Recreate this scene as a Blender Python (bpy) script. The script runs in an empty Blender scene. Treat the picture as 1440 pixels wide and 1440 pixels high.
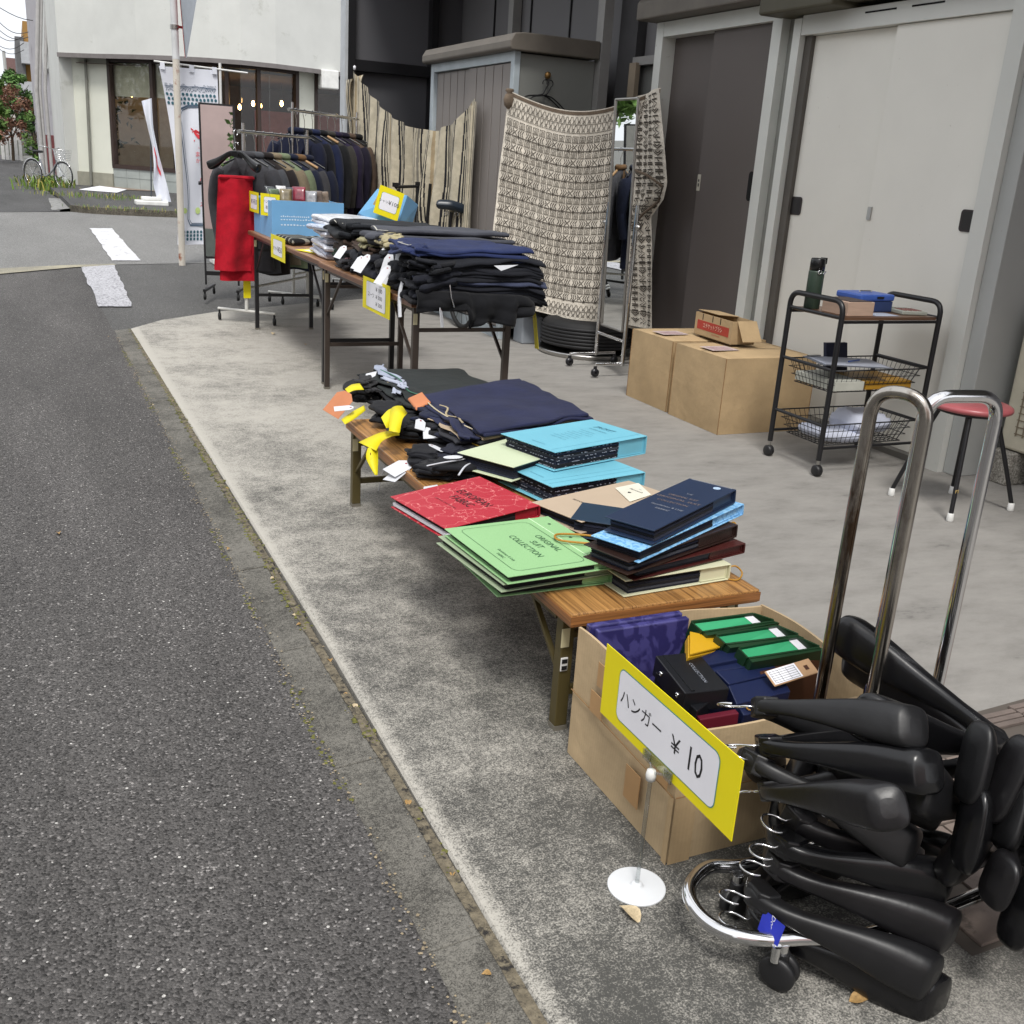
import bpy, bmesh, math, random
from mathutils import Vector, Matrix, noise
random.seed(7)
sc = bpy.context.scene
C = sc.collection
PI = math.pi
# ---------------------------------------------------------------- camera
cam_d = bpy.data.cameras.new('camera'); cam = bpy.data.objects.new('camera', cam_d); C.objects.link(cam)
sc.camera = cam
cam_d.sensor_width = 36; cam_d.sensor_fit = 'HORIZONTAL'; cam_d.lens = 1447/1440*36
cam_d.clip_start = .02; cam_d.clip_end = 2000
_r = Vector((.90862898, -.41289982, .06250691)); _d = Vector((-.0783001, -.3154723, -.94569885)); _f = Vector((.41019809, .85439509, -.31897737))
M = Matrix.Identity(4)
for i in range(3):
    M[i][0] = _r[i]; M[i][1] = -_d[i]; M[i][2] = -_f[i]
M[2][3] = 1.27
cam.matrix_world = M
# ---------------------------------------------------------------- sky, sun, exposure
CL = 5.0
sc.world = bpy.data.worlds.new('World'); sc.world.use_nodes = True
wn = sc.world.node_tree; wn.nodes.clear()
SUN_EL, SUN_AZ = math.radians(58), math.radians(205)      # high thin overcast
sky = wn.nodes.new('ShaderNodeTexSky'); sky.sky_type = 'NISHITA'; sky.sun_disc = False
sky.sun_elevation = SUN_EL; sky.sun_rotation = SUN_AZ; sky.dust_density = 4; sky.air_density = 1.0; sky.ozone_density = 1
hs = wn.nodes.new('ShaderNodeHueSaturation'); hs.inputs['Saturation'].default_value = .3; hs.inputs['Value'].default_value = 1.0
# bright thin cloud over the whole sky
wtc = wn.nodes.new('ShaderNodeTexCoord'); wns = wn.nodes.new('ShaderNodeTexNoise'); wns.inputs['Scale'].default_value = 2.2; wns.inputs['Detail'].default_value = 6
wn.links.new(wtc.outputs['Generated'], wns.inputs['Vector'])
wcr = wn.nodes.new('ShaderNodeValToRGB'); wcr.color_ramp.elements[0].position = .3; wcr.color_ramp.elements[0].color = (CL*.82,CL*.86,CL*.93,1); wcr.color_ramp.elements[1].position = .7; wcr.color_ramp.elements[1].color = (CL*1.05,CL*1.05,CL*1.06,1)
wn.links.new(wns.outputs[0], wcr.inputs[0])
wmx = wn.nodes.new('ShaderNodeMix'); wmx.data_type = 'RGBA'; wmx.inputs[0].default_value = .85
bg = wn.nodes.new('ShaderNodeBackground'); bg.inputs['Strength'].default_value = .15
wo = wn.nodes.new('ShaderNodeOutputWorld')
wn.links.new(sky.outputs[0], hs.inputs['Color']); wn.links.new(hs.outputs[0], wmx.inputs[6]); wn.links.new(wcr.outputs[0], wmx.inputs[7]); wn.links.new(wmx.outputs[2], bg.inputs['Color']); wn.links.new(bg.outputs[0], wo.inputs[0])
sd = bpy.data.lights.new('sun', 'SUN'); sd.energy = 1.5; sd.angle = math.radians(14); sd.color = (1, .97, .92)
so = bpy.data.objects.new('sun', sd); C.objects.link(so)
_sdir = Vector((math.sin(SUN_AZ)*math.cos(SUN_EL), math.cos(SUN_AZ)*math.cos(SUN_EL), math.sin(SUN_EL)))
so.rotation_euler = _sdir.to_track_quat('Z', 'Y').to_euler()
sc.view_settings.view_transform = 'Standard'; sc.view_settings.look = 'None'
sc.view_settings.exposure = .80; sc.view_settings.gamma = 1; sc.view_settings.use_curve_mapping = False
sc.render.engine = 'CYCLES'

# ---------------------------------------------------------------- helpers
def V(*a): return Vector(a) if len(a) > 1 else Vector(a[0])
class MB:
    def __init__(s): s.v = []; s.f = []; s.m = []; s.s = []; s.uv = None
    def add(s, vs, fs, mi=0, sm=False):
        o = len(s.v); s.v += [Vector(p) for p in vs]
        for f in fs: s.f.append([i+o for i in f]); s.m.append(mi); s.s.append(sm)
        return s
    def par(s, o, u, v, w, mi=0):
        o, u, v, w = V(o), V(u), V(v), V(w)
        if u.cross(v).dot(w) < 0: u, v = v, u
        p = [o, o+u, o+u+v, o+v]; p += [q+w for q in p]
        return s.add(p, [(3,2,1,0),(4,5,6,7),(0,1,5,4),(1,2,6,5),(2,3,7,6),(3,0,4,7)], mi)
    def box(s, x0, y0, z0, x1, y1, z1, mi=0): return s.par((x0,y0,z0),(x1-x0,0,0),(0,y1-y0,0),(0,0,z1-z0),mi)
    def quad(s, a, b, c, d, mi=0): return s.add([a,b,c,d], [(0,1,2,3)], mi)
    def poly(s, pts, mi=0): return s.add(pts, [tuple(range(len(pts)))], mi)
    def prism(s, pts, w, mi=0):
        n = len(pts); w = V(w); p = [V(q) for q in pts]
        nn = Vector()
        for i in range(n): nn += p[i].cross(p[(i+1) % n])
        if nn.dot(w) < 0: p.reverse()
        return s.add(p+[q+w for q in p], [tuple(range(n-1,-1,-1)), tuple(range(n,2*n))]+[(i,(i+1)%n,n+(i+1)%n,n+i) for i in range(n)], mi)
    def tube(s, path, r, seg=8, closed=False, mi=0, flat=1., up=None):
        P = [V(p) for p in path]; n = len(P)
        R = r if isinstance(r, (list, tuple)) else [r]*n
        vs = []; fs = []; N = None
        for i in range(n):
            if closed: t = (P[(i+1)%n]-P[i-1])
            else: t = P[min(i+1,n-1)]-P[max(i-1,0)]
            if t.length < 1e-9: t = Vector((0,0,1))
            t.normalize()
            if N is None:
                a = V(up) if up is not None else (Vector((0,0,1)) if abs(t.z) < .9 else Vector((1,0,0)))
                N = (a-t*a.dot(t)).normalized()
            else:
                N = N-t*N.dot(t)
                N = N.normalized() if N.length > 1e-6 else t.orthogonal().normalized()
            B = t.cross(N)
            for k in range(seg):
                a = 2*PI*k/seg
                vs.append(P[i]+(N*math.cos(a)*flat+B*math.sin(a))*R[i])
        for i in range(n if closed else n-1):
            j = (i+1) % n
            for k in range(seg):
                l = (k+1) % seg
                fs.append((i*seg+k, i*seg+l, j*seg+l, j*seg+k))
        s.add(vs, fs, mi, True)
        if not closed:
            s.add(vs[:seg], [tuple(range(seg-1,-1,-1))], mi); s.add(vs[-seg:], [tuple(range(seg))], mi)
        return s
    def cyl(s, a, b, r, seg=16, mi=0, r2=None):
        return s.tube([a, b], [r, r if r2 is None else r2], seg, mi=mi)
    def lathe(s, c, prof, seg=24, ax=(0,0,1), mi=0):
        c = V(c); ax = V(ax).normalized(); u = ax.orthogonal().normalized(); w = ax.cross(u)
        vs = []; n = len(prof)
        for r, z in prof:
            for k in range(seg):
                a = 2*PI*k/seg; vs.append(c+ax*z+(u*math.cos(a)+w*math.sin(a))*r)
        fs = [(i*seg+k, i*seg+(k+1)%seg, (i+1)*seg+(k+1)%seg, (i+1)*seg+k) for i in range(n-1) for k in range(seg)]
        return s.add(vs, fs, mi, True)
    def grid(s, nu, nv, fn, mi=0, cu=False, cv=False, mfn=None):
        vs = [V(fn(i/(nu if cu else nu-1), j/(nv if cv else nv-1))) for j in range(nv) for i in range(nu)]
        o = len(s.v); s.v += vs
        for j in range(nv if cv else nv-1):
            for i in range(nu if cu else nu-1):
                a = i; b = (i+1) % nu; c = j; d = (j+1) % nv
                s.f.append([o+c*nu+a, o+c*nu+b, o+d*nu+b, o+d*nu+a])
                s.m.append(mfn((i+.5)/nu, (j+.5)/nv) if mfn else mi); s.s.append(True)
        return s
    def slab(s, o, u, v, w, nu=14, nv=10, edge=.12, amp=.0, seed=0, mi=0, sag=None, wob=0.):
        """soft rounded pad: o corner, u v sides, w thickness"""
        o, u, v, w = V(o), V(u), V(v), V(w); th = w.length; lu, lv = u.length, v.length; r = max(th*.5, 1e-4)
        def surf(side):
            def f(a, b):
                da = min(a, 1-a)*lu; db = min(b, 1-b)*lv; d = min(da, db)
                k = math.sqrt(max(0, 1-(1-min(d/r, 1))**2))
                h = .5+(.5*k if side else -.5*k)
                p = o+u*a+v*b+w*h
                if amp:
                    q = p*3.5+Vector((seed*7.1, seed*3.3, seed)); n = noise.noise_vector(q)+noise.noise_vector(q*2.3)*.4
                    p = p+n*amp+w.normalized()*(noise.noise(q*1.7)*amp*.6)
                if wob: p += Vector((noise.noise(Vector((b*5, seed, 0))), noise.noise(Vector((a*4, seed+9, 0))), 0))*wob
                if sag: p.z += sag(p)
                return p
            return f
        e = lambda x, n, l: x
        def warp(f):
            def g(a, b):
                ea = min(.49, 1.0*r/lu); eb = min(.49, 1.0*r/lv)
                def m(x, e_, n):
                    t = x*(n-1); k = min(3, (n-1)//3)
                    if t <= k: return e_*(1-math.cos(t/k*PI/2))
                    if t >= n-1-k: return 1-e_*(1-math.cos((n-1-t)/k*PI/2))
                    return e_+(1-2*e_)*(t-k)/(n-1-2*k)
                return f(m(a, ea, nu), m(b, eb, nv))
            return g
        s.grid(nu, nv, warp(surf(True)), mi)
        k = len(s.f)
        s.grid(nu, nv, warp(surf(False)), mi)
        for i in range(k, len(s.f)): s.f[i].reverse()
        return s
    def build(s, name, mats, parent=None, bevel=0, weld=True):
        me = bpy.data.meshes.new(name); me.from_pydata([tuple(p) for p in s.v], [], s.f)
        if not isinstance(mats, (list, tuple)): mats = [mats]
        for m in mats: me.materials.append(m)
        me.polygons.foreach_set('material_index', s.m); me.polygons.foreach_set('use_smooth', s.s)
        if s.uv: 
            l = me.uv_layers.new(name='uv'); vi = [0]*len(me.loops); me.loops.foreach_get('vertex_index', vi)
            for k, i in enumerate(vi): l.data[k].uv = s.uv[i]
        me.update()
        o = bpy.data.objects.new(name, me); C.objects.link(o)
        if bevel:
            b = o.modifiers.new('bevel', 'BEVEL'); b.width = bevel; b.segments = 2; b.limit_method = 'ANGLE'; b.angle_limit = math.radians(40)
        if parent: o.parent = parent
        return o
def top(o):
    while o.parent: o = o.parent
    return o
def tag(o, label, cat, group=None):
    o['label'] = label; o['category'] = cat
    if group: o['group'] = group
    return o
def thing(name, label, cat, loc=(0,0,0), group=None):
    o = bpy.data.objects.new(name, None); o.empty_display_size = .05; C.objects.link(o); o.location = loc
    return tag(o, label, cat, group)
def part(name, mb, mats, root, bevel=0, local=False, kind=None):
    if not local:
        t = top(root).location
        mb.v = [p-t for p in mb.v]
    o = mb.build(name, mats, root, bevel)
    if kind: o['kind'] = kind
    return o
def solo(name, mb, mats, label, cat, group=None, bevel=0):
    """a thing that is one mesh: origin moved to its base"""
    n = len(mb.v); c = sum(mb.v, Vector())/n; c.z = min(p.z for p in mb.v)
    mb.v = [p-c for p in mb.v]; o = mb.build(name, mats, None, bevel); o.location = c
    return tag(o, label, cat, group)
def struct(name, mb, mats, kind='structure', parent=None):
    o = mb.build(name, mats, parent); o['kind'] = kind
    return o
def dup(root, loc=None, rotz=None, label=None):
    def cp(o, par):
        c = o.copy(); C.objects.link(c); c.parent = par
        for ch in [x for x in C.objects if x.parent == o]: cp(ch, c)
        return c
    r = cp(root, None)
    if loc is not None: r.location = loc
    if rotz is not None: r.rotation_euler = (0, 0, rotz)
    if label: r['label'] = label
    return r
def arc(c, u, w, r, a0, a1, n=8):
    c, u, w = V(c), V(u), V(w)
    return [c+u*r*math.cos(a0+(a1-a0)*i/n)+w*r*math.sin(a0+(a1-a0)*i/n) for i in range(n+1)]
def fillet(pts, r, n=6):
    """round the corners of a polyline"""
    P = [V(p) for p in pts]; out = [P[0]]
    for i in range(1, len(P)-1):
        a = (P[i-1]-P[i]); b = (P[i+1]-P[i]); d = min(r, a.length*.49, b.length*.49)
        p0 = P[i]+a.normalized()*d; p1 = P[i]+b.normalized()*d
        for k in range(n+1):
            t = k/n; out.append(p0*(1-t)**2+P[i]*2*t*(1-t)+p1*t*t)
    out.append(P[-1]); return out
def smooth(pts, n=5):
    P = [V(p) for p in pts]; out = []
    for i in range(len(P)-1):
        p0 = P[max(i-1,0)]; p1 = P[i]; p2 = P[i+1]; p3 = P[min(i+2,len(P)-1)]
        for k in range(n):
            t = k/n
            out.append(.5*((2*p1)+(p2-p0)*t+(2*p0-5*p1+4*p2-p3)*t*t+(3*p1-p0-3*p2+p3)*t**3))
    out.append(P[-1]); return out

# ---------------------------------------------------------------- materials
def hx(h):
    h = h.lstrip('#'); c = [int(h[i:i+2], 16)/255 for i in (0,2,4)]
    return tuple(x/12.92 if x <= .04045 else ((x+.055)/1.055)**2.4 for x in c)
def nd(nt, t, **k):
    n = nt.nodes.new('ShaderNode'+t)
    for a, b in k.items():
        if a in ('scale','detail','rough'): n.inputs[{'scale':'Scale','detail':'Detail','rough':'Roughness'}[a]].default_value = b
        else: setattr(n, a, b)
    return n
def ramp(nt, stops, interp='LINEAR'):
    r = nt.nodes.new('ShaderNodeValToRGB'); r.color_ramp.interpolation = interp
    e = r.color_ramp.elements
    while len(e) > 1: e.remove(e[-1])
    e[0].position = stops[0][0]; e[0].color = (*stops[0][1], 1) if not isinstance(stops[0][1], float) else (stops[0][1],)*3+(1,)
    for p, c in stops[1:]:
        x = e.new(p); x.color = (*c, 1) if not isinstance(c, float) else (c,)*3+(1,)
    return r
def mixc(nt, fac, a, b, mode='MIX'):
    m = nt.nodes.new('ShaderNodeMix'); m.data_type = 'RGBA'; m.blend_type = mode
    for s_, x in ((0, fac), (6, a), (7, b)):
        if hasattr(x, 'is_linked') or hasattr(x, 'links'): nt.links.new(x, m.inputs[s_])
        elif s_ == 0: m.inputs[0].default_value = x
        else: m.inputs[s_].default_value = (*x, 1)
    return m.outputs[2]
_mats = {}
def base(name):
    m = bpy.data.materials.new(name); m.use_nodes = True; nt = m.node_tree; b = nt.nodes['Principled BSDF']
    return m, nt, b
def pos(nt, obj=False, scale=(1,1,1), rot=(0,0,0)):
    if obj: t = nt.nodes.new('ShaderNodeTexCoord').outputs['Object']
    else: t = nt.nodes.new('ShaderNodeNewGeometry').outputs['Position']
    mp = nt.nodes.new('ShaderNodeMapping'); mp.inputs['Scale'].default_value = scale; mp.inputs['Rotation'].default_value = rot
    nt.links.new(t, mp.inputs[0]); return mp.outputs[0]
def mat(name, col, rough=.6, metal=0., var=.12, vs=6., bump=.0, bs=80., spec=.5, sheen=0., obj=True, stretch=(1,1,1), emit=None, trans=0, grime=None):
    """paint / plastic / paper / cloth: base colour varied by noise, optional fine bump and grime"""
    if name in _mats: return _mats[name]
    m, nt, b = base(name)
    if isinstance(col, str): col = hx(col)
    p = pos(nt, obj, stretch)
    n = nd(nt, 'TexNoise', scale=vs, detail=5, rough=.6); nt.links.new(p, n.inputs['Vector'])
    lo = tuple(max(0, c*(1-var)) for c in col); hi = tuple(min(1, c*(1+var)) for c in col)
    r = ramp(nt, [(.3, lo), (.7, hi)]); nt.links.new(n.outputs[0], r.inputs[0]); out = r.outputs[0]
    if grime:
        g = nd(nt, 'TexNoise', scale=grime[1], detail=8, rough=.7); nt.links.new(p, g.inputs['Vector'])
        gr = ramp(nt, [(grime[2], 0.), (min(1, grime[2]+.09), 1.)]); nt.links.new(g.outputs[0], gr.inputs[0])
        out = mixc(nt, gr.outputs[0], out, hx(grime[0]))
    nt.links.new(out, b.inputs['Base Color'])
    b.inputs['Roughness'].default_value = rough; b.inputs['Metallic'].default_value = metal
    b.inputs['Specular IOR Level'].default_value = spec
    if sheen: b.inputs['Sheen Weight'].default_value = sheen; b.inputs['Sheen Roughness'].default_value = .5
    if trans: b.inputs['Transmission Weight'].default_value = trans
    if emit: b.inputs['Emission Color'].default_value = (*hx(emit[0]), 1); b.inputs['Emission Strength'].default_value = emit[1]
    if bump:
        bn = nd(nt, 'TexNoise', scale=bs, detail=3); nt.links.new(p, bn.inputs['Vector'])
        bp = nt.nodes.new('ShaderNodeBump'); bp.inputs['Strength'].default_value = bump; bp.inputs['Distance'].default_value = .004
        nt.links.new(bn.outputs[0], bp.inputs['Height']); nt.links.new(bp.outputs[0], b.inputs['Normal'])
    _mats[name] = m; return m
def cloth(name, col, stripe=None, sheen=.055, rough=.85, var=.25):
    """woven cloth: fine weave bump, slow wrinkles, optional pin stripe"""
    if name in _mats: return _mats[name]
    m, nt, b = base(name)
    if isinstance(col, str): col = hx(col)
    p = pos(nt, True)
    n = nd(nt, 'TexNoise', scale=9, detail=6, rough=.65); nt.links.new(p, n.inputs['Vector'])
    r = ramp(nt, [(.3, tuple(c*(1-var) for c in col)), (.72, tuple(min(1,c*(1+var)) for c in col))]); nt.links.new(n.outputs[0], r.inputs[0]); out = r.outputs[0]
    if stripe:
        w = nt.nodes.new('ShaderNodeTexWave'); w.bands_direction = stripe[1]; w.inputs['Scale'].default_value = stripe[2]
        nt.links.new(p, w.inputs['Vector']); wr = ramp(nt, [(stripe[3], 0.), (min(.999, stripe[3]+.05), 1.)]); nt.links.new(w.outputs[0], wr.inputs[0])
        out = mixc(nt, wr.outputs[0], out, hx(stripe[0]))
    nt.links.new(out, b.inputs['Base Color']); b.inputs['Roughness'].default_value = rough
    b.inputs['Sheen Weight'].default_value = sheen; b.inputs['Sheen Roughness'].default_value = .6; b.inputs['Specular IOR Level'].default_value = .2
    w1 = nd(nt, 'TexNoise', scale=14, detail=3); nt.links.new(p, w1.inputs['Vector'])
    w2 = nd(nt, 'TexNoise', scale=500, detail=1); nt.links.new(p, w2.inputs['Vector'])
    ad = nt.nodes.new('ShaderNodeMath'); ad.operation = 'MULTIPLY_ADD'; ad.inputs[1].default_value = .12
    nt.links.new(w2.outputs[0], ad.inputs[0]); nt.links.new(w1.outputs[0], ad.inputs[2])
    bp = nt.nodes.new('ShaderNodeBump'); bp.inputs['Strength'].default_value = .6; bp.inputs['Distance'].default_value = .012
    nt.links.new(ad.outputs[0], bp.inputs['Height']); nt.links.new(bp.outputs[0], b.inputs['Normal'])
    _mats[name] = m; return m

def m_asphalt(name, lo, mid, hi, warm=(1,1,1), sc1=170, big=.5):
    m, nt, b = base(name); p = pos(nt)
    v = nd(nt, 'TexVoronoi', scale=sc1); nt.links.new(p, v.inputs['Vector'])
    sep = nt.nodes.new('ShaderNodeSeparateColor'); nt.links.new(v.outputs['Color'], sep.inputs[0])
    r = ramp(nt, [(0, tuple(lo*w for w in warm)), (.45, tuple(mid*w for w in warm)), (.88, tuple(mid*1.3*w for w in warm)), (.955, tuple(mid*1.9*w for w in warm)), (1, tuple(hi*w for w in warm))])
    nt.links.new(sep.outputs[0], r.inputs[0])
    v2 = nd(nt, 'TexVoronoi', scale=64); nt.links.new(p, v2.inputs['Vector'])
    s2 = nt.nodes.new('ShaderNodeSeparateColor'); nt.links.new(v2.outputs['Color'], s2.inputs[0])
    # a few large pale stones: small cells radius and random pick
    a = nt.nodes.new('ShaderNodeMath'); a.operation = 'LESS_THAN'; a.inputs[1].default_value = .19; nt.links.new(v2.outputs['Distance'], a.inputs[0])
    c = nt.nodes.new('ShaderNodeMath'); c.operation = 'GREATER_THAN'; c.inputs[1].default_value = .93; nt.links.new(s2.outputs[1], c.inputs[0])
    d = nt.nodes.new('ShaderNodeMath'); d.operation = 'MULTIPLY'; nt.links.new(a.outputs[0], d.inputs[0]); nt.links.new(c.outputs[0], d.inputs[1])
    col = mixc(nt, d.outputs[0], r.outputs[0], (hi*1.9, hi*1.85, hi*1.75))
    n = nd(nt, 'TexNoise', scale=1., detail=8, rough=.62); nt.links.new(pos(nt, False, (1.6,.35,1)), n.inputs['Vector'])
    br = ramp(nt, [(.32, (1-big*.35,)*3), (.68, (1+big*.3,)*3)]); nt.links.new(n.outputs[0], br.inputs[0])
    col = mixc(nt, 1., col, br.outputs[0], 'MULTIPLY')
    nt.links.new(col, b.inputs['Base Color']); b.inputs['Roughness'].default_value = .78; b.inputs['Specular IOR Level'].default_value = .35
    bp = nt.nodes.new('ShaderNodeBump'); bp.inputs['Strength'].default_value = 1.; bp.inputs['Distance'].default_value = .004; bp.invert = True
    nt.links.new(v.outputs['Distance'], bp.inputs['Height']); nt.links.new(bp.outputs[0], b.inputs['Normal'])
    return m
def m_concrete(name, light, dark, edge_x=None, thresh=.5, ymix=True, fine=260., inner=None):
    m, nt, b = base(name); p = pos(nt)
    L = nt.links
    g = nd(nt, 'TexNoise', scale=fine, detail=3, rough=.7); L.new(p, g.inputs['Vector'])
    mdm = nd(nt, 'TexNoise', scale=13, detail=11, rough=.76); L.new(p, mdm.inputs['Vector'])
    bigm = nd(nt, 'TexNoise', scale=1.7, detail=6, rough=.62); L.new(p, bigm.inputs['Vector'])
    def mth(op, a, b_, c=None):
        n = nt.nodes.new('ShaderNodeMath'); n.operation = op
        for i, x in enumerate((a, b_, c)):
            if x is None: continue
            if isinstance(x, (int, float)): n.inputs[i].default_value = x
            else: L.new(x, n.inputs[i])
        return n.outputs[0]
    sx = nt.nodes.new('ShaderNodeSeparateXYZ'); L.new(p, sx.inputs[0])
    s = mth('MULTIPLY_ADD', bigm.outputs[0], 1.7, -.85)          # slow patches
    s = mth('ADD', s, mth('MULTIPLY_ADD', mdm.outputs[0], 1.5, -.75))
    s = mth('ADD', s, mth('MULTIPLY_ADD', g.outputs[0], 2.6, -1.3))
    g2 = nd(nt, 'TexNoise', scale=85., detail=4, rough=.7); L.new(p, g2.inputs['Vector']); s = mth('ADD', s, mth('MULTIPLY_ADD', g2.outputs[0], 1.5, -.75))
    if ymix:  # the slab is dirtier towards the near end
        mr = nt.nodes.new('ShaderNodeMapRange'); mr.interpolation_type = 'SMOOTHSTEP'
        L.new(sx.outputs[1], mr.inputs[0]); mr.inputs[1].default_value = 1.2; mr.inputs[2].default_value = 4.6; mr.inputs[3].default_value = -.22; mr.inputs[4].default_value = .36
        s = mth('ADD', s, mr.outputs[0])
    if edge_x is not None:  # worn pale arris
        ex = mth('SUBTRACT', 1., mth('MULTIPLY', mth('ABSOLUTE', mth('SUBTRACT', mth('MULTIPLY_ADD', bigm.outputs[0], .05, mth('SUBTRACT', sx.outputs[0], .025)), edge_x), 0), 26.))
        ex = mth('MAXIMUM', ex, 0.); s = mth('MULTIPLY_ADD', ex, .62, s)
    fac = mth('ADD', s, thresh)
    r = ramp(nt, [(.08, dark), (.42, tuple(d*.62+l*.38 for d, l in zip(dark, light))), (.80, light), (1, tuple(min(1, l*1.12) for l in light))])
    L.new(fac, r.inputs[0]); col = r.outputs[0]
    if inner:  # greyer floor, blended in towards the shop wall
        mr = nt.nodes.new('ShaderNodeMapRange'); mr.interpolation_type = 'SMOOTHSTEP'
        wob = mth('MULTIPLY_ADD', bigm.outputs[0], 1.4, sx.outputs[0])
        L.new(wob, mr.inputs[0]); mr.inputs[1].default_value = 1.9; mr.inputs[2].default_value = 2.9
        pi = pos(nt, False, (2.2, 5, 1), (0, 0, .5)); st = nd(nt, 'TexNoise', scale=1.6, detail=10, rough=.72); L.new(pi, st.inputs['Vector'])
        r2 = ramp(nt, [(.30, tuple(c*.5 for c in inner)), (.38, tuple(c*.85 for c in inner)), (.5, inner), (.75, tuple(c*1.2 for c in inner))]); L.new(st.outputs[0], r2.inputs[0])
        col = mixc(nt, mr.outputs[0], col, r2.outputs[0])
    L.new(col, b.inputs['Base Color']); b.inputs['Roughness'].default_value = .85; b.inputs['Specular IOR Level'].default_value = .3
    bp = nt.nodes.new('ShaderNodeBump'); bp.inputs['Strength'].default_value = .5; bp.inputs['Distance'].default_value = .003
    L.new(g.outputs[0], bp.inputs['Height']); L.new(bp.outputs[0], b.inputs['Normal'])
    return m
def m_wood(name, lo, hi, axis='Y', s=1., rough=.35):
    m, nt, b = base(name); st = {'Y': (150*s, 1.6*s, 150*s), 'X': (1.6*s, 150*s, 150*s)}[axis]
    p = pos(nt, False, st)
    n = nd(nt, 'TexNoise', scale=1., detail=6, rough=.7); n.inputs['Distortion'].default_value = .1; nt.links.new(p, n.inputs['Vector'])
    r = ramp(nt, [(.36, lo), (.46, tuple(a*.5+c*.5 for a, c in zip(lo, hi))), (.55, hi), (.75, tuple(c*1.15 for c in hi))]); nt.links.new(n.outputs[0], r.inputs[0])
    nt.links.new(r.outputs[0], b.inputs['Base Color']); b.inputs['Roughness'].default_value = rough
    return m
def m_card(name, col, var=.1):
    m, nt, b = base(name); col = hx(col)
    p = pos(nt, True); n = nd(nt, 'TexNoise', scale=5, detail=6, rough=.6); nt.links.new(p, n.inputs['Vector'])
    r = ramp(nt, [(.3, tuple(c*(1-var*1.6) for c in col)), (.7, tuple(c*(1+var) for c in col))]); nt.links.new(n.outputs[0], r.inputs[0])
    w = nt.nodes.new('ShaderNodeTexWave'); w.bands_direction = 'DIAGONAL'; w.inputs['Scale'].default_value = 70; w.inputs['Distortion'].default_value = .4
    nt.links.new(pos(nt, True, (1,1,0)), w.inputs['Vector']); rr = ramp(nt, [(0, (.96,)*3), (1, (1.,)*3)]); nt.links.new(w.outputs[0], rr.inputs[0])
    nt.links.new(mixc(nt, 1., r.outputs[0], rr.outputs[0], 'MULTIPLY'), b.inputs['Base Color']); b.inputs['Roughness'].default_value = .8; b.inputs['Specular IOR Level'].default_value = .25
    n2 = nd(nt, 'TexNoise', scale=18, detail=4); nt.links.new(p, n2.inputs['Vector'])
    bp = nt.nodes.new('ShaderNodeBump'); bp.inputs['Strength'].default_value = .35; bp.inputs['Distance'].default_value = .01
    nt.links.new(n2.outputs[0], bp.inputs['Height']); nt.links.new(bp.outputs[0], b.inputs['Normal'])
    return m
def m_crackle(name, col, line, sc=12, w=.03):
    m, nt, b = base(name); p = pos(nt, True)
    nn = nd(nt, 'TexNoise', scale=30, detail=3); nt.links.new(p, nn.inputs['Vector'])
    ad = nt.nodes.new('ShaderNodeVectorMath'); ad.operation = 'MULTIPLY_ADD'; ad.inputs[1].default_value = (.05,.05,.05)
    nt.links.new(nn.outputs[1], ad.inputs[0]); nt.links.new(p, ad.inputs[2])
    v = nd(nt, 'TexVoronoi', scale=sc); v.feature = 'DISTANCE_TO_EDGE'; nt.links.new(ad.outputs[0], v.inputs['Vector'])
    r = ramp(nt, [(0, 1.), (w, 0.)]); nt.links.new(v.outputs['Distance'], r.inputs[0])
    nt.links.new(mixc(nt, r.outputs[0], hx(col), hx(line)), b.inputs['Base Color']); b.inputs['Roughness'].default_value = .45
    return m
def m_mottle(name, a, b_, sc=25, rough=.4, lo=.45, hi=.55, dist=1.5):
    m, nt, b = base(name); p = pos(nt, True)
    n = nd(nt, 'TexNoise', scale=sc, detail=2); n.inputs['Distortion'].default_value = dist; nt.links.new(p, n.inputs['Vector'])
    r = ramp(nt, [(lo, hx(a)), (hi, hx(b_))]); nt.links.new(n.outputs[0], r.inputs[0]); nt.links.new(r.outputs[0], b.inputs['Base Color']); b.inputs['Roughness'].default_value = rough
    return m
def m_glass(name, tint=(.9,.95,.95), refl=.12):
    m = bpy.data.materials.new(name); m.use_nodes = True; nt = m.node_tree; nt.nodes.clear()
    t = nd(nt, 'BsdfTransparent'); t.inputs[0].default_value = (*tint, 1); g = nd(nt, 'BsdfGlossy'); g.inputs['Roughness'].default_value = .02
    lw = nd(nt, 'LayerWeight'); lw.inputs[0].default_value = .5; fr = nt.nodes.new('ShaderNodeMath'); fr.operation = 'POWER'; fr.inputs[1].default_value = 4.; nt.links.new(lw.outputs['Facing'], fr.inputs[0])
    mx = nd(nt, 'MixShader'); ad = nt.nodes.new('ShaderNodeMath'); ad.operation = 'ADD'; ad.inputs[1].default_value = refl; ad.use_clamp = True
    nt.links.new(fr.outputs[0], ad.inputs[0]); nt.links.new(ad.outputs[0], mx.inputs[0]); nt.links.new(t.outputs[0], mx.inputs[1]); nt.links.new(g.outputs[0], mx.inputs[2])
    o = nd(nt, 'OutputMaterial'); nt.links.new(mx.outputs[0], o.inputs[0]); return m

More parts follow.
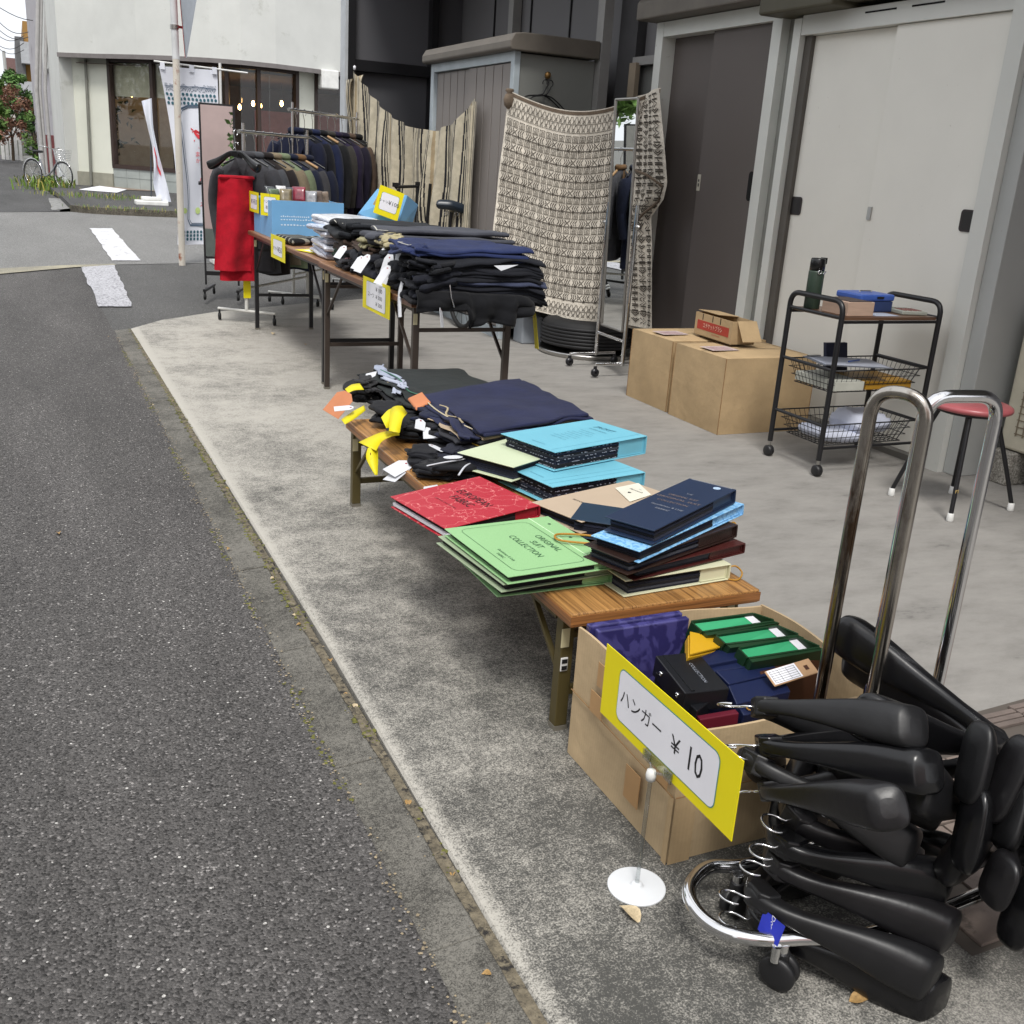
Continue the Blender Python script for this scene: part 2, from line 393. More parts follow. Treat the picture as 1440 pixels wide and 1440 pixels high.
ASPH = m_asphalt('asphalt_near', .026, .082, .30, (1.04,.985,.95), sc1=210, big=.9)
ASPH2 = m_asphalt('asphalt_side', .045, .092, .22, (1.0,.985,.96), sc1=200)
ASPH3 = m_asphalt('asphalt_cross', .11, .18, .32, (1.0,.99,.96), big=.3)
ASPH4 = m_asphalt('asphalt_far', .035, .07, .15, (1.0,.99,.99), big=.6)
CONC = m_concrete('apron_concrete', (.375,.358,.32), (.066,.065,.060), edge_x=.665, thresh=.42, inner=(.27,.258,.24))
GUTT = m_concrete('gutter_concrete', (.165,.157,.138), (.045,.043,.038), thresh=.55, ymix=False, fine=320)
KERB = m_concrete('kerb_concrete', (.42,.4,.36), (.15,.14,.12), thresh=.5, ymix=False, fine=120)
WOOD = m_wood('bench_laminate', (.12,.052,.016), (.42,.215,.07))
WOODE = m_wood('bench_edge', (.07,.028,.012), (.33,.14,.045), 'X'); WOODY = m_wood('bench_long_edge', (.07,.028,.012), (.33,.14,.045))
TWOOD = m_wood('table_laminate', (.16,.075,.035), (.34,.18,.09), rough=.4)
CHROME = mat('chrome', (.75,.75,.76), .12, 1., var=.06, vs=20, grime=('#6b6256', 9, .60))
STEEL = mat('brushed_steel', (.45,.44,.42), .3, 1., var=.1)
BRONZE = mat('olive_bronze_paint', '#5a5030', .45, .3, grime=('#3c3423', 20, .6))
BROWNP = mat('brown_leg_paint', '#453c36', .45, .3)
BLACKP = mat('black_paint', '#17171a', .4)
BLACKPL = mat('black_plastic', '#101012', .27, var=.25, vs=14, bump=.15, bs=25, grime=('#2a2a2c', 60, .66))
BLACKR = mat('black_rubber', '#131314', .7)
DARKIN = mat('dark_inside', '#08080a', .9)
WHITEP = mat('white_paint', '#d9d9d6', .5)
PAPER = mat('white_paper', '#e8e8ee', .7, var=.04)
YELLOW = mat('yellow_card', '#eadb05', .55, var=.03)
PLINE = mat('green_print_line', '#3f8f8a', .6)
INK = mat('ink', '#15151a', .6, var=.02)
CARD = m_card('cardboard', '#b59c78'); CARD2 = m_card('cardboard_pale', '#bda684'); CARDIN = m_card('cardboard_inner', '#b59d78')
TAPE = mat('brown_tape', '#b08a5e', .35, var=.1)
MIRROR = mat('mirror_glass', (.86,.88,.88), .01, 1., var=.01)
GOLD = mat('gold_cord', '#a97a22', .5, bump=.6, bs=300)

_curves = {}
def text(root, s, size, o, u, v, m=None, sx=1., name='lettering', align='CENTER', off=.0008, local=False):
    """flat printed lettering: centred at o, running along u, up along v, in the plane u x v"""
    c = bpy.data.curves.new(name, 'FONT'); c.body = s; c.size = size; c.align_x = align; c.align_y = 'CENTER'; c.resolution_u = 2
    t = bpy.data.objects.new(name, c); C.objects.link(t)
    me = bpy.data.meshes.new_from_object(t.evaluated_get(bpy.context.evaluated_depsgraph_get()))
    bpy.data.objects.remove(t); bpy.data.curves.remove(c)
    u = V(u).normalized(); v = V(v); v = (v-u*v.dot(u)).normalized(); n = u.cross(v)
    T = Matrix.Identity(4)
    for i in range(3): T[i][0] = u[i]*sx; T[i][1] = v[i]; T[i][2] = n[i]; T[i][3] = V(o)[i]+n[i]*off
    if not local: T = Matrix.Translation(-top(root).location) @ T
    me.transform(T); me.materials.clear(); me.materials.append(m or INK)
    ob = bpy.data.objects.new(name, me); C.objects.link(ob); ob.parent = root
    return ob
def rrect(o, u, v, w, h, r, n=5):
    o, u, v = V(o), V(u).normalized(), V(v).normalized(); out = []
    for cx_, cy_, a0 in ((w/2-r, h/2-r, 0), (-w/2+r, h/2-r, PI/2), (-w/2+r, -h/2+r, PI), (w/2-r, -h/2+r, 1.5*PI)):
        for k in range(n+1):
            a = a0+PI/2*k/n; out.append(o+u*(cx_+r*math.cos(a))+v*(cy_+r*math.sin(a)))
    return out
def ribbon(mb, pts, w, n, closed=False, mi=0):
    """flat stroke of width w along pts, lying in the plane with normal n"""
    P = [V(p) for p in pts]; n = V(n).normalized(); k = len(P); L = []; R = []
    for i in range(k):
        t = (P[(i+1) % k]-P[i-1]) if closed else (P[min(i+1,k-1)]-P[max(i-1,0)])
        s_ = n.cross(t).normalized()*w/2; L.append(P[i]+s_); R.append(P[i]-s_)
    m_ = k if closed else k-1
    mb.add(L+R, [(i, k+i, k+(i+1)%k, (i+1)%k) for i in range(m_)], mi)
    return mb
# ================================================================ SETTING
def sheet(name, pts, z, m, n=1, kind='structure'):
    b = MB(); b.poly([(x, y, z) for x, y in pts]); return struct(name, b, m, kind)
GR = mat('far_ground', (.12,.12,.11), .9, obj=False)
sheet('ground', [(-300,-300),(300,-300),(300,500),(-300,500)], -.06, GR)
sheet('street_road', [(-6.5,-8),(.532,-8),(.525,7.85),(.50,12.0),(-.2,11.45),(-6.5,9.9)], -.020, ASPH)
sheet('side_asphalt', [(.525,7.82),(.64,7.82),(.9,8.2),(1.35,8.6),(2.2,9.12),(3.2,9.6),(4.6,10.3),(8,12.5),(8,13.4),(1.76,12.43),(.86,12.1),(.50,12.0)], -.020, ASPH2)
sheet('crossing_road', [(-30,7.0),(-6.5,9.9),(-.2,11.45),(.50,12.0),(.86,12.1),(1.76,12.43),(8,13.4),(40,17),(40,23.5),(2.5,20.3),(.8,20.65),(-.4,19.8),(-30,17)], -.016, ASPH3)
sheet('far_road', [(-7,-0+18.6),(-.4,19.78),(.62,20.6),(.75,24.8),(.3,31),(.1,70),(-1,260),(-9,260),(-7,70)], -.012, ASPH4)
YL = m_concrete('old_gutter', (.36,.33,.24), (.2,.19,.16), thresh=.5, ymix=False, fine=90)
sheet('gutter_strip', [(-6.5,9.8),(-.3,11.0),(.45,11.75),(.88,12.02),(.86,12.16),(.42,11.95),(-.3,11.5),(-6.5,10.3)], -.011, YL)
# painted stripes
PAINT = mat('road_paint', '#c9c9cc', .7, var=.1, vs=8, bump=.4, bs=120, obj=False, grime=('#77777a', 7, .565))
PAINTW = mat('road_paint_worn', '#b2b2b7', .8, var=.2, vs=40, bump=.6, bs=160, obj=False, grime=('#66666a', 55, .5))
PAINTO = mat('road_paint_old', '#8a8a88', .8, var=.2, vs=30, obj=False, grime=('#5d5d5d', 9, .5))
random.seed(3)
def stripe(a, b, c, d, m, z=-.009):
    P = [V(*a,0), V(*b,0), V(*c,0), V(*d,0)]; pts = []
    for i in range(4):
        p, q = P[i], P[(i+1)%4]
        for k in range(14):
            t = k/14; w = p.lerp(q, t); w += Vector((random.uniform(-1,1), random.uniform(-1,1), 0))*.012; pts.append((w.x, w.y, z))
    b_ = MB(); b_.poly(pts); return struct('painted_stripe', b_, m)
stripe((0.898,16.958,0)[:2], (1.215,17.098,0)[:2], (1.171,12.531,0)[:2], (0.873,12.469,0)[:2], PAINT)
stripe((0.516,11.766,0)[:2], (0.855,12.033,0)[:2], (0.758,8.95,0)[:2], (0.504,8.943,0)[:2], PAINTW, -.010)
stripe((0.538,24.777,0)[:2], (0.843,24.762,0)[:2], (0.898,21.663,0)[:2], (0.494,20.78,0)[:2], PAINTO, -.006)
# apron slab with softened worn edge
apr = [(.642,-3),(.640,.6),(.652,1.1),(.668,2.5),(.655,5),(.640,7.80),(.9,8.2),(1.35,8.6),(2.2,9.12),(3.2,9.6),(4.6,10.3),(9,10.4),(9,-3)]
b = MB()
P = [V(x,y,-.05) for x,y in apr]; n = len(P); cen = V(4,4,0)
def ring(dz, ins): return [V(x,y,0)+(cen-V(x,y,0)).normalized()*ins+V(0,0,dz) for x,y in apr]
R = [ring(-.05,0), ring(-.008,0), ring(-.002,.006), ring(0,.018)]
vs = sum(R, []); fs = []
for k in range(3):
    for i in range(n): fs.append((k*n+i, k*n+(i+1)%n, (k+1)*n+(i+1)%n, (k+1)*n+i))
fs.append(tuple(range(3*n, 4*n))); b.add([(p.x,p.y,p.z) for p in vs], fs)
struct('apron', b, CONC)
# gutter blocks: each block its own piece
gut = bpy.data.objects.new('gutter', None); C.objects.link(gut); gut['kind'] = 'structure'
ys = [-.45]
for k in range(15): ys.append(ys[-1]+(.60 if k != 2 else .585)+random.uniform(-.01,.01))
for k in range(len(ys)-1):
    y0, y1 = ys[k]+.0015, min(ys[k+1]-.0015, 7.80)
    if y0 > 7.7: break
    x0 = .527+random.uniform(-.003,.003); x1 = .637+random.uniform(-.004,.003)
    g = MB(); dz = random.uniform(-.002,.002)
    a = [V(x0,y0,-.015+dz),V(x1,y0,-.006+dz),V(x1,y1,-.006+dz),V(x0,y1,-.015+dz)]
    g.prism([p-V(0,0,.05) for p in a], (0,0,.05)); 
    o = g.build('gutter_block', GUTT, gut, bevel=.003)
# ragged asphalt lip against the gutter and packed dirt in the joint with the slab
def ragged(name, xa, xb, z, m, ja, jb, kind='structure', step=.02, zl=0.):
    L_ = []; R_ = []; n_ = int(8.4/step)
    for k in range(n_):
        y = -.6+k*step; f = noise.noise(Vector((y*3,xa*10,0)))*.6+noise.noise(Vector((y*17,xa*10,2)))*.7+random.uniform(-.3,.3); g_ = noise.noise(Vector((y*3,xb*10,5)))*.6+noise.noise(Vector((y*17,xb*10,7)))*.7+random.uniform(-.3,.3)
        L_.append(V(xa+ja*f,y,z+zl)); R_.append(V(xb+jb*g_,y,z+.0005))
    b = MB(); b.add(L_+R_, [(i,n_+i,n_+i+1,i+1) for i in range(n_-1)]); return struct(name, b, m, kind)
ragged('asphalt_lip', .44, .531, -.0125, ASPH, .0, .006, zl=-.0073)
ragged('joint_dirt', .629, .652, -.0040, mat('joint_dirt','#6a6252',.95,var=.5,vs=60,obj=False,bump=1,bs=200,grime=('#232120',40,.52)), .004, .0)
# moss, grit and dead leaves in the joint
MOSS = mat('moss', '#5c5c2a', .95, var=.5, vs=60); GRIT = mat('grit', '#8c7f68', .9, var=.4, vs=40)
LEAF = mat('dead_leaf', '#9c7c4c', .7, var=.4, vs=6); LEAFG = mat('dry_pale_leaf', '#b9a888', .7, var=.3)
def tuft(mb, x, y, z, r, mi=0):
    c = V(x,y,z); n = 5
    vs = [c+V(math.cos(2*PI*k/n)*r*random.uniform(.6,1.2), math.sin(2*PI*k/n)*r*random.uniform(.6,1.2), 0) for k in range(n)]+[c+V(random.uniform(-.3,.3)*r, 0, r*random.uniform(.25,.6))]
    mb.add(vs, [(k,(k+1)%n,n) for k in range(n)], mi, True)
mo = MB()
for i in range(2600):
    y = random.uniform(.6, 7.8); d = noise.noise(Vector((y*2.2, 3, 0)))+.35*noise.noise(Vector((y*9, 5, 0)))
    dens = .55 if 2.6 < y < 5.9 else (.15 if y >= 5.9 else -.18)
    if d+dens < random.uniform(-.1,.45): continue
    tuft(mo, .640+random.gauss(0,.008), y, -.006, random.uniform(.003,.010))
for i in range(900):
    y = random.uniform(.7, 7.2)
    if noise.noise(Vector((y*1.7, 11, 0))) < .02: continue
    tuft(mo, .524+random.gauss(0,.006), y, -.013, random.uniform(.002,.007))
for i in range(500):
    x = random.uniform(.66,1.5); tuft(mo, x, 7.82+(x-.64)*1.05-(x-.64)**2*.25+random.gauss(0,.01), -.018, random.uniform(.002,.009))
struct('moss', mo, MOSS, 'stuff')
gt = MB()
for i in range(1500):
    s_ = random.choice((0,1)); y = random.uniform(.3,7.5); x = (.637 if s_ else .526)+random.gauss(0,.009 if s_ else .012)
    tuft(gt, x, y, -.009, random.uniform(.0015,.0045))
struct('grit', gt, GRIT, 'stuff')
def leaf_mesh(L):
    b = MB(); k = 7; vs = []
    for i in range(k):
        t = i/(k-1); w = math.sin(PI*min(1, t*1.05)**.8)*.32*L; x = (t-.5)*L; z = .12*L*math.sin(t*3)
        vs += [V(x,-w,z+w*.5), V(x,0,z), V(x,w,z+w*.5)]
    b.add(vs, [(i*3+j, i*3+j+1, i*3+j+4, i*3+j+3) for i in range(k-1) for j in range(2)], 0, True); return b
lm = leaf_mesh(1.).build('fallen_leaf', LEAF); lm2 = leaf_mesh(1.).build('fallen_leaf', LEAFG)
spots = [((0.029,3.616,0), .028, 0, 'curled dry leaf lying alone on the asphalt'), ((0.473,7.551,0)[:2]+(0,), .02, 0, None), ((0.898,1.271,0), .05, 1, 'pale dry leaf beside the round foot of the hanger price sign'), ((1.154,0.96,0), .035, 0, 'brown leaf on the concrete in front of the hanger stand'), ((1.593,7.502,0), .05, 1, 'pale leaf on the concrete behind the rear table legs'), ((1.719,7.055,0), .03, 0, None)]
for k in range(20):
    y = random.uniform(.9, 7.4); spots.append(((random.choice((.534,.6,.635,.64,.645))+random.gauss(0,.01), y, -.008), random.uniform(.010,.024), random.choice((0,1)), None))
first = True
for (p, L, w, lb) in spots:
    src = lm2 if w else lm; o = src.copy(); C.objects.link(o)
    o.location = (p[0], p[1], (p[2] if len(p) > 2 else 0)+.002+.0*L); o.scale = (L,L,L); o.rotation_euler = (random.uniform(-.2,.2), random.uniform(-.2,.2), random.uniform(0,6))
    if p[0] < .53 and len(p) > 2: o.location.z = -.016
    tag(o, lb or 'small dry leaf caught along the gutter by the concrete edge', 'leaf', 'dry leaves along the gutter' if not lb else None)
bpy.data.objects.remove(lm); bpy.data.objects.remove(lm2)
# brick pavers at the near right, with a ribbed guide strip
PAV = mat('brown_paver', '#7d7068', .85, var=.16, vs=9, bump=.5, bs=120, obj=False, grime=('#5a514b', 14, .58)); PAV2 = mat('brown_paver_dark', '#6b605a', .85, var=.2, vs=9, bump=.5, bs=120, obj=False)
pv = bpy.data.objects.new('paved_path', None); C.objects.link(pv); pv['kind'] = 'structure'
b = MB(); b.poly([(1.42,.968,.0015),(3.4,.968,.0015),(3.4,1.66,.0015),(2.34,1.633,.0015),(1.95,1.61,.0015),(1.585,1.56,.0015),(1.42,1.5,.0015)]); struct('paver_bed', b, mat('paver_joint','#57504a',.95,obj=False), parent=pv)
def pave(pts, m, name='brick', h=.007):
    b = MB(); b.prism([(x,y,.002) for x,y in pts], (0,0,h)); return b.build(name, m, pv, bevel=.0015)
def yb(x): return 1.56+(x-1.585)*.09
for i in range(12):
    x0 = 1.50+i*.15
    for j in range(3):
        y1 = yb(x0)-.012-j*.022; pave([(x0,y1-.017),(x0+.145,y1-.017+.0),(x0+.145,y1),(x0,y1)], PAV2, 'guide_rib', .009)
for j in range(5):
    for i in range(9):
        w, h = .215, .10; x0 = 1.45+i*w+(j%2)*w/2; y1 = 1.475-j*h
        pave([(x0+.003,y1-h+.003),(x0+w-.003,y1-h+.003),(x0+w-.003,y1-.003),(x0+.003,y1-.003)], random.choice((PAV,PAV,PAV2)))

# ---------------------------------------------------------------- far kerb and pavement
b = MB(); b.prism([(.83,20.78,-.02),(1.2,20.42,-.02),(2.5,20.25,-.02),(6,20.5,-.02),(30,23.2,-.02),(30,40,-.02),(.6,40,-.02),(.55,31,-.02),(.75,25.2,-.02)], (0,0,.10))
struct('far_pavement', b, ASPH4)
b = MB(); pk = [V(.80,20.80,0),V(1.18,20.36,0),V(2.5,20.19,0),V(6,20.43,0),V(14,21.3,0)]
pc = smooth(pk, 4)
for i in range(len(pc)-1):
    d = (pc[i+1]-pc[i]); nn = V(-d.y, d.x, 0).normalized()*.14
    b.par(pc[i]+V(0,0,-.03), d, nn, (0,0,.125))
struct('kerb', b, m_concrete('far_kerb', (.14,.125,.1), (.05,.045,.035), thresh=.5, ymix=False, fine=60))
# weeds
WEED = mat('weed_green', '#5f7a2c', .8, var=.35, vs=8); WEEDY = mat('weed_straw', '#a39a4c', .8, var=.35, vs=8)
def weeds(pts, n, h, spread, name='weeds'):
    b = MB()
    for i in range(n):
        p = V(random.choice(pts)); p += V(random.gauss(0,spread), random.gauss(0,spread*.7), 0)
        a = random.uniform(0,6.28); l = h*random.uniform(.4,1.2); w = l*.07
        d = V(math.cos(a), math.sin(a), 0); s_ = V(-d.y, d.x, 0)*w; m_ = p+d*l*.2+V(0,0,l*.7); t = p+d*l*.6+V(0,0,l*.9)
        b.add([p-s_, p+s_, m_+s_*.8, t, m_-s_*.8], [(0,1,2,4),(4,2,3)], random.choice((0,0,1)))
    o = b.build(name, [WEED, WEEDY]); o['kind'] = 'stuff'; return o
weeds([(0.542,30.131,0),(0.652,27.993,0),(0.615,31.93,0),(0.777,29.602,0)], 360, .26, .30)
weeds([(0.974,24.446,0.08),(1.379,24.246,0.08),(1.763,23.759,0.08)], 260, .10, .5)
weeds([(x,y+.1,.07) for x,y in ((1.2,20.4),(1.6,20.3),(2.,20.25),(2.5,20.2),(3,20.2))], 300, .07, .25)

# ---------------------------------------------------------------- white building across the crossing
WALLW = mat('white_render', '#c9cac6', .8, var=.05, vs=1.5, bump=.3, bs=30, grime=('#b4b5ae', 1.3, .6)); WALLC = mat('cream_render', '#cfd0c4', .8, var=.05, vs=1.2, grime=('#bdbfb2', 1.8, .62))
SOFF = mat('grey_soffit', '#75706f', .8); BRN = mat('brown_window_frame', '#33241f', .45); STONE = mat('stone_tile', '#9aa09d', .5, var=.12, vs=2)
WG = m_glass('shop_window_glass', (.95,.97,.97), .035)
bl = thing('cafe_building', 'white rendered corner cafe building with projecting upper band and wide brown framed windows', 'building', (4,30,.08))
F = [(1.13,29.97),(1.55,29.6),(1.95,29.2),(2.8,28.15),(3.62,27.35),(4.3,26.92),(4.98,26.68),(5.8,26.72),(6.67,27.0),(7.75,27.4),(15,30.5)]
def off(p, d, i, L):
    a = V(*L[max(i-1,0)],0); c = V(*L[min(i+1,len(L)-1)],0); t = (c-a).normalized(); nn = V(-t.y, t.x, 0); nn = nn if nn.y > 0 else -nn
    return (p[0]+nn.x*d, p[1]+nn.y*d)
back = [(16,48),(1.0,48)]
b = MB(); b.prism([(x,y,3.18) for x,y in F+back], (0,0,6)); part('upper_storey', b, WALLW, bl)
FI = [off(p,.35,i,F) for i,p in enumerate(F)]
b = MB()
for i in range(len(F)-1): b.add([(*F[i],3.17),(*F[i+1],3.17),(*FI[i+1],3.17),(*FI[i],3.17)], [(0,1,2,3)])
for i in range(len(F)-1):
    f0 = off(F[i],-.05,i,F); f1 = off(F[i+1],-.05,i+1,F)
    b.prism([(*f0,3.10),(*f1,3.10),(*F[i+1],3.10),(*F[i],3.10)], (0,0,.10))
part('soffit_trim', b, SOFF, bl)
def wall_on(L, i0, t0, i1, t1, z0, z1, th, name, m, d=0, root=bl, mb=None):
    b = mb or MB(); pts = []
    def at(i, t):
        a, c = L[i], L[min(i+1, len(L)-1)]; return (a[0]+(c[0]-a[0])*t, a[1]+(c[1]-a[1])*t)
    seq = [at(i0,t0)]+[L[k] for k in range(i0+1, i1+1)]+([at(i1,t1)] if t1 > 0 else [])
    for k in range(len(seq)-1):
        a = V(*seq[k],0); c = V(*seq[k+1],0); t = (c-a).normalized(); nn = V(-t.y,t.x,0); nn = nn if nn.y > 0 else -nn
        b.par(a+nn*d+V(0,0,z0), c-a, nn*th, (0,0,z1-z0))
    return part(name, b, m, root) if mb is None else b
W = FI
wall_on(W,0,0,2,0,.08,3.17,.2,'wall',WALLC)
wall_on(W,0,0,2,0,.04,.42,.06,'plinth',mat('plinth_render','#8f8d80',.9),-.05)
b = MB(); c0 = V(*W[1],0); b.tube([c0+V(-.1,-.03,.1), c0+V(-.05,-.03,3.1)], .035, 8); part('drain_pipe', b, mat('pipe_grey','#77776f',.6), bl)
wall_on(W,2,0,7,.9,.08,.62,.2,'stone_base',STONE)
b = MB()
for k in range(2,8):
    for t in (0,.33,.66):
        a = V(*W[k],0).lerp(V(*W[min(k+1,9)],0), t); b.par(a+V(0,-.01,.1), (.015,0,0), (0,.03,0), (0,0,.5))
wall_on(W,2,0,7,.9,.34,.352,.02,'',None,-.006,mb=b); part('stone_joint', b, mat('stone_joint','#7d827f',.9), bl)
def mull(i, t, z0=.62, z1=3.17, w=.09):
    a = V(*W[i],0).lerp(V(*W[i+1],0), t); d = (V(*W[i+1],0)-V(*W[i],0)).normalized(); nn = V(-d.y,d.x,0); nn = nn if nn.y > 0 else -nn
    b = MB(); b.par(a-d*w/2-nn*.03+V(0,0,z0), d*w, nn*.14, (0,0,z1-z0)); part('window_mullion', b, BRN, bl)
for i,t in ((2,.03),(3,.08),(3,.95),(5,.0),(5,.45),(6,.6),(7,.86)): mull(i,t)
wall_on(W,2,0,7,.9,.56,.66,.16,'window_sill',BRN,-.03); wall_on(W,2,0,7,.9,3.05,3.16,.16,'window_head',BRN,-.02)
wall_on(W,2,0,7,.9,.66,3.05,.012,'window_pane',WG,.06)
wall_on(W,7,.9,8,.35,.08,3.17,.2,'wall',WALLC); wall_on(W,8,.35,9,1,.08,.6,.2,'wall',WALLC)
wall_on(W,8,.4,9,1,.6,3.1,.012,'window_pane',WG,.06); mull(8,.38)
wall_on(W,2,.0,4,.3,2.28,3.05,.01,'roller_blind',mat('cream_blind','#b9b19c',.8),.16)
# cafe interior
b = MB(); b.box(2,34,.1,15,34.1,3.1); part('back_wall', b, mat('cafe_back_wall','#57443c',.8,var=.45,vs=.7), bl)
b = MB(); b.box(6.6,33.4,1.0,11,33.5,2.35); part('pink_wall_panel', b, mat('cafe_pink','#a8655e',.8), bl)
b = MB(); b.box(2.2,32.6,.1,4.1,32.7,3.1); part('partition', b, mat('cafe_beige','#a79f8f',.8), bl)
b = MB(); b.box(2,28.2,.09,15,34,.10); part('cafe_floor', b, mat('cafe_floor','#8a7a6c',.5), bl)
b = MB(); b.poly([(1.5,29.7,3.0),(3.9,27.9,3.0),(5.2,27.3,3.0),(7,27.6,3.0),(15,31,3.0),(15,34,3.0),(2,34,3.0)]); part('cafe_ceiling', b, mat('cafe_ceiling','#4c3a34',.8), bl)
PLB = ['glowing pendant bulb in the leftmost cafe pane','glowing pendant bulb just left of the twisted banner','glowing pendant bulb between the banner pole and the framed mirror top','highest glowing pendant bulb above the near clothes rack','glowing pendant bulb right beside the highest one','rightmost glowing pendant bulb in the cafe window','glowing pendant bulb behind the banner pole']
BULB = mat('lit_bulb','#ffd9a0',.4,emit=('#ffc070',28)); 
for px in ((2.895,31,2.405), (3.4,31,2.446), (5.529,30,2.273), (5.889,30,2.39), (6.079,30,2.351), (6.655,30,2.45), (5.194,31,2.284)):
    t = thing('pendant_lamp', PLB.pop(0), 'lamp', (px[0],px[1],px[2]), 'pendant bulbs in the cafe')
    b = MB(); b.lathe(px, [(.0,-.07),(.035,-.04),(.045,0),(.03,.05),(.015,.08),(0,.08)], 10); part('bulb', b, BULB, t)
    b = MB(); b.tube([V(px)+V(0,0,.08), (px[0],px[1],2.99)], .008, 5); part('cord', b, BLACKP, t)
# dark potted plant behind the left pane
b = MB(); pc = V((2.287,30.2,1.179)); random.seed(11)
b.tube([(pc.x,pc.y,.12),(pc.x-.05,pc.y,1.2),(pc.x+.05,pc.y,2.3)], .02, 6)
t = thing('indoor_plant', 'dark leafy pot plant silhouetted inside the left cafe window', 'plant', (pc.x,pc.y,.1)); part('stem', b, BLACKP, t)
b = MB()
for k in range(120):
    z = random.uniform(.9,2.4); p = V(pc.x+random.gauss(0,.22), pc.y+random.gauss(0,.15), z); a = random.uniform(0,6); l = .09
    b.add([p, p+V(math.cos(a)*l,0,math.sin(a)*l), p+V(math.cos(a)*l*2,.02,math.sin(a)*l*1.6), p+V(math.cos(a+.7)*l,0,math.sin(a+.7)*l)], [(0,1,2,3)])
part('foliage', b, mat('dark_leaf','#1e2a16',.6), t)
b = MB(); p = V((7.2,27.1,2.99)); b.box(p.x-.22,27.0,p.z-.22,p.x+.22,27.35,p.z+.22); solo('wall_vent_box', b, WHITEP, 'white ventilation box on the cream wall beside the cafe window', 'vent', bevel=.03)
b = MB(); b.prism([V((1.27,27.032,0.09)), V((1.868,29.558,0.09)), V((2.404,28.216,0.09)), V((2.05,26.474,0.09))], (0,0,.012)); solo('door_mat', b, PAPER, 'flat white board lying on the paving before the cafe wall', 'board')
# left flank: grimy concrete wall with pipes
FL = mat('grimy_wall','#a5a2a6',.9,var=.12,vs=.5,grime=('#7d7a7e',.5,.55)); 
t = thing('grimy_building', 'streaked grey concrete building with downpipes behind the cafe corner', 'building', (1.4,44,0))
x1 = (1.304,36.5,3.094)[0]; x0 = (0.798,46,3.493)[0]; xt = (0.89,52,6.4)[0]
b = MB(); b.prism([(x1,36.5,-.02),(x0,46,-.02),(xt,56,-.02),(6,56,-.02),(6,36.5,-.02)], (0,0,12)); part('wall', b, FL, t)
b = MB(); b.prism([((0.846,36.4,0.415)[0],36.42,.05),(1.15,36.42,.05),(1.15,36.47,.05),((0.846,36.4,0.415)[0],36.47,.05)], (0,0,1.2)); part('red_panel', b, mat('red_board','#9a5a5c',.7), t)
for a,c,r in (((0.705,36,1.03),(0.913,36,4.761),.06),((0.803,36,1.036),(1.008,36,4.771),.04),((0.942,36,1.045),(1.142,36,4.786),.05)):
    a = V(a); c = V(c); b = MB(); b.tube([(a.x,36,.05),(a.x-.02,36,2.5),(c.x,36,4.9),(c.x,36,8)], r, 8); part('down_pipe', b, mat('pipe_pale','#a9a7a6',.6), t)
side = MB(); side.prism([(1.13,29.97,-.02),(1.48,30.2,-.02),(1.5,36.5,-.02),((1.076,36.5,1.05)[0],36.5,-.02)], (0,0,9)); part('side_wall', side, WALLW, bl)
# wires, poles and far buildings
def bldg(name, label, pts, h, m, loc):
    b = MB(); b.prism([(x,y,-.02) for x,y in pts], (0,0,h)); t = thing(name, label, 'building', loc); part('wall', b, m, t); return t
o = (0.635,75,6.435); q = (1.469,75,6.519); OCH = mat('ochre_wall','#96713a',.8,var=.15,vs=.4)
t = thing('ochre_building', 'narrow ochre walled building beyond the trees at the left', 'building', (o[0]+2,75,0))
b = MB(); b.box(o[0]+.3,75,2.6,q[0]+3,90,(0.893,75,7.686)[2]); part('wall', b, OCH, t)
b = MB(); b.box(o[0]-.2,74.6,-.02,o[0]+.28,90,(0.661,75,6.755)[2]); part('fin_wall', b, mat('dark_grey_wall','#5f5f60',.8), t)
b = MB(); b.box(o[0]+.3,75.5,-.02,q[0]+3,90,2.58); part('ground_floor', b, mat('dark_floor_wall','#2f2d2c',.8), t)
for a in ((1.205,74,5.833),(1.03,74,3.618)):
    a = V(a); b = MB(); b.box(a.x-.5,73.6,a.z-.6,a.x+.9,74.9,a.z+.6); part('balcony', b, mat('balcony_grey','#a9abae',.7), t)
t = bldg('distant_house','small distant house with a dark signboard above the trees',[((-0.447,120,5.552)[0],120),((0.825,120,5.66)[0],120),(4,130),(-4,130)],(-0.025,120,5.328)[2],mat('far_house','#b9b4ae',.9),(0,125,0))
b = MB(); a=V((0.503,119,7.135)); b.box(a.x-.9,119,a.z-.9,a.x+.9,119.3,a.z+.9); part('signboard', b, mat('dark_sign','#6f5552',.7), t)
WIREP = [(((-0.3,44,5.469)),((1.557,44,5.215))),(((-0.352,46,5.228)),((0.759,46,4.84))),(((-0.393,48,5.098)),((0.778,48,4.817))),(((-0.433,50,4.995)),((0.656,50,5.001))),(((-0.484,52,4.759)),((0.66,52,4.873))),(((-0.513,54,4.779)),((0.662,54,4.723)))]
WL = ['topmost overhead wire at the upper left','second overhead wire from the top','third overhead wire from the top','fourth overhead wire from the top','lower overhead wire reaching the ochre building top','lowest overhead wire sloping down to the ochre building']
for a_,c_ in WIREP:
    a_, c_ = V(a_), V(c_); b = MB(); d = c_-a_; pts = [a_+d*(t_/8)-V(0,0,.25*math.sin(PI*t_/8)) for t_ in range(9)]; pts = [a_-d*2]+pts
    b.tube(pts, .014, 5); solo('overhead_wire', b, BLACKP, WL.pop(0), 'wire', 'overhead wires')
a = V((-0.197,95,4.159)); b = MB(); b.tube([(a.x,95,-.02),(a.x-.1,95,(0.004,95,7.13)[2])], .12, 8, mi=0); solo('utility_pole', b, mat('pole_grey','#a7a7a5',.8), 'thin pale pole standing in front of the distant house', 'pole')
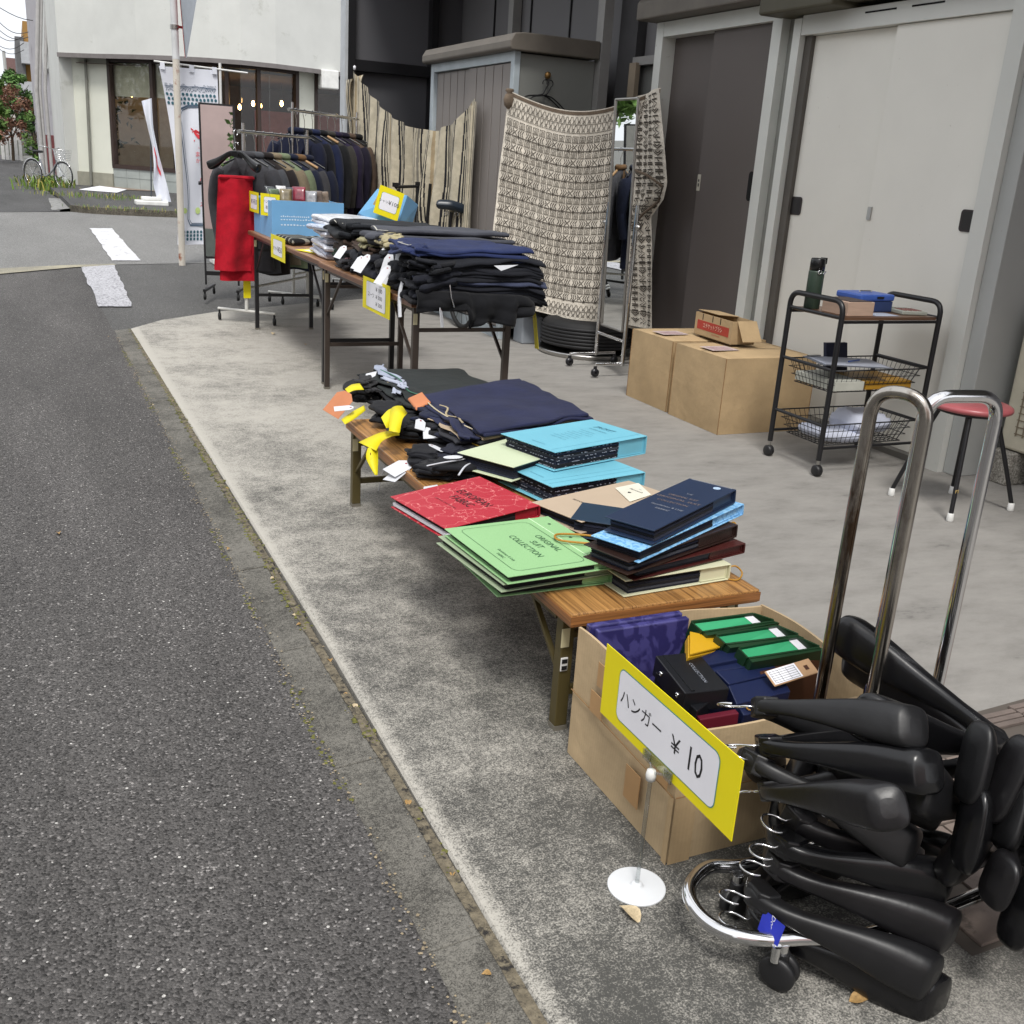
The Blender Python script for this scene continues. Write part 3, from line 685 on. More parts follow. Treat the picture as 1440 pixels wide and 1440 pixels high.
# ---------------------------------------------------------------- trees
GREEN = mat('leaf_green','#4f7034',.7,var=.45,vs=1.2); GREEN2 = mat('leaf_bright','#63823f',.7,var=.4,vs=1.2); RUSTL = mat('leaf_russet','#84604c',.7,var=.4,vs=1.5); BARK = mat('bark','#54483a',.9,var=.3,vs=10,bump=.6,bs=40)
def tree(label, loc, h, r, m, seed, n=2600, ls=.09, trunk=.09, low=.35, name='street_tree'):
    random.seed(seed); t = thing(name, label, 'tree', loc); x,y,z = loc
    b = MB(); tips = []
    b.tube([(x,y,z),(x+.05*h*.2,y,z+h*.3),(x-.03*h,y,z+h*.62)], [trunk,trunk*.8,trunk*.4], 8)
    for k in range(9):
        a = k*2.4; z0 = z+h*random.uniform(.25,.55); e = V(x+math.cos(a)*r*.7, y+math.sin(a)*r*.7, z0+h*random.uniform(.12,.35))
        b.tube([(x,y,z0), V(x,y,z0).lerp(e,.5)+V(0,0,.06*h), e], [trunk*.4,trunk*.25,trunk*.1], 5)
    part('trunk', b, BARK, t)
    cl = []
    for k in range(26):
        a = random.uniform(0,2*PI); q = random.uniform(.1,1)**.5; zz = random.uniform(low,1)
        rr = r*math.sqrt(max(.05, 1-((zz-low)/(1-low)*1.7-.8)**2))
        cl.append((V(x+math.cos(a)*rr*q, y+math.sin(a)*rr*q, z+h*zz), r*random.uniform(.2,.38)))
    b = MB()
    for i in range(n):
        c, rr = random.choice(cl); d = V(random.gauss(0,1), random.gauss(0,1), random.gauss(0,1)).normalized()
        p = c+d*rr*random.uniform(.4,1.05); u = V(random.gauss(0,1), random.gauss(0,1), random.gauss(0,.6)).normalized(); w = u.cross(d+V(.01,.3,.2)).normalized(); l = ls*random.uniform(.6,1.4)
        b.add([p-u*l, p+w*l*.5, p+u*l, p-w*l*.5], [(0,1,2,3)])
    part('crown', b, m, t)
    return t
tree('bright green tree at the far left edge of the street', ((-0.924,52,2.222)[0],52,0), 3.7, .8, GREEN2, 1, 3000, .10, .1, .25)
tree('dark green tree standing behind the russet one', ((0.217,64,2.547)[0],64,0), 4.2, .95, GREEN, 2, 3000, .12)
tree('russet leaved small tree beside the fence at the left', ((-0.16,56,1.745)[0],56,0), 3.2, 1.15, RUSTL, 3, 2600, .08, .07, .3)
tree('low green shrub at the foot of the ochre building', ((0.771,50,1.761)[0],50,0), 2.1, .6, GREEN2, 4, 1200, .07, .05, .1, 'shrub')
# fence under the trees
t = thing('roadside_fence', 'pale posts of a low fence under the trees at the left', 'fence', ((-0.372,58,0.784)[0],58,0)); 
for a in ((-0.592,58,1.092),(-0.406,58,1.104),(-0.22,58,1.117),(-0.003,58,1.132),(0.185,58,1.144)):
    a = V(a); b = MB(); b.box(a.x-.07,57.95,-.02,a.x+.07,58.05,1.5); part('post', b, WHITEP, t)
b = MB(); b.box((-0.852,58,0.914)[0],57.97,.2,(0.39,58,0.996)[0],58.03,.9); part('rail_panel', b, mat('fence_grey','#8c9087',.8), t)
# reflected world across the street and behind the viewer
t = thing('pink_house', 'pink rendered house across the street seen only in the mirrors', 'building', (-6,-14,0))
b = MB(); b.box(-12,-20,-.02,6,-16,9); part('wall', b, mat('pink_render','#efd0c9',.8,var=.1,vs=1), t)
b = MB(); b.box(-12,-15.9,-.02,6,-15.7,1.1); part('low_wall', b, mat('low_wall_brown','#8b8f88',.9), t)
tree('tall green tree by the pink house seen in the framed mirror', (-2.4,-12.5,0), 5.2, 1.7, GREEN2, 5, 4000, .12)
tree('leafy tree across the street seen in the chrome mirror', (-4.9,22.8,0), 6.4, 2.6, GREEN2, 6, 5000, .13)
tree('second leafy tree across the street seen in the chrome mirror', (-9.0,29,0), 7.5, 3.2, GREEN, 8, 4000, .14)
b = MB(); b.box(-14,-10,-.02,-9,14,5.5); solo('grey_house', b, mat('grey_render','#a9a59c',.9,obj=False), 'plain grey house across the street outside the picture', 'building')
# ================================================================ THE SHOP FRONT (right)
GPAN = mat('grey_panel', '#56565a', .55, var=.05, vs=.8); GPAN2 = mat('grey_wall_panel', '#6e6d6f', .7, var=.05, vs=.8)
POST = mat('pale_post', '#8d8c8a', .6); RUSTW = mat('rusty_white_paint', '#cbccc7', .5, var=.05, vs=1.2, obj=False, grime=('#7d6a55', 34, .70))
DOORW = mat('white_door_paint', '#e3e1d9', .55, var=.05, vs=1.1, bump=.5, bs=3, obj=False, grime=('#8b8072', 22, .675)); DOORD = mat('dark_door_paint', '#5c5552', .6, var=.05, vs=.9, obj=False)
JAMB = mat('jamb_paint', '#cfd1cc', .5, var=.06, vs=3, obj=False, grime=('#8f8b83', 15, .64)); OLIVE = mat('olive_brown_paint', '#4a4637', .6, var=.15, vs=3)
PILL = mat('grey_pillar', '#a6a8a6', .8, var=.06, vs=1.2, obj=False, bump=.2, bs=20, grime=('#6b5240', 24, .685))
SHEDW = mat('shed_side_paint', '#7f817d', .7, var=.05, vs=1.5); SHEDG = mat('shed_door_paint', '#837d79', .65, var=.05, vs=1.5); SHEDT = mat('shed_trim', '#aab4ba', .5); SHEDR = mat('shed_roof_paint','#655f57',.6)
sb = thing('shop_building', 'grey shop building with a covered forecourt, dark window wall and sliding doors', 'building', (4.1,6,0))
b = MB(); b.box(3.0,-3,3.3,7,10.7,3.6); part('shading_canopy', b, mat('canopy_grey','#6d6c69',.8), sb)  # unseen roof slab, put in and cut back to set the shade on the doors
# window wall at the far end, facing the viewer
b = MB(); b.box(2.99,10.55,0,4.6,10.62,3.3); part('dark_panel', b, GPAN, sb)
for x0,x1 in ((2.955,3.03),(3.80,3.87)):
    b = MB(); b.box(x0,10.44,0,x1,10.56,3.3); part('black_post', b, BLACKP, sb)
b = MB(); b.box(2.925,10.43,0,2.953,10.60,3.3); part('corner_strip', b, mat('pale_corner','#b4b8bc',.5), sb)
for z in (2.09,1.05): 
    b = MB(); b.box(3.032,10.46,z-.05,3.798,10.54,z+.05); part('black_rail', b, BLACKP, sb)
    b = MB(); b.box(3.872,10.46,z-.05,4.6,10.54,z+.05); part('black_rail', b, BLACKP, sb)
b = MB(); b.box(4.15,5.0,0,4.3,10.54,3.3); part('side_wall', b, GPAN2, sb)
for y in (9.7,8.9,8.15,7.5): 
    b = MB(); b.box(4.135,y-.006,0,4.149,y+.006,3.3); part('panel_joint', b, BLACKP, sb)
b = MB(); b.box(4.06,9.1,0,4.14,9.2,3.3); part('pale_post', b, POST, sb)
# post right of the shed, recess, small glazed bay
b = MB(); b.box(3.89,7.12,0,3.965,7.22,3.3); part('pale_post', b, POST, sb)
b = MB(); b.box(4.02,6.86,0,4.14,7.11,3.3); part('dark_recess', b, mat('recess_dark','#3c3b3d',.8), sb)
b = MB(); b.box(3.975,6.76,0,4.01,6.85,2.0); part('timber_strip', b, mat('tan_strip','#8a7d6c',.7), sb)
b = MB(); b.box(4.06,6.50,0,4.10,6.84,1.98); part('grey_pane', b, mat('grey_glass','#70716f',.25), sb)
b = MB(); b.box(4.0,6.50,1.985,4.09,6.855,2.04); part('pane_head', b, POST, sb)
b = MB(); b.box(4.09,6.50,2.05,4.14,6.85,3.3); part('wall_panel', b, GPAN2, sb)
# dark sliding doors
b = MB(); b.box(3.93,6.37,0,4.14,6.455,2.22); part('door_jamb', b, JAMB, sb)
b = MB(); b.box(3.93,5.13,0,4.14,5.215,2.22); part('door_jamb', b, JAMB, sb)
b = MB(); b.box(3.932,5.217,2.13,4.13,6.368,2.22); part('door_head', b, JAMB, sb)
b = MB(); b.prism([V(3.80,6.52,2.225),V(3.80,6.52,2.33),V(3.86,6.52,2.40),V(4.13,6.52,2.42),V(4.13,6.52,2.225)], (0,-1.40,0)); part('door_hood', b, SHEDR, sb, bevel=.01)
d1 = MB(); d1.box(4.03,5.80,.02,4.06,6.368,2.13); part('sliding_door', d1, DOORD, sb, bevel=.003)
d2 = MB(); d2.box(3.97,5.217,.02,4.0,5.84,2.13); dd = part('sliding_door', d2, DOORD, sb, bevel=.003)
p = (3.97,5.282,1.238); b = MB(); b.poly(rrect((3.968,p[1],p[2]), (0,-1,0), (0,0,1), .05,.17,.024)); part('handle', b, DARKIN, dd)
p = (4,5.825,1.238); b = MB(); b.box(3.968,p[1]-.02,p[2]-.05,3.9695,p[1]+.015,p[2]+.05); o = part('sticker', b, mat('old_sticker','#b5b0a2',.7), dd)
b = MB(); b.box(3.9675,p[1]-.008,p[2]-.025,3.968,p[1]+.005,p[2]-.005); b.box(3.9675,p[1]-.008,p[2]+.005,3.968,p[1]+.005,p[2]+.02); part('sticker_print', b, INK, o)
p = (3.92,5.258,2.195); b = MB(); b.box(3.926,p[1]-.05,p[2]-.015,3.929,p[1]+.04,p[2]+.015); part('blue_sticker', b, mat('faded_blue','#7fa6bd',.6), sb)
# grey strip between, olive shutter box over white doors
b = MB(); b.box(3.985,5.02,0,4.14,5.128,2.3); part('grey_strip', b, mat('strip_grey','#8a8b86',.7,obj=False), sb)
b = MB(); b.box(3.925,4.955,0,4.14,5.018,2.12); part('door_jamb', b, JAMB, sb)
b = MB(); b.prism([V(3.78,5.16,2.135),V(3.78,5.16,2.30),V(3.84,5.16,2.42),V(4.13,5.16,2.42),V(4.13,5.16,2.135)], (0,-.60,0)); part('shutter_box', b, OLIVE, sb, bevel=.012)
b = MB(); b.prism([V(3.84,4.555,2.16),V(3.84,4.555,2.30),V(3.90,4.555,2.42),V(4.13,4.555,2.42),V(4.13,4.555,2.16)], (0,-1.3,0)); part('shutter_box', b, mat('olive_rear','#5b5849',.6), sb)
b = MB(); b.box(3.928,3.50,2.035,4.13,4.953,2.133); hd = part('door_head', b, RUSTW, sb)
for a,c in (((3.926,4.472,2.09),(3.926,4.257,2.09)),((3.926,4.156,2.093),(3.926,3.954,2.092))):
    a = V(a); c = V(c); b = MB(); b.box(3.9255,c.y,2.10,3.9275,a.y,2.108); part('vent_slot', b, DARKIN, hd)
b = MB(); b.box(3.96,4.895,.03,3.985,4.952,2.034); part('guide_gap', b, mat('gap_dark','#57534e',.7), sb)
w1 = MB(); w1.box(3.985,4.215,.03,4.01,4.895,2.033); w1o = part('sliding_door', w1, DOORW, sb, bevel=.002)
w2 = MB(); w2.box(3.95,3.535,.03,3.98,4.255,2.033); w2o = part('sliding_door', w2, DOORW, sb, bevel=.002)
for (p,par,xx) in (((3.983,4.877,1.152),w1o,3.983),((3.948,3.573,1.158),w2o,3.948)):
    b = MB(); b.prism(rrect((xx,p[1],p[2]), (0,-1,0), (0,0,1), .135,.098,.016), (-.004,0,0)); h = part('handle', b, mat('handle_metal','#3c3636',.35,.5), par)
    b = MB(); b.poly(rrect((xx-.0052,p[1],p[2]), (0,-1,0), (0,0,1), .112,.080,.010)); part('handle_recess', b, mat('recess','#1c1919',.5), h)
p = (3.95,4.233,1.15); b = MB(); b.box(3.942,p[1]-.014,p[2]-.032,3.949,p[1]+.012,p[2]+.032); part('lock_plate', b, STEEL, w2o)
b = MB(); b.box(3.90,3.54,0,4.02,4.96,.03); part('door_track', b, mat('track','#6c6a66',.5,.3), sb)
b = MB(); b.box(3.90,3.445,0,4.14,3.533,2.3); part('door_jamb', b, RUSTW, sb)
b = MB(); b.box(3.935,3.36,0,4.62,3.443,3.3); part('pillar', b, PILL, sb, bevel=.004)
b = MB(); b.box(4.5,-3,0,4.62,3.355,3.3); part('wall', b, GPAN2, sb)
b = MB(); b.box(4.15,3.445,0,4.3,5.0,3.3); part('wall', b, GPAN2, sb)
b = MB(); b.box(4.3,3.445,0,7,11,.02); part('floor_inside', b, GPAN2, sb)
# ---- outdoor unit on a block (cropped by the frame)
ac = thing('air_conditioner_unit', 'cream outdoor air conditioner unit with a wire grille at the right edge', 'air conditioner', (4.2,3.0,.16))
b = MB(); b.box(4.09,2.94,.16,4.48,3.29,.80); part('casing', b, mat('ac_cream','#bcb6a4',.5), ac, bevel=.012)
b = MB(); 
for k in range(16): b.box(4.086,2.97,.24+k*.032,4.0895,3.22,.244+k*.032)
for k in range(7): b.box(4.084,2.98+k*.038,.23,4.0875,2.984+k*.038,.75)
for k in range(14): b.box(4.13+k*.026,2.934,.22,4.134+k*.026,2.9395,.74)
part('grille', b, mat('grille_brown','#7d7260',.5), ac)
b = MB(); b.box(4.05,2.90,.0,4.5,3.02,.155); solo('concrete_block', b, KERB, 'long concrete block under the front of the air conditioner', 'block', bevel=.008)
b = MB(); b.box(4.05,3.18,.0,4.5,3.30,.155); solo('concrete_block', b, KERB, 'long concrete block under the back of the air conditioner by the pillar', 'block', bevel=.008)
# ---------------------------------------------------------------- prefab storage shed
sh = thing('storage_shed', 'grey prefabricated storage shed with grooved sliding doors and a pale frame', 'shed', (3.55,8,0))
X0, X1, Y0, Y1 = 3.25, 3.885, 7.2, 8.88
b = MB(); b.box(X0+.04,Y0,.08,X1,Y1,2.02); part('body', b, SHEDW, sh)
b = MB(); b.box(X0-.012,Y0-.012,0,X0+.035,Y0+.05,2.03); part('corner_post', b, SHEDT, sh, bevel=.003)
b = MB(); b.box(X0-.012,Y1-.06,0,X0+.035,Y1+.01,2.03); part('corner_post', b, SHEDT, sh, bevel=.003)
b = MB(); b.box(X0-.010,Y0+.052,1.965,X0+.035,Y1-.062,2.03); part('top_rail', b, SHEDT, sh, bevel=.003)
b = MB(); b.box(X0-.010,Y0+.052,0,X0+.035,Y1-.062,.08); part('bottom_rail', b, SHEDT, sh)
dr = []
for (ya,yb_,dx) in ((Y0+.055,Y0+.87,.004),(Y0+.84,Y1-.065,.022)):
    b = MB(); b.box(X0+dx+.004,ya,.085,X0+dx+.012,yb_,1.96); o = part('sliding_door', b, SHEDG, sh); dr.append(o)
    n = 5; w = (yb_-ya)/n
    for k in range(n):
        b = MB(); b.box(X0+dx-.002,ya+k*w+.006,.09,X0+dx+.003,ya+(k+1)*w-.006,1.955); part('panel', b, SHEDG, o, bevel=.002)
b = MB()
prof = [(-.06,2.03),(-.075,2.045),(-.075,2.09),(-.045,2.14),(.03,2.15)]
b.prism([V(X0+x,Y0-.07,z) for x,z in prof]+[V(X1,Y0-.07,2.15),V(X1,Y0-.07,2.03)], (0,Y1-Y0+.14,0)); part('roof', b, SHEDR, sh, bevel=.008)
p = V((3.505,7.19,1.894)); b = MB(); b.lathe((p.x,7.188,p.z), [(0,-.02),(.018,-.017),(.024,-.006),(.024,0)], 16, ax=(0,1,0)); hk = part('round_hook', b, mat('brass','#8a6a3c',.4,.6), sh)
# black wire hangers on the hook
for k,(dx,rz,lb) in enumerate(((0,.0,'black hanger on the brass hook of the shed, its whole hook in view'),(-.03,.12,'black hanger behind the other on the shed hook, mostly under the patterned cloth'))):
    b = MB(); q = V(p.x+dx, 7.165+.008*k, p.z-.05)
    b.tube(arc(q+V(.012,0,-.005), (1,0,0), (0,0,1), .024, -1.2, 3.5, 10)+[], .004, 6)
    a0 = q+V(.02,0,-.03); c = q+V(-.02,0,-.085)
    b.tube(smooth([a0, a0+V(-.01,0,-.02), c, c+V(-.10-.02*k,0,-.02), c+V(-.17,0,-.09)], 4), .005, 6); b.tube(smooth([c, c+V(.07,0,-.02), c+V(.17,0,-.09)], 4), .005, 6); b.tube([c+V(-.17,0,-.09), c+V(.17,0,-.09)], .004, 6)
    solo('wire_hanger', b, BLACKP, lb, 'hanger', 'hangers on the shed hook')
# ---------------------------------------------------------------- striped curtain
random.seed(5)
CB, CBK, CBG, CBR = cloth('curtain_cream','#b9b09b'), cloth('curtain_black','#1f1f24'), cloth('curtain_grey','#7f7a70'), cloth('curtain_tan','#a08f72')
A0 = V((2.993,10.38,2.025)); A1 = V((3.22,7.813,1.735)); A1.x = 3.215
seq = []
def stripe_at(u):
    t = (u*8.6) % 1.0
    if .06 < t < .115 or .15 < t < .19: return 1
    if .225 < t < .25: return 1
    if .34 < t < .42: return 3
    if .52 < t < .55: return 2
    if .60 < t < .66: return 2
    if .69 < t < .74: return 1
    return 0
TOPC = [(0,.0),(.10,-.07),(.25,-.20),(.42,-.30),(.58,-.335),(.74,-.315),(.88,-.22),(1,0)]
def topz(u):
    for i in range(len(TOPC)-1):
        if u <= TOPC[i+1][0]:
            f = (u-TOPC[i][0])/(TOPC[i+1][0]-TOPC[i][0]); f = f*f*(3-2*f)*.4+f*.6; return TOPC[i][1]+(TOPC[i+1][1]-TOPC[i][1])*f
    return 0
def cur(u, v):
    p = A0.lerp(A1, u); zt = p.z+topz(u); z = zt+(.16-zt)*v
    d = (A1-A0).normalized(); nrm = V(-d.y,d.x,0)*-1
    pin = 1-math.exp(-min(u,1-u)*8)
    amp = (.020+.042*min(1,v*1.5))*(.35+.65*pin); ph = u*2*PI*10+1.6*math.sin(u*9+v*1.2)
    off_ = math.sin(ph)*amp+noise.noise(Vector((u*6,v*2.5,3)))*.05*pin
    uu = u+.05*math.sin(2*PI*u)*v*.6
    q = A0.lerp(A1, uu); return V(q.x,q.y,0)+nrm*(off_+.05*math.sin(PI*u))+V(0,0,z+noise.noise(Vector((u*14,v*9,1)))*.004)
b = MB(); b.grid(640,36,cur,mfn=lambda u,v: stripe_at(u+.006*math.sin(v*4+u*20)))
t = thing('striped_curtain', 'cream curtain with black and grey stripes sagging between two pins behind the racks', 'curtain', (3.1,9,0))
part('cloth', b, [CB,CBK,CBG,CBR], t)
b = MB()
b.grid(40,20,lambda u,v: A0+V(-.07+.16*u-.02*math.sin(v*5), -.05-.05*math.sin(u*9+v), -.02-.62*v*(1-.55*u)-.07*(1-u)*(v<.1)), mfn=lambda u,v: stripe_at(u*.22+.7))
part('corner_fold', b, [CB,CBK,CBG,CBR], t)
b = MB()
b.grid(40,30,lambda u,v: A1+V(-.045-.02*math.sin(u*12), -.16*(1-u)+.02+.10*(1-u)*v*.6, -.03-(1.35)*v-.05*u), mfn=lambda u,v: stripe_at(u*.2+.3))
part('corner_fold', b, [CB,CBK,CBG,CBR], t)
b = MB(); b.lathe(A0+V(0,-.04,.02), [(0,-.012),(.012,-.01),(.014,.02),(0,.03)], 8); part('pin', b, PAPER, t)
# ---------------------------------------------------------------- patterned cloth
PC = cloth('ivory_cloth','#dcd4c6'); PCD = cloth('taupe_border','#6e6052'); PRT = mat('dark_print','#4a443d',.9,var=.2)
K0 = V(3.19,7.13,1.765); K1 = V(3.915,6.30,1.815)
def pat(u, v):
    p = K0.lerp(K1, u); top = p.z-.155*math.sin(PI*u)*(1-.15*(1-u))
    bot = .30-.08*u+.012*math.sin(u*9)
    z = top+(bot-top)*v
    d = (K1-K0).normalized(); nn = V(d.y,-d.x,0)
    if nn.y > 0: nn = -nn
    off_ = .02+.035*math.sin(PI*u)+.014*math.sin(u*17+v*3)*(.3+v)+.012*noise.noise(Vector((u*4,v*4,0)))+.025*v
    # left edge flares outward at the bottom
    uu = u-.07*(1-u)*v
    q = K0.lerp(K1, uu); return V(q.x,q.y,z)+nn*off_
t = thing('patterned_cloth', 'ivory cloth printed with dark geometric rows hung between the shed corner and door frame', 'cloth', (3.55,6.7,0))
b = MB(); b.grid(90,90,pat); part('cloth', b, PC, t)
def onp(u, v):
    e = .004; p = V(pat(u,v)); a = V(pat(u+e,v))-V(pat(u-e,v)); c = V(pat(u,v+e))-V(pat(u,v-e)); n = c.cross(a)
    if n.y > 0 or (n.x > .9 and n.y > -.01): n = -n
    return p+n.normalized()*.0035
CW, CH = .045, .034
pr = MB()
def stroke(mb, fn, pts, w, closed=False, div=1):
    P = []
    for i in range(len(pts)-(0 if closed else 1)):
        a = pts[i]; c = pts[(i+1) % len(pts)]
        for k in range(div): P.append((a[0]+(c[0]-a[0])*k/div, a[1]+(c[1]-a[1])*k/div))
    if not closed: P.append(pts[-1])
    n = len(P); L = []; R = []
    for i in range(n):
        a = P[i-1] if (closed or i > 0) else P[0]; c = P[(i+1)%n] if (closed or i < n-1) else P[-1]
        tx, ty = (c[0]-a[0])*1.1, (c[1]-a[1])*1.45; l = math.hypot(tx, ty) or 1; nx, ny = -ty/l*w/2/1.1, tx/l*w/2/1.45
        L.append(fn(P[i][0]+nx, P[i][1]+ny)); R.append(fn(P[i][0]-nx, P[i][1]-ny))
    m_ = n if closed else n-1
    mb.add(L+R, [(i, n+i, n+(i+1)%n, (i+1)%n) for i in range(m_)])
rows = 11; v = .115; RH = .072; w = .0052
for r in range(rows):
    v0 = v+r*RH; rj = random.random()
    n = 21
    for c in range(n):
        u0 = .012+c*(.976/n); U = .976/n
        # squares row
        if u0+U > .995: continue
        def q(x, y): return (u0+x*U, v0+y*RH)
        stroke(pr, onp, [q(.14,.06),q(.86,.06),q(.86,.44),q(.14,.44)], w, True)
        stroke(pr, onp, [q(.34,.16),q(.66,.16),q(.66,.40)], w*.8); stroke(pr, onp, [q(.34,.40),q(.34,.24),q(.5,.24),q(.5,.40)], w*.8)
        # chevrons / hourglass row
        if c % 3 == 1:
            stroke(pr, onp, [q(.15,.56),q(.5,.74),q(.85,.56)], w); stroke(pr, onp, [q(.15,.94),q(.5,.76),q(.85,.94)], w)
            stroke(pr, onp, [q(.30,.66),q(.16,.75),q(.30,.84)], w*.7)
        else:
            s_ = 1 if c % 3 == 0 else -1
            for k in (0,.3,.6):
                x = .2+k if s_ > 0 else .8-k
                stroke(pr, onp, [q(x,.56),q(x+.22*s_,.75),q(x,.94)], w*.95)
    stroke(pr, onp, [(.01,v0+.49*RH),(.985,v0+.49*RH)], w*.45, div=30)
    stroke(pr, onp, [(.01,v0+1.0*RH),(.985,v0+1.0*RH)], w*.9, div=30)
    for c in range(14):
        x = .04+c*.07; stroke(pr, onp, [(x-.006,v0+1.0*RH-.006),(x+.006,v0+1.0*RH+.006)], w); stroke(pr, onp, [(x+.006,v0+1.0*RH-.006),(x-.006,v0+1.0*RH+.006)], w)
for r,(va,vb) in enumerate(((.028,.060),(.066,.100),(.925,.952),(.958,.985))):
    for c in range(30):
        x = .015+c*.0323
        stroke(pr, onp, [(x,va),(x+.012,vb),(x+.026,va)], w*.8); stroke(pr, onp, [(x+.004,vb),(x+.014,(va+vb)/2),(x+.022,vb)], w*.8)
    stroke(pr, onp, [(.01,vb+.004),(.985,vb+.004)], w*.6, div=30)
part('printed_pattern', pr, PRT, t)
b = MB(); stroke(b, onp, [(.0,.012),(.998,.012)], .022, div=40); part('top_border', b, PCD, t)
b = MB(); stroke(b, onp, [(.01,.992),(.99,.992)], .02, div=40); part('hem', b, PC, t)
# right-hand folded flap
FR_ = [(3.83,6.182,1.802),(3.83,6.107,1.558),(3.81,5.972,1.218),(3.81,5.995,1.12),(3.84,6.169,0.997),(3.84,6.119,0.838),(3.84,6.038,0.565),(3.84,5.958,0.261)]
FL_ = [(3.8,6.518,1.739),(3.8,6.483,1.557),(3.78,6.418,1.199),(3.78,6.408,1.096),(3.8,6.429,0.978),(3.8,6.407,0.812),(3.8,6.4,0.52),(3.8,6.391,0.261)]
FV = [0,.15,.38,.44,.51,.60,.80,1]
def flap(u, v):
    i = 0
    while i < len(FV)-2 and v > FV[i+1]: i += 1
    f = (v-FV[i])/(FV[i+1]-FV[i]); r_ = V(FR_[i]).lerp(V(FR_[i+1]),f); l_ = V(FL_[i]).lerp(V(FL_[i+1]),f)
    p = l_.lerp(r_,u); p.x += -.018*math.sin(u*9+v*5)*(.4+.6*u); return p
b = MB(); b.grid(16,60,flap); part('side_fold', b, PC, t)
fl = MB()
def onf(u, v): return V(flap(u, v))+V(-.005,-.004,.001)
random.seed(9)
for r in range(34):
    for c in range(5):
        u0, v0 = .05+c*.185, .015+r*.0285
        if v0 > .96: continue
        def q(x,y): return (u0+x*.165, v0+y*.026)
        k = random.choice((0,0,1,2))
        if k == 0: stroke(fl, onf, [q(.1,.1),q(.9,.1),q(.9,.9),q(.1,.9)], .0085, True); stroke(fl, onf, [q(.4,.3),q(.6,.7)], .0085)
        elif k == 1: stroke(fl, onf, [q(0,0),q(.5,.5),q(0,1)], .0085); stroke(fl, onf, [q(.4,0),q(.9,.5),q(.4,1)], .0085)
        else: stroke(fl, onf, [q(0,.2),q(.5,.8),q(1,.2)], .0085); stroke(fl, onf, [q(.2,.1),q(.5,.4),q(.8,.1)], .008)
    if r % 4 == 3: stroke(fl, onf, [(.02,.015+(r+1)*.0285-.0015),(.97,.015+(r+1)*.0285-.0015)], .004, div=8)
part('side_fold_print', fl, PRT, t)
b = MB(); b.tube([V((3.77,6.334,1.293)),V((3.775,6.144,1.263)),V((3.78,5.947,1.2)),V((3.78,5.979,1.106)),V((3.785,6.157,1.018)),V((3.78,6.279,0.926))], .009, 6); part('side_fold_hem', b, PCD, t)
b = MB(); b.lathe(K0+V(-.01,-.02,-.04), [(.01,-.085),(.035,-.06),(.042,-.02),(.030,.012),(.018,.022),(.032,.036),(.026,.05),(0,.045)], 12); part('knot', b, PCD, t)
# ---------------------------------------------------------------- tyres under the cloth
t = thing('car_tyre', 'black tyre lying flat on a metal tray beneath the patterned cloth', 'tyre', (3.70,6.62,0))
b = MB()
b.lathe((3.70,6.62,.05), [(.17,.02),(.24,0),(.30,.01),(.335,.04),(.345,.10),(.335,.17),(.30,.20),(.24,.21),(.17,.19),(.165,.10),(.17,.02)], 48); part('tread', b, BLACKR, t)
b = MB()
for k in range(6): b.lathe((3.70,6.62,.075+k*.024), [(.3465,0),(.350,.005),(.350,.013),(.3465,.018)], 48)
part('groove', b, mat('tyre_rib','#1c1c1e',.6), t)
b = MB(); b.lathe((3.70,6.62,0), [(.0,.0),(.355,.0),(.365,.02),(.365,.035),(.35,.03),(.0,.03)], 48); part('tray', b, STEEL, t)
b = MB(); p = V((3.388,7.05,0.143)); b.box(p.x-.05,6.98,0,p.x+.12,7.14,.20); solo('plastic_box', b, mat('pale_grey_plastic','#8f959c',.5), 'pale grey plastic box on the floor by the shed corner', 'box', bevel=.01)
# ---------------------------------------------------------------- chrome standing mirror
t = thing('standing_mirror', 'narrow chrome standing mirror on castors in front of the patterned cloth', 'mirror', (3.5,5.95,0))
a0 = V(*(3.498,6.127,0.085)[:2],0); a1 = V(*(3.476,5.75,0.085)[:2],0)+V(.012,0,0); dr_ = (a1-a0); dr_.z = 0; wd = dr_.length; dr_.normalize(); nm = V(dr_.y,-dr_.x,0)
if nm.x > 0: nm = -nm
for q in (a0,a1):
    b = MB(); b.tube([V(q.x,q.y,.075), V(q.x,q.y,1.08)], .014, 10); part('post', b, CHROME, t)
    e0 = q+V(-.20,-.0,.085); e1 = q+V(.16,.02,.085); b = MB(); b.tube([e0,e1], .011, 8); part('foot', b, CHROME, t)
    for e in (e0,e1):
        b = MB(); b.cyl(e+V(0,0,-.012), e+V(0,0,-.03), .012, 10); b.lathe(e+V(0,-.014,-.052), [(.008,0),(.026,.004),(.028,.014),(.026,.024),(.008,.028)], 16, ax=(0,1,0)); part('castor', b, mat('caster_dark','#26262a',.3,.3), t)
b = MB(); b.tube([a0+V(0,0,.23),a1+V(0,0,.23)], .011, 8); part('cross_rail', b, CHROME, t)
zb, zt = .29, 1.70; m0 = a0+dr_*.045+nm*.02; m1 = a1-dr_*.045+nm*.02; tl = nm*.022
fr = MB()
for (p,q) in ((m0+V(0,0,zb)-tl, m0+V(0,0,zt)+tl),(m1+V(0,0,zb)-tl, m1+V(0,0,zt)+tl)): fr.tube([p,q], .010, 6)
fr.tube([m0+V(0,0,zb)-tl,m1+V(0,0,zb)-tl], .009, 6); fr.tube([m0+V(0,0,zt)+tl,m1+V(0,0,zt)+tl], .009, 6); part('frame', fr, STEEL, t)
yaw = -.03
gq = [m0+V(0,0,zb)-tl, m1+V(0,0,zb)-tl, m1+V(0,0,zt)+tl, m0+V(0,0,zt)+tl]; b = MB(); b.poly(gq); part('mirror_glass', b, MIRROR, t)
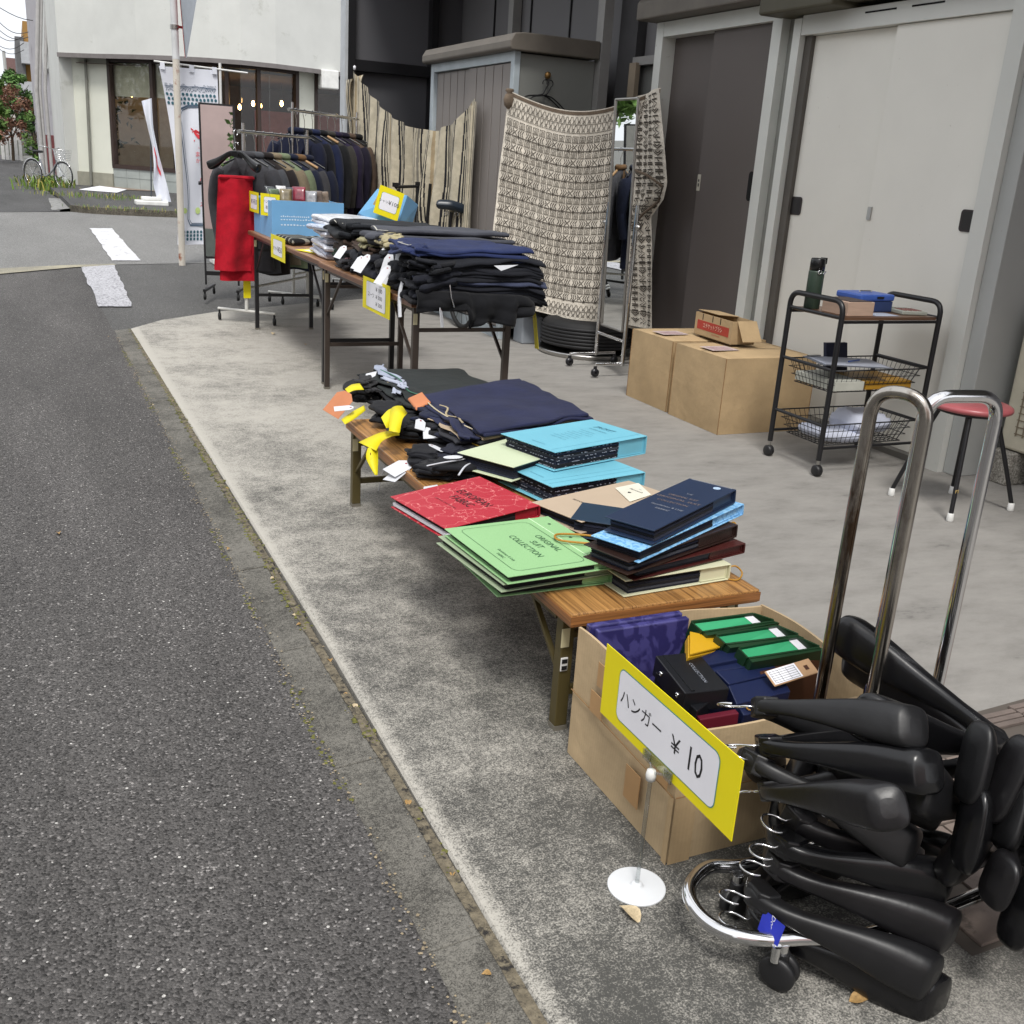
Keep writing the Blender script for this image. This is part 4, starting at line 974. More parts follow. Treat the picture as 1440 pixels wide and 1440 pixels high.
b = MB(); b.poly([p-nm*.004 for p in gq][::-1]); part('backing', b, BLACKP, t)
for q in (a0,a1):
    b = MB(); b.lathe(q+V(0,0,.95)+(-dr_*.03 if q is a0 else dr_*.03), [(0,-.02),(.016,-.015),(.016,.015),(0,.02)], 12, ax=dr_); part('knob', b, STEEL, t)
# ---------------------------------------------------------------- framed mirror at the far left
t = thing('framed_mirror', 'tall black framed mirror on castors beside the white banner', 'mirror', (1.5,9.4,0))
a0 = V((1.401,9.42,1.592)); a1 = V((1.685,9.36,1.591)); 
d = V(a1.x-a0.x, a1.y-a0.y, 0); wd = d.length; d.normalize(); n = V(d.y,-d.x,0); n = n if n.y < 0 else -n
lean = .07
def mp(s_, z): return V(a0.x,a0.y,0)+d*s_+V(0,lean*(z-.1)/1.5-.05,z)
b = MB()
fw = .016
for (s0,s1,z0,z1) in ((0,fw,.12,1.60),(wd-fw,wd,.12,1.60),(fw,wd-fw,1.585,1.60),(fw,wd-fw,.34,.36)):
    p = mp(s0,z0); b.par(p, d*(s1-s0), n*-.02, mp(s0,z1)-p)
part('frame', b, BLACKP, t)
b = MB(); b.poly([mp(fw,.36)-n*.004, mp(wd-fw,.36)-n*.004, mp(wd-fw,1.585)-n*.004, mp(fw,1.585)-n*.004]); part('mirror_glass', b, MIRROR, t)
b = MB(); b.poly([mp(fw,.36)-n*.012, mp(wd-fw,.36)-n*.012, mp(wd-fw,1.585)-n*.012, mp(fw,1.585)-n*.012][::-1]); part('backing', b, BLACKP, t)
b = MB(); b.par(mp(0,.20)+V(0,.0,0), d*wd, n*-.02, (0,0,.035)); part('lower_rail', b, BLACKP, t)
b = MB(); b.lathe(mp(-.012,.96), [(0,-.012),(.016,-.01),(.016,.01),(0,.012)], 10, ax=d); part('knob', b, BLACKP, t)
for s_ in (.008, wd-.008):
    c = mp(s_,.10); b = MB(); e0 = c+V(-.05,-.22,-.015); e1 = c+V(.10,.20,-.015); u = (e1-e0).normalized(); b.par(e0-u.cross(V(0,0,1))*.012, u.cross(V(0,0,1))*.024, e1-e0, (0,0,.022)); part('foot', b, BLACKP, t)
    for e in (e0+u*.02, e1-u*.02):
        b = MB(); b.lathe(e+V(-.012,0,-.042), [(.006,0),(.026,.003),(.028,.012),(.026,.021),(.006,.024)], 14, ax=(1,0,0)); b.cyl(e+V(0,0,-.02), e+V(0,0,.002), .008, 8); part('castor', b, BLACKR, t)
# ---------------------------------------------------------------- banners and road sign
NOB = mat('banner_cloth','#dcdfe8',.8,var=.03,vs=3); TEAL = mat('teal_print','#34606e',.8); REDP = mat('red_print','#d23a44',.8); INKB = mat('blue_ink_print','#4f6175',.8); LIME = mat('lime_print','#c6dc8c',.8)
YB = 12.40
t = thing('banner_flag', 'tall white banner with teal dots and a red emblem beside the road sign', 'banner', (2.08,YB,0))
def ban(u, v):
    z = 2.03+(.19-2.03)*v
    l = 1.445+(.115)*min(1,(v/.9))**.8+.05*math.sin(v*3.1); r = 2.055+.0*v
    x = l+(r-l)*u
    return V(x, YB-.02+.035*math.sin(u*7+v*4)*(.3+.7*v)+.02*math.sin(v*9+u*2), z+.012*u)
b = MB(); b.grid(40,60,ban); part('cloth', b, NOB, t)
def onb(u, v): return V(ban(u, v))+V(0,-.006,0)
def bstroke(mb, pts, w, closed=False, div=1):
    stroke(mb, onb, pts, w, closed, div)
def bdot(mb, u, v, r):
    pts = [onb(u+r*math.cos(2*PI*k/10)*1., v+r*.34*math.sin(2*PI*k/10)) for k in range(10)]; mb.poly(pts[::-1])
b = MB()
for r in range(3):
    for c in range(13): bdot(b, .05+c*.073+(r%2)*.02, .145+r*.024+.002*math.sin(c), .026)
for r in range(3):
    for c in range(12): bdot(b, .05+c*.08, .925+r*.021, .027)
part('dot_rows', b, TEAL, t, kind='stuff')
random.seed(2); b = MB()
for k in range(44):
    x = .04+k*.021; h = random.uniform(.006,.028); bstroke(b, [(x,.115),(x,.115-h),(x+.018,.115-h),(x+.018,.115)], .005)
for k in range(26):
    x = .04+k*.035; bstroke(b, [(x,.118+random.uniform(-.01,.012)),(x+.03,.118+random.uniform(-.01,.012))], .006)
bstroke(b, [(.03,.10),(.3,.104),(.6,.098),(.96,.106)], .005, div=8); part('sketch_print', b, INKB, t)
b = MB()
for dx,w_ in ((0,.016),(.035,.007)):
    pts = [(.27+dx,.885-dx*.3)]+[(.22+dx+.02*math.sin(k),.85-k*.085) for k in range(6)]+[(.20+dx,.26),(.25+dx,.225+dx*.2),(.40,.205+dx*.3),(.62,.20+dx*.3),(.80-dx,.225+dx*.2),(.85-dx,.26)]+[(.84-dx,.34+k*.09) for k in range(6)]+[(.83-dx,.885-dx*.3)]
    bstroke(b, pts+[pts[0]], w_, div=3)
part('door_outline', b, INKB, t)
b = MB(); P_ = [(.44,.345),(.50,.335),(.56,.345),(.64,.338),(.70,.352),(.66,.375),(.60,.392),(.53,.385),(.48,.368)]; b.poly([onb(*p) for p in P_][::-1]); bstroke(b, [(.40,.33),(.45,.34),(.42,.352)], .014); bstroke(b, [(.46,.395),(.44,.40)], .012); bstroke(b,[(.62,.325),(.60,.315)],.01)
part('red_emblem', b, REDP, t)
for (s_,u_,v_,sz) in (('おしゃれで',.60,.435,.030),('ま',.50,.475,.062),('ち',.66,.480,.055),('か',.50,.512,.05),('と',.66,.52,.062),('ソ',.60,.575,.085),('ハ',.58,.625,.085),('ナ',.62,.675,.08),('゛',.66,.72,.07),('木',.60,.765,.075)):
    p = onb(u_,v_)+V(0,-.003,0); text(t, s_, sz, p, (1,0,0), (0,0,1), REDP, name='red_writing')
b = MB(); bdot(b,.16,.80,.05); bdot(b,.46,.80,.06); bdot(b,.74,.80,.06); part('lime_dots', b, LIME, t)
b = MB(); b.tube([(2.08,YB+.01,.05),(2.085,YB+.01,2.12)], .014, 8); part('pole', b, WHITEP, t)
b = MB(); b.tube([(1.40,YB+.0,2.075),(2.38,YB-.0,2.045)], .009, 8); part('cross_bar', b, WHITEP, t)
b = MB()
for x in (1.46,1.76,2.0): b.box(x,YB-.025,2.0,x+.045,YB+.0,2.07)
part('hanging_loop', b, NOB, t)
b = MB(); b.box(1.93,YB-.14,-.018,2.23,YB+.16,.06); part('base', b, WHITEP, t, bevel=.02)
t = thing('banner_flag', 'narrow twisted white banner on a white base near the cafe kerb', 'banner', (2.5,22,.08))
b = MB(); E = [(((2.227,22,1.977)),((2.41,22,2.042))),(((2.29,22,1.691)),((2.424,22,1.51))),(((2.383,22,1.186)),((2.494,22,1.063))),(((2.392,22,0.836)),((2.559,22,0.74))),(((2.363,22,0.492)),((2.626,22,0.453))),(((2.441,22,0.164)),((2.694,22,0.162)))]
def b2(u,v):
    k = v*(len(E)-1); i = min(int(k),len(E)-2); f = k-i
    l = V(E[i][0]).lerp(V(E[i+1][0]),f); r = V(E[i][1]).lerp(V(E[i+1][1]),f); q = l.lerp(r,u); q.y += .06*math.sin(u*6+v*7); return q
b.grid(12,30,b2); part('cloth', b, NOB, t)
b = MB(); q = V(b2(.35,.62)); stroke(b, lambda u,v: V(b2(u,v))+V(0,-.03,0), [(.2,.42),(.5,.5),(.4,.58),(.7,.66)], .10, div=4); part('red_writing', b, REDP, t)
fp = V((2.323,21.101,0.08)); b = MB(); b.tube([(fp.x,22.05,.14),(V((2.397,22,2.041)).x,22.05,2.05)], .012, 6); part('pole', b, mat('dark_pole','#3a4048',.5), t)
b = MB(); b.prism([(fp.x-.30,21.85,.08),(fp.x+.30,21.85,.08),(fp.x+.30,22.25,.08),(fp.x-.30,22.25,.08)], (0,0,.09)); b.prism([(fp.x-.18,21.93,.172),(fp.x+.18,21.93,.172),(fp.x+.18,22.17,.172),(fp.x-.18,22.17,.172)], (0,0,.07)); part('base', b, WHITEP, t, bevel=.02)
RPOLE = mat('rusty_pole_paint','#c9c3b8',.5,var=.1,vs=3,obj=False,grime=('#8c4a2c',5,.57))
t = thing('road_sign', 'rusty white road sign pole with a grey triangular sign seen from behind', 'sign', (1.6,YB,0))
b = MB(); b.tube([(1.583,12.2,-.03),(1.600,12.2,2.1)], .036, 12); part('pole', b, RPOLE, t)
b = MB(); b.tube([(1.600,12.2,2.1),(1.595,12.2,3.4)], .037, 12); part('upper_pole', b, mat('sleeve_white','#c8cacb',.4), t)
for z in (2.41,2.75): 
    b = MB(); b.cyl((1.598,12.2,z-.02),(1.598,12.2,z+.02),.046,14); b.par((1.62,12.14,z-.012),(.10,.05,0),(0,.02,0),(0,0,.024)); part('clamp', b, STEEL, t)
c = V(1.69,12.14,0); u = V(.20,.36,0)
b = MB(); b.prism([c+V(0,0,2.12), c+u+V(0,0,2.86), c-u*.28+V(0,0,2.86)], V(.012,-.004,0)); part('sign_plate', b, mat('sign_back','#a7acb2',.45,.4), t)
b = MB(); b.prism([c+V(-.004,.002,2.12), c+u+V(-.004,.002,2.86), c-u*.28+V(-.004,.002,2.86)], V(-.003,.0015,0)); part('sign_face', b, mat('sign_red','#b0272d',.4), t)
# ---------------------------------------------------------------- bicycle by the cafe corner
def bicycle(root, o, d, WR=.33, small=False):
    """d: unit vector from rear wheel to front wheel"""
    o, d = V(o), V(d).normalized(); up = V(0,0,1); s_ = d.cross(up)
    SIL = CHROME; L = 1.08
    rw = o+up*WR; fw_ = o+d*L+up*WR
    for c_,nm_ in ((rw,'rear_wheel'),(fw_,'front_wheel')):
        b = MB(); b.tube(arc(c_, d, up, WR-.012, 0, 2*PI, 36)[:-1], .017, 8, closed=True); w_ = part(nm_, b, BLACKR, root)
        b = MB(); b.tube(arc(c_, d, up, WR-.035, 0, 2*PI, 36)[:-1], .010, 6, closed=True)
        for k in range(18):
            a = 2*PI*k/18; b.tube([c_+s_*.02*(-1)**k, c_+(d*math.cos(a)+up*math.sin(a))*(WR-.035)], .0022, 4)
        b.cyl(c_-s_*.04, c_+s_*.04, .02, 10); part('rim', b, SIL, w_)
        b = MB(); b.tube(arc(c_, d, up, WR+.02, .3 if nm_[0]=='r' else .7, 3.0 if nm_[0]=='r' else 2.9, 14), .022, 6, flat=.4); part('mudguard', b, SIL, root)
    bb = o+d*.44+up*.28; st = o+d*.30+up*.68; hd_ = o+d*.86+up*.72; hb = o+d*.89+up*.60
    b = MB(); b.tube([rw,bb], .009, 6); b.tube([rw,st], .008, 6); b.tube([bb,st], .015, 8); b.tube(smooth([hb,o+d*.62+up*.36,bb],5), .017, 8); b.tube([hd_,hb], .018, 8); b.tube([hb,fw_+s_*.05], .010, 6); b.tube([hb,fw_-s_*.05], .010, 6); part('frame', b, mat('bike_silver','#8f949a',.3,.7), root)
    b = MB(); b.tube([st, st+up*.14-d*.03], .012, 8); 
    sp = st+up*.15-d*.04
    part('seat_post', b, SIL, root)
    b = MB(); b.slab(sp-d*.13-s_*.085+V(0,0,0), d*.27, s_*.17, up*.06, 12, 10); 
    for i in range(len(b.v)):
        t_ = (b.v[i]-sp).dot(d); k_ = 1-.72*max(0,min(1,(t_+.02)/.14)); q = (b.v[i]-sp).dot(s_); b.v[i] -= s_*q*(1-k_)
    part('saddle', b, BLACKP, root)
    b = MB(); top_ = hd_+up*.22-d*.05; b.tube([hd_,top_], .013, 8); b.tube(smooth([top_-s_*.28-d*.20+up*.04, top_-s_*.24-d*.02+up*.05, top_, top_+s_*.24-d*.02+up*.05, top_+s_*.28-d*.20+up*.04],5), .011, 8); part('handlebar', b, SIL, root)
    return rw, fw_, bb, hd_
t = thing('bicycle', 'silver city bicycle with a front basket parked at the cafe building corner', 'bicycle', ((0.542,30.131,0)))
p0 = V((0.36,32.534,0)); dirb = V(.62,-.78,0)
rw,fw_,bb,hd_ = bicycle(t, (p0.x-.02,29.9,-.01), dirb)
b = MB(); c = hd_+V(dirb)*.24+V(0,0,.10); s_ = V(dirb).cross(V(0,0,1))
for k in range(7):
    z = -.12+k*.04; e = 1-.18*(1-k/6)
    pts = [c+V(dirb)*.13*e*i+s_*.17*e*j+V(0,0,z) for i,j in ((-1,-1),(1,-1),(1,1),(-1,1))]; b.tube(pts, .004, 4, closed=True)
for k in range(9):
    for i in (-1,1): b.tube([c+V(dirb)*.107*i+s_*(.14*(k/4-1))+V(0,0,-.12), c+V(dirb)*.13*i+s_*(.17*(k/4-1))+V(0,0,.12)], .003, 4)
part('basket', b, CHROME, t)
b = MB(); b.tube([rw+V(0,0,-.02), rw+V(-.1,-.02,-.32)], .008, 6); part('kick_stand', b, CHROME, t)
# ---------------------------------------------------------------- bicycle behind the table (only saddle and bars rise over it)
t = thing('bicycle', 'dark bicycle parked behind the clothes table with its saddle and handlebar showing', 'bicycle', (3.05,8.2,0))
sx = V((3.128,8,0.917)); hb_ = V((3.087,8.7,1.088))
dd_ = V(hb_.x-sx.x, hb_.y-sx.y, 0).normalized()
base_ = V(sx.x,sx.y,0)
BK = mat('bike_black','#1b1b1d',.4)
for q,nm_ in ((base_-dd_*.28,'rear_wheel'),(base_+dd_*.62,'front_wheel')):
    c_ = q+V(0,0,.25); b = MB(); b.tube(arc(c_, dd_, (0,0,1), .235, 0, 2*PI, 30)[:-1], .018, 8, closed=True)
    for k in range(12): b.tube([c_, c_+(dd_*math.cos(k*PI/6)+V(0,0,1)*math.sin(k*PI/6))*.23], .002, 4)
    part(nm_, b, BLACKR, t)
b = MB(); b.tube([base_-dd_*.28+V(0,0,.25), base_+dd_*.1+V(0,0,.3), base_+dd_*.5+V(0,0,.62), base_+dd_*.62+V(0,0,.25)], .016, 8); b.tube([base_+dd_*.1+V(0,0,.3), base_+V(0,0,.88)], .015, 8); b.tube([base_+dd_*.5+V(0,0,.62), base_+dd_*.44+V(0,0,1.08)], .014, 8); part('frame', b, BK, t)
s_ = V(0,0,1).cross(dd_); u = V(.93,-.36,0)
b = MB(); sp = base_+V(0,0,.90); b.slab(sp-u*.125-V(u.y,-u.x,0)*-.08, u*.25, V(u.y,-u.x,0)*-.16, (0,0,.075), 14, 10)
cc = sum(b.v, Vector())/len(b.v)
for i in range(len(b.v)):
    q = (b.v[i]-cc).dot(u); k_ = 1-.6*max(0,min(1,(q)/.12)); w_ = V(u.y,-u.x,0); r_ = (b.v[i]-cc).dot(w_); b.v[i] -= w_*r_*(1-k_); b.v[i].z -= .03*max(0,q)/.12
part('saddle', b, mat('saddle_navy','#1d2733',.35), t)
b = MB(); 
for k in (-1,1): b.tube(arc(sp+V(0,0,-.03)+u*.04*k,(1,0,0),(0,0,1),.018,0,2*PI,8)[:-1], .004, 5, closed=True)
part('saddle_spring', b, CHROME, t)
b = MB(); c = V((3.088,8.7,1.048)); e0 = V((2.836,8.55,1.036)); e1 = V((3.292,8.75,1.097)); b.tube([e0,c,e1], .013, 8); part('handlebar', b, BK, t)
for q in (e0,c,e1):
    b = MB(); b.box(q.x-.02,q.y-.02,q.z,q.x+.02,q.y+.02,q.z+.035); b.tube([q, q+V(.05,0,-.06)], .006, 6); part('bar_fitting', b, BK, t)
b = MB(); b.tube([c, V(c.x-.01,c.y,.62)], .017, 8); part('stem', b, BK, t)
# ================================================================ TABLES
def folding_table(label, x0, x1, y0, y1, h, legm, topm, ly0, ly1, lx=(.02,.02), th=.028, low=False):
    t = thing('folding_table', label, 'table', ((x0+x1)/2,(y0+y1)/2,0), None)
    b = MB(); b.box(x0,y0,h-th,x1,y1,h); part('tabletop', b, [topm], t, bevel=.003)
    e = MB()
    e.box(x0-.002,y0-.002,h-th+.004,x1+.002,y0+.0,h-.006); part('edge_band', e, [WOODE if low else mat('table_edge','#6b4630',.45,var=.25,vs=20)], t)
    e = MB(); e.box(x0-.002,y0,h-th+.004,x0,y1,h-.006); part('edge_band', e, [WOODY if low else mat('table_edge','#6b4630',.45,var=.25,vs=20)], t)
    s_ = .014 if not low else .016
    for y,dy in ((ly0,1),(ly1,-1)):
        for x in (x0+lx[0]+s_, x1-lx[1]-s_):
            b = MB(); b.box(x-s_,y-s_,.012,x+s_,y+s_,h-th-.003); L_ = part('leg', b, legm, t, bevel=.002)
            b = MB(); b.box(x-s_*1.05,y-s_*1.05,0,x+s_*1.05,y+s_*1.05,.012); part('foot_cap', b, mat('foot_cap','#6e6a60',.6), L_)
            b = MB(); b.box(x-s_-.002,y-s_-.0025,h-th-.075,x-.002+s_*.3,y-s_-.0003,h-th-.028); part('latch', b, mat('latch_cream','#c6bd98',.5), L_)
            b = MB(); q = V(x,y+dy*.02,h*.62 if not low else h*.45); 
            w_ = .006
            b.par(V(x-w_,y+dy*s_,q.z), (2*w_,0,0), (0,dy*.28 if not low else dy*.16,h-th-.012-q.z), (0,0,-.014)); part('brace', b, legm, t)
        b = MB(); z = h*.36 if not low else h*.30; b.box(x0+lx[0]+2*s_,y-.008,z-.010,x1-lx[1]-2*s_,y+.008,z+.010); part('cross_bar', b, legm, t)
        b = MB(); z = h-th-.10 if not low else h-.085; b.box(x0+lx[0]+2*s_,y-.007,z-.008,x1-lx[1]-2*s_,y+.007,z+.008); part('cross_bar', b, legm, t)
    for x in (x0+lx[0]+.005, x1-lx[1]-.02):
        b = MB(); b.box(x,ly0+.03,h-th-.022,x+.015,ly1-.03,h-th-.0015); part('rail', b, legm, t)
    return t
folding_table('far high folding table holding the sky blue sock boxes', 1.485,1.955,5.735,7.83,.70,BLACKP,TWOOD,5.79,7.72)
folding_table('near high folding table loaded with the tall trouser pile', 1.465,1.965,4.16,5.715,.70,BROWNP,TWOOD,4.20,5.66)
BT = folding_table('low folding bench in front holding the sample books and trousers', 1.044,1.562,1.832,3.655,.33,BRONZE,WOOD,1.905,3.62,(.012,.012),.034,True)
b = MB(); b.box(1.056,1.8845,.16,1.075,1.888,.195); part('white_clip', b, WHITEP, BT, bevel=.002)
b = MB(); b.box(1.0585,1.883,.181,1.0725,1.8843,.191); b.box(1.0585,1.883,.164,1.0725,1.8843,.174); part('clip_recess', b, DARKIN, BT)
b = MB(); b.prism([V(1.079,1.908,.225),V(1.079,1.908,.12),V(1.087,1.908,.10),V(1.094,1.908,.12),V(1.094,1.908,.20)], (0,.006,0)); part('hinge_plate', b, BRONZE, BT)

# ================================================================ CLOTHING RACKS
def rack(label, A, B, z, low, posts, name='clothes_rack'):
    A, B = V(*A,0), V(*B,0); d = (B-A).normalized(); n = V(-d.y,d.x,0)
    t = thing(name, label, 'clothes rack', (A+B)/2)
    for q in (A,B):
        b = MB(); b.tube([q+V(0,0,.10), q+V(0,0,z*.55)], .014, 8); part('lower_post', b, low, t)
        b = MB(); b.tube([q+V(0,0,z*.55), q+V(0,0,z+.06)], .011, 8); part('upper_post', b, CHROME, t)
        b = MB(); b.tube([q+n*.24+V(0,0,.09), q-n*.24+V(0,0,.09)], .011, 6); part('foot', b, low, t)
        for s_ in (-1,1):
            e = q+n*.23*s_; b = MB(); b.lathe(e+V(-.012,0,.03), [(.006,0),(.026,.003),(.028,.012),(.026,.021),(.006,.024)], 14, ax=(1,0,0)); b.cyl(e+V(0,0,.05), e+V(0,0,.085), .008, 8); part('castor', b, BLACKR, t)
    b = MB(); b.tube([A-d*.07+V(0,0,z), B+d*.05+V(0,0,z)], .013, 10); part('hanging_bar', b, CHROME, t)
    b = MB(); b.tube([A+V(0,0,.26), B+V(0,0,.26)], .010, 8); part('lower_bar', b, low, t)
    return A, B, d
WHP = mat('white_rack_paint','#d2d2cd',.4)
A1_, B1_, d1_ = rack('near chrome and white clothes rack of mixed jackets behind the red trousers', (1.50,8.02), (2.17,8.85), 1.375, WHP, 2)
A2_, B2_, d2_ = rack('taller clothes rack of dark jackets beside the striped curtain', (2.09,9.02), (2.93,10.02), 1.585, WHP, 2)
def jacket(label, p, d, col, Ln, seed, hang=True, collar=None, wooden=None, grp='jackets hung on the racks'):
    """p: point on the bar, d: bar direction. built in local axes x across, y along the bar"""
    random.seed(seed); p = V(p); ang = math.atan2(d.y,d.x)-PI/2+random.uniform(-.14,.14)
    t = thing('jacket', label, 'jacket', (p.x,p.y,p.z-.17), grp); t.rotation_euler = (0,0,ang)
    m = cloth('jacket_cloth_'+col.strip('#'), col)
    S = .97+random.uniform(-.05,.05)
    K = [(0,.060,.030,.0),(.05,.072,.040,-.02),(.13,.13,.050,-.050),(.20,.185,.052,-.078),(.24,.205,.055,-.105),(.33,.20,.062,-.22),(.55,.185,.060,-.42),(.78,.200,.062,-.66*Ln/.75),(1,.212,.062,-Ln)]
    def prof(v):
        for i in range(len(K)-1):
            if v <= K[i+1][0]: 
                f = (v-K[i][0])/(K[i+1][0]-K[i][0]); return [K[i][j]+(K[i+1][j]-K[i][j])*f for j in (1,2,3)]
        return K[-1][1:]
    def f(u, v):
        w, dp, z = prof(v); a = 2*PI*u; ca, sa = math.cos(a), math.sin(a)
        x = w*S*abs(ca)**.75*(1 if ca > 0 else -1); y = dp*abs(sa)**.8*(1 if sa > 0 else -1)
        if v < .24: z -= (abs(x)/.21)**2*.012
        q = Vector((x*6+seed, y*6, z*3)); k = noise.noise(q)
        y += k*.018*min(1,v*2)+.010*math.sin(x*34+seed)*max(0,v-.35); x += noise.noise(q*1.4)*.010*v
        if v > .93: z += .01*math.sin(x*20+seed)
        return (x, y, z)
    b = MB(); b.grid(36,34,f,cu=True); part('body', b, m, t, local=True)
    for s_ in (-1,1):
        path = smooth([(s_*.185*S,0,-.095),(s_*.225*S,.0,-.20),(s_*(.245*S+random.uniform(-.01,.02)),random.uniform(-.02,.02),-.38),(s_*(.235*S+random.uniform(-.03,.02)),random.uniform(-.03,.03),-.60)],6)
        n = len(path); b = MB(); b.tube([q+V(noise.noise(Vector((k,seed,s_)))*.008,noise.noise(Vector((k,seed+4,s_)))*.008,0) for k,q in enumerate(path)], [.040+.020*math.sin(PI*min(1,(k/n)*1.25+.18)) for k in range(n)], 14, flat=1.15, up=(0,1,0)); part('sleeve', b, m, t, local=True)
    b = MB(); cm = m if not collar else cloth('jacket_cloth_'+collar.strip('#'), collar)
    b.tube([(.062*math.cos(a),.038*math.sin(a)-.004,.004+.012*abs(math.sin(a))) for a in [2*PI*k/16 for k in range(16)]], .014, 8, closed=True, flat=1.6); part('collar', b, cm, t, local=True)
    for s_ in (-1,1):
        for f_ in (-1,):
            b = MB(); b.prism([(s_*.05,f_*.062,-.01),(s_*.105,f_*.073,-.12),(s_*.085,f_*.078,-.17),(s_*.01,f_*.078,-.34),(s_*.022,f_*.075,-.1)], (0,f_*.006,0)); part('lapel', b, cm, t, local=True)
    # the hanger that carries it
    h = thing('hanger', ('wooden' if wooden else 'wire')+' hanger in the '+label.replace(' with its pale shoulder showing','').replace(' with a brown collar',''), 'hanger', (p.x,p.y,p.z), 'hangers on the racks'); h.rotation_euler = (0,0,ang)
    b = MB(); b.tube(arc((0,0,-.012),(0,1,0),(0,0,1),.026,-.9,3.4,12)+[V(0,-.0,-.075),V(0,0,-.15)], .0028, 6); part('hook', b, CHROME, h, local=True)
    b = MB(); b.tube(smooth([(-.17,0,-.232),(-.07,0,-.185),(0,0,-.16),(.07,0,-.185),(.17,0,-.232)],4), .007 if not wooden else .012, 6); part('shoulder_bar', b, mat('hanger_wood','#a5835a',.5) if wooden else BLACKPL, h, local=True)
    return t
J1 = [('#3d3d41','charcoal jacket nearest the red trousers on the near rack',None),('#484a4f','slate grey jacket second on the near rack',None),('#241f1f','very dark brown jacket behind the slate one on the near rack',None),('#7c705c','taupe tweed jacket in the middle of the near rack',None),('#6f7a60','sage green jacket with its pale shoulder showing on the near rack',None),('#161c30','navy jacket beside the sage one on the near rack',None),('#3f3f43','grey checked jacket with a brown collar at the end of the near rack','#6b5136'),('#161b2e','dark navy jacket closing the far end of the near rack',None)]
n = len(J1)
for k,(c,l,co) in enumerate(J1):
    q = A1_.lerp(B1_, .03+.94*k/(n-1)); jacket(l, V(q.x,q.y,1.378), d1_, c, .80+.03*(k%3), 20+k, collar=co, wooden=co)
J2 = [('#151a30','midnight navy jacket first on the tall rack',None),('#0f1119','black jacket second on the tall rack',None),('#1b2340','blue navy jacket behind the black one on the tall rack',None),('#17181b','near black jacket in the middle of the tall rack',None),('#3b3936','dark grey brown jacket on the tall rack',None),('#231c34','dark aubergine jacket on the tall rack',None),('#1c1829','plum black jacket beside the brown one on the tall rack',None),('#54453a','brown tweed jacket near the curtain end of the tall rack',None),('#111114','black jacket last on the tall rack against the curtain',None)]
n = len(J2)
for k,(c,l,co) in enumerate(J2):
    q = A2_.lerp(B2_, .05+.93*k/(n-1)); jacket(l, V(q.x,q.y,1.588), d2_, c, .86+.04*(k%2), 50+k, wooden=(k == 3))
# black contoured hanger over the first jacket
def contour_hanger(t, M_, W=.225, drop=.10, m=None, hook=True, seed=0, fat=1., fy=1., hookm=None, lab=None):
    """moulded suit hanger: X across, Z towards the hook, Y thickness"""
    m = m or BLACKPL; b = MB(); NS = 34
    for s_ in (-1,1):
        def sec(v):
            t_ = min(1, v/.93); x = s_*W*t_; z = -(.25*drop*t_+.75*drop*t_**1.7); y = -.030*t_**2
            fl = max(0,min(1,(t_-.34)/.60)); fl = fl*fl*(3-2*fl); z += .010*math.sin(2*PI*t_)*(1-.3*t_)
            hy = (.0150+.0195*fl-.0020*math.sin(PI*min(1,t_*2.2)))*fat; hz = (.0185+.0110*fl)*fat
            if v > .90:
                k = math.sqrt(max(0,1-((v-.90)/.10)**2)); q_ = (v-.90)/.10; hy *= .42+.58*k; hz *= .38+.62*k; x += s_*.010*q_; z -= .005*q_
            return x, y, z, hy, hz
        def f(u, v):
            x, y, z, hy, hz = sec(v); a = 2*PI*u; c, s2 = math.cos(a), math.sin(a)
            e = .64
            yy = hy*abs(c)**e*(1 if c > 0 else -1); zz = hz*abs(s2)**e*(1 if s2 > 0 else -1)
            yy *= fy; tx = .42*v
            return M_ @ Vector((x+s_*zz*tx, y+yy, z+zz))
        o0 = len(b.v); b.grid(28, NS, f, cu=True)
        for v_ in (1.0,):
            ring_ = b.v[-28:]; c_ = sum(ring_, Vector())/28; c_ = c_+(M_.to_3x3() @ Vector((s_*.001,0,-.001)))
            i0 = len(b.v); b.add([*ring_, c_], [(k,(k+1)%28,28) for k in range(28)], 0, True)
    if b: pass
    # neck block
    body = part('body', b, m, t, local=True)
    b = MB()
    b.prism([M_ @ Vector(q) for q in ((-.026,-.0165*fat,-.022),(.026,-.0165*fat,-.022),(.030,-.0165*fat,.004),(.018,-.0165*fat,.018),(-.018,-.0165*fat,.018),(-.030,-.0165*fat,.004))], (M_.to_3x3() @ Vector((0,.033*fat,0)))); part('neck', b, m, t, local=True, bevel=.003)
    if hook:
        b = MB(); R_ = .021; base_ = [(0,0,.012),(0,0,.030)]
        pts = base_+[(R_*math.sin(a)*1.0, .0, .030+R_+.008-R_*math.cos(a)) for a in [ -.2-.28*k for k in range(0,17)]][1:]
        b.tube([M_ @ Vector(q) for q in smooth([(0,0,.010),(0,0,.028),(-.012,0,.038)]+[(R_*math.sin(a),0,.056-R_*math.cos(a)) for a in [-.9-.42*k for k in range(10)]],3)], .0021, 6); part('hook', b, hookm or CHROME, t, local=True)
    return body
p = V(A1_.x-.02, A1_.y-.05, 1.378-.155); Rz = Matrix.Rotation(math.atan2(d1_.y,d1_.x)-PI/2-.1,4,'Z')
t = thing('suit_hanger', 'glossy black moulded hanger worn over the first charcoal jacket', 'hanger', p); contour_hanger(t, Rz @ Matrix.Translation((0,-.075,-.0)), .20, .09)
b = MB(); b.tube(arc(V(0,-.075,.14),(0,1,0),(0,0,1),.022,-.9,3.4,12)+[V(0,-.075,.0)], .003, 6); b.v = [Rz @ q for q in b.v]; part('hook', b, CHROME, t, local=True)

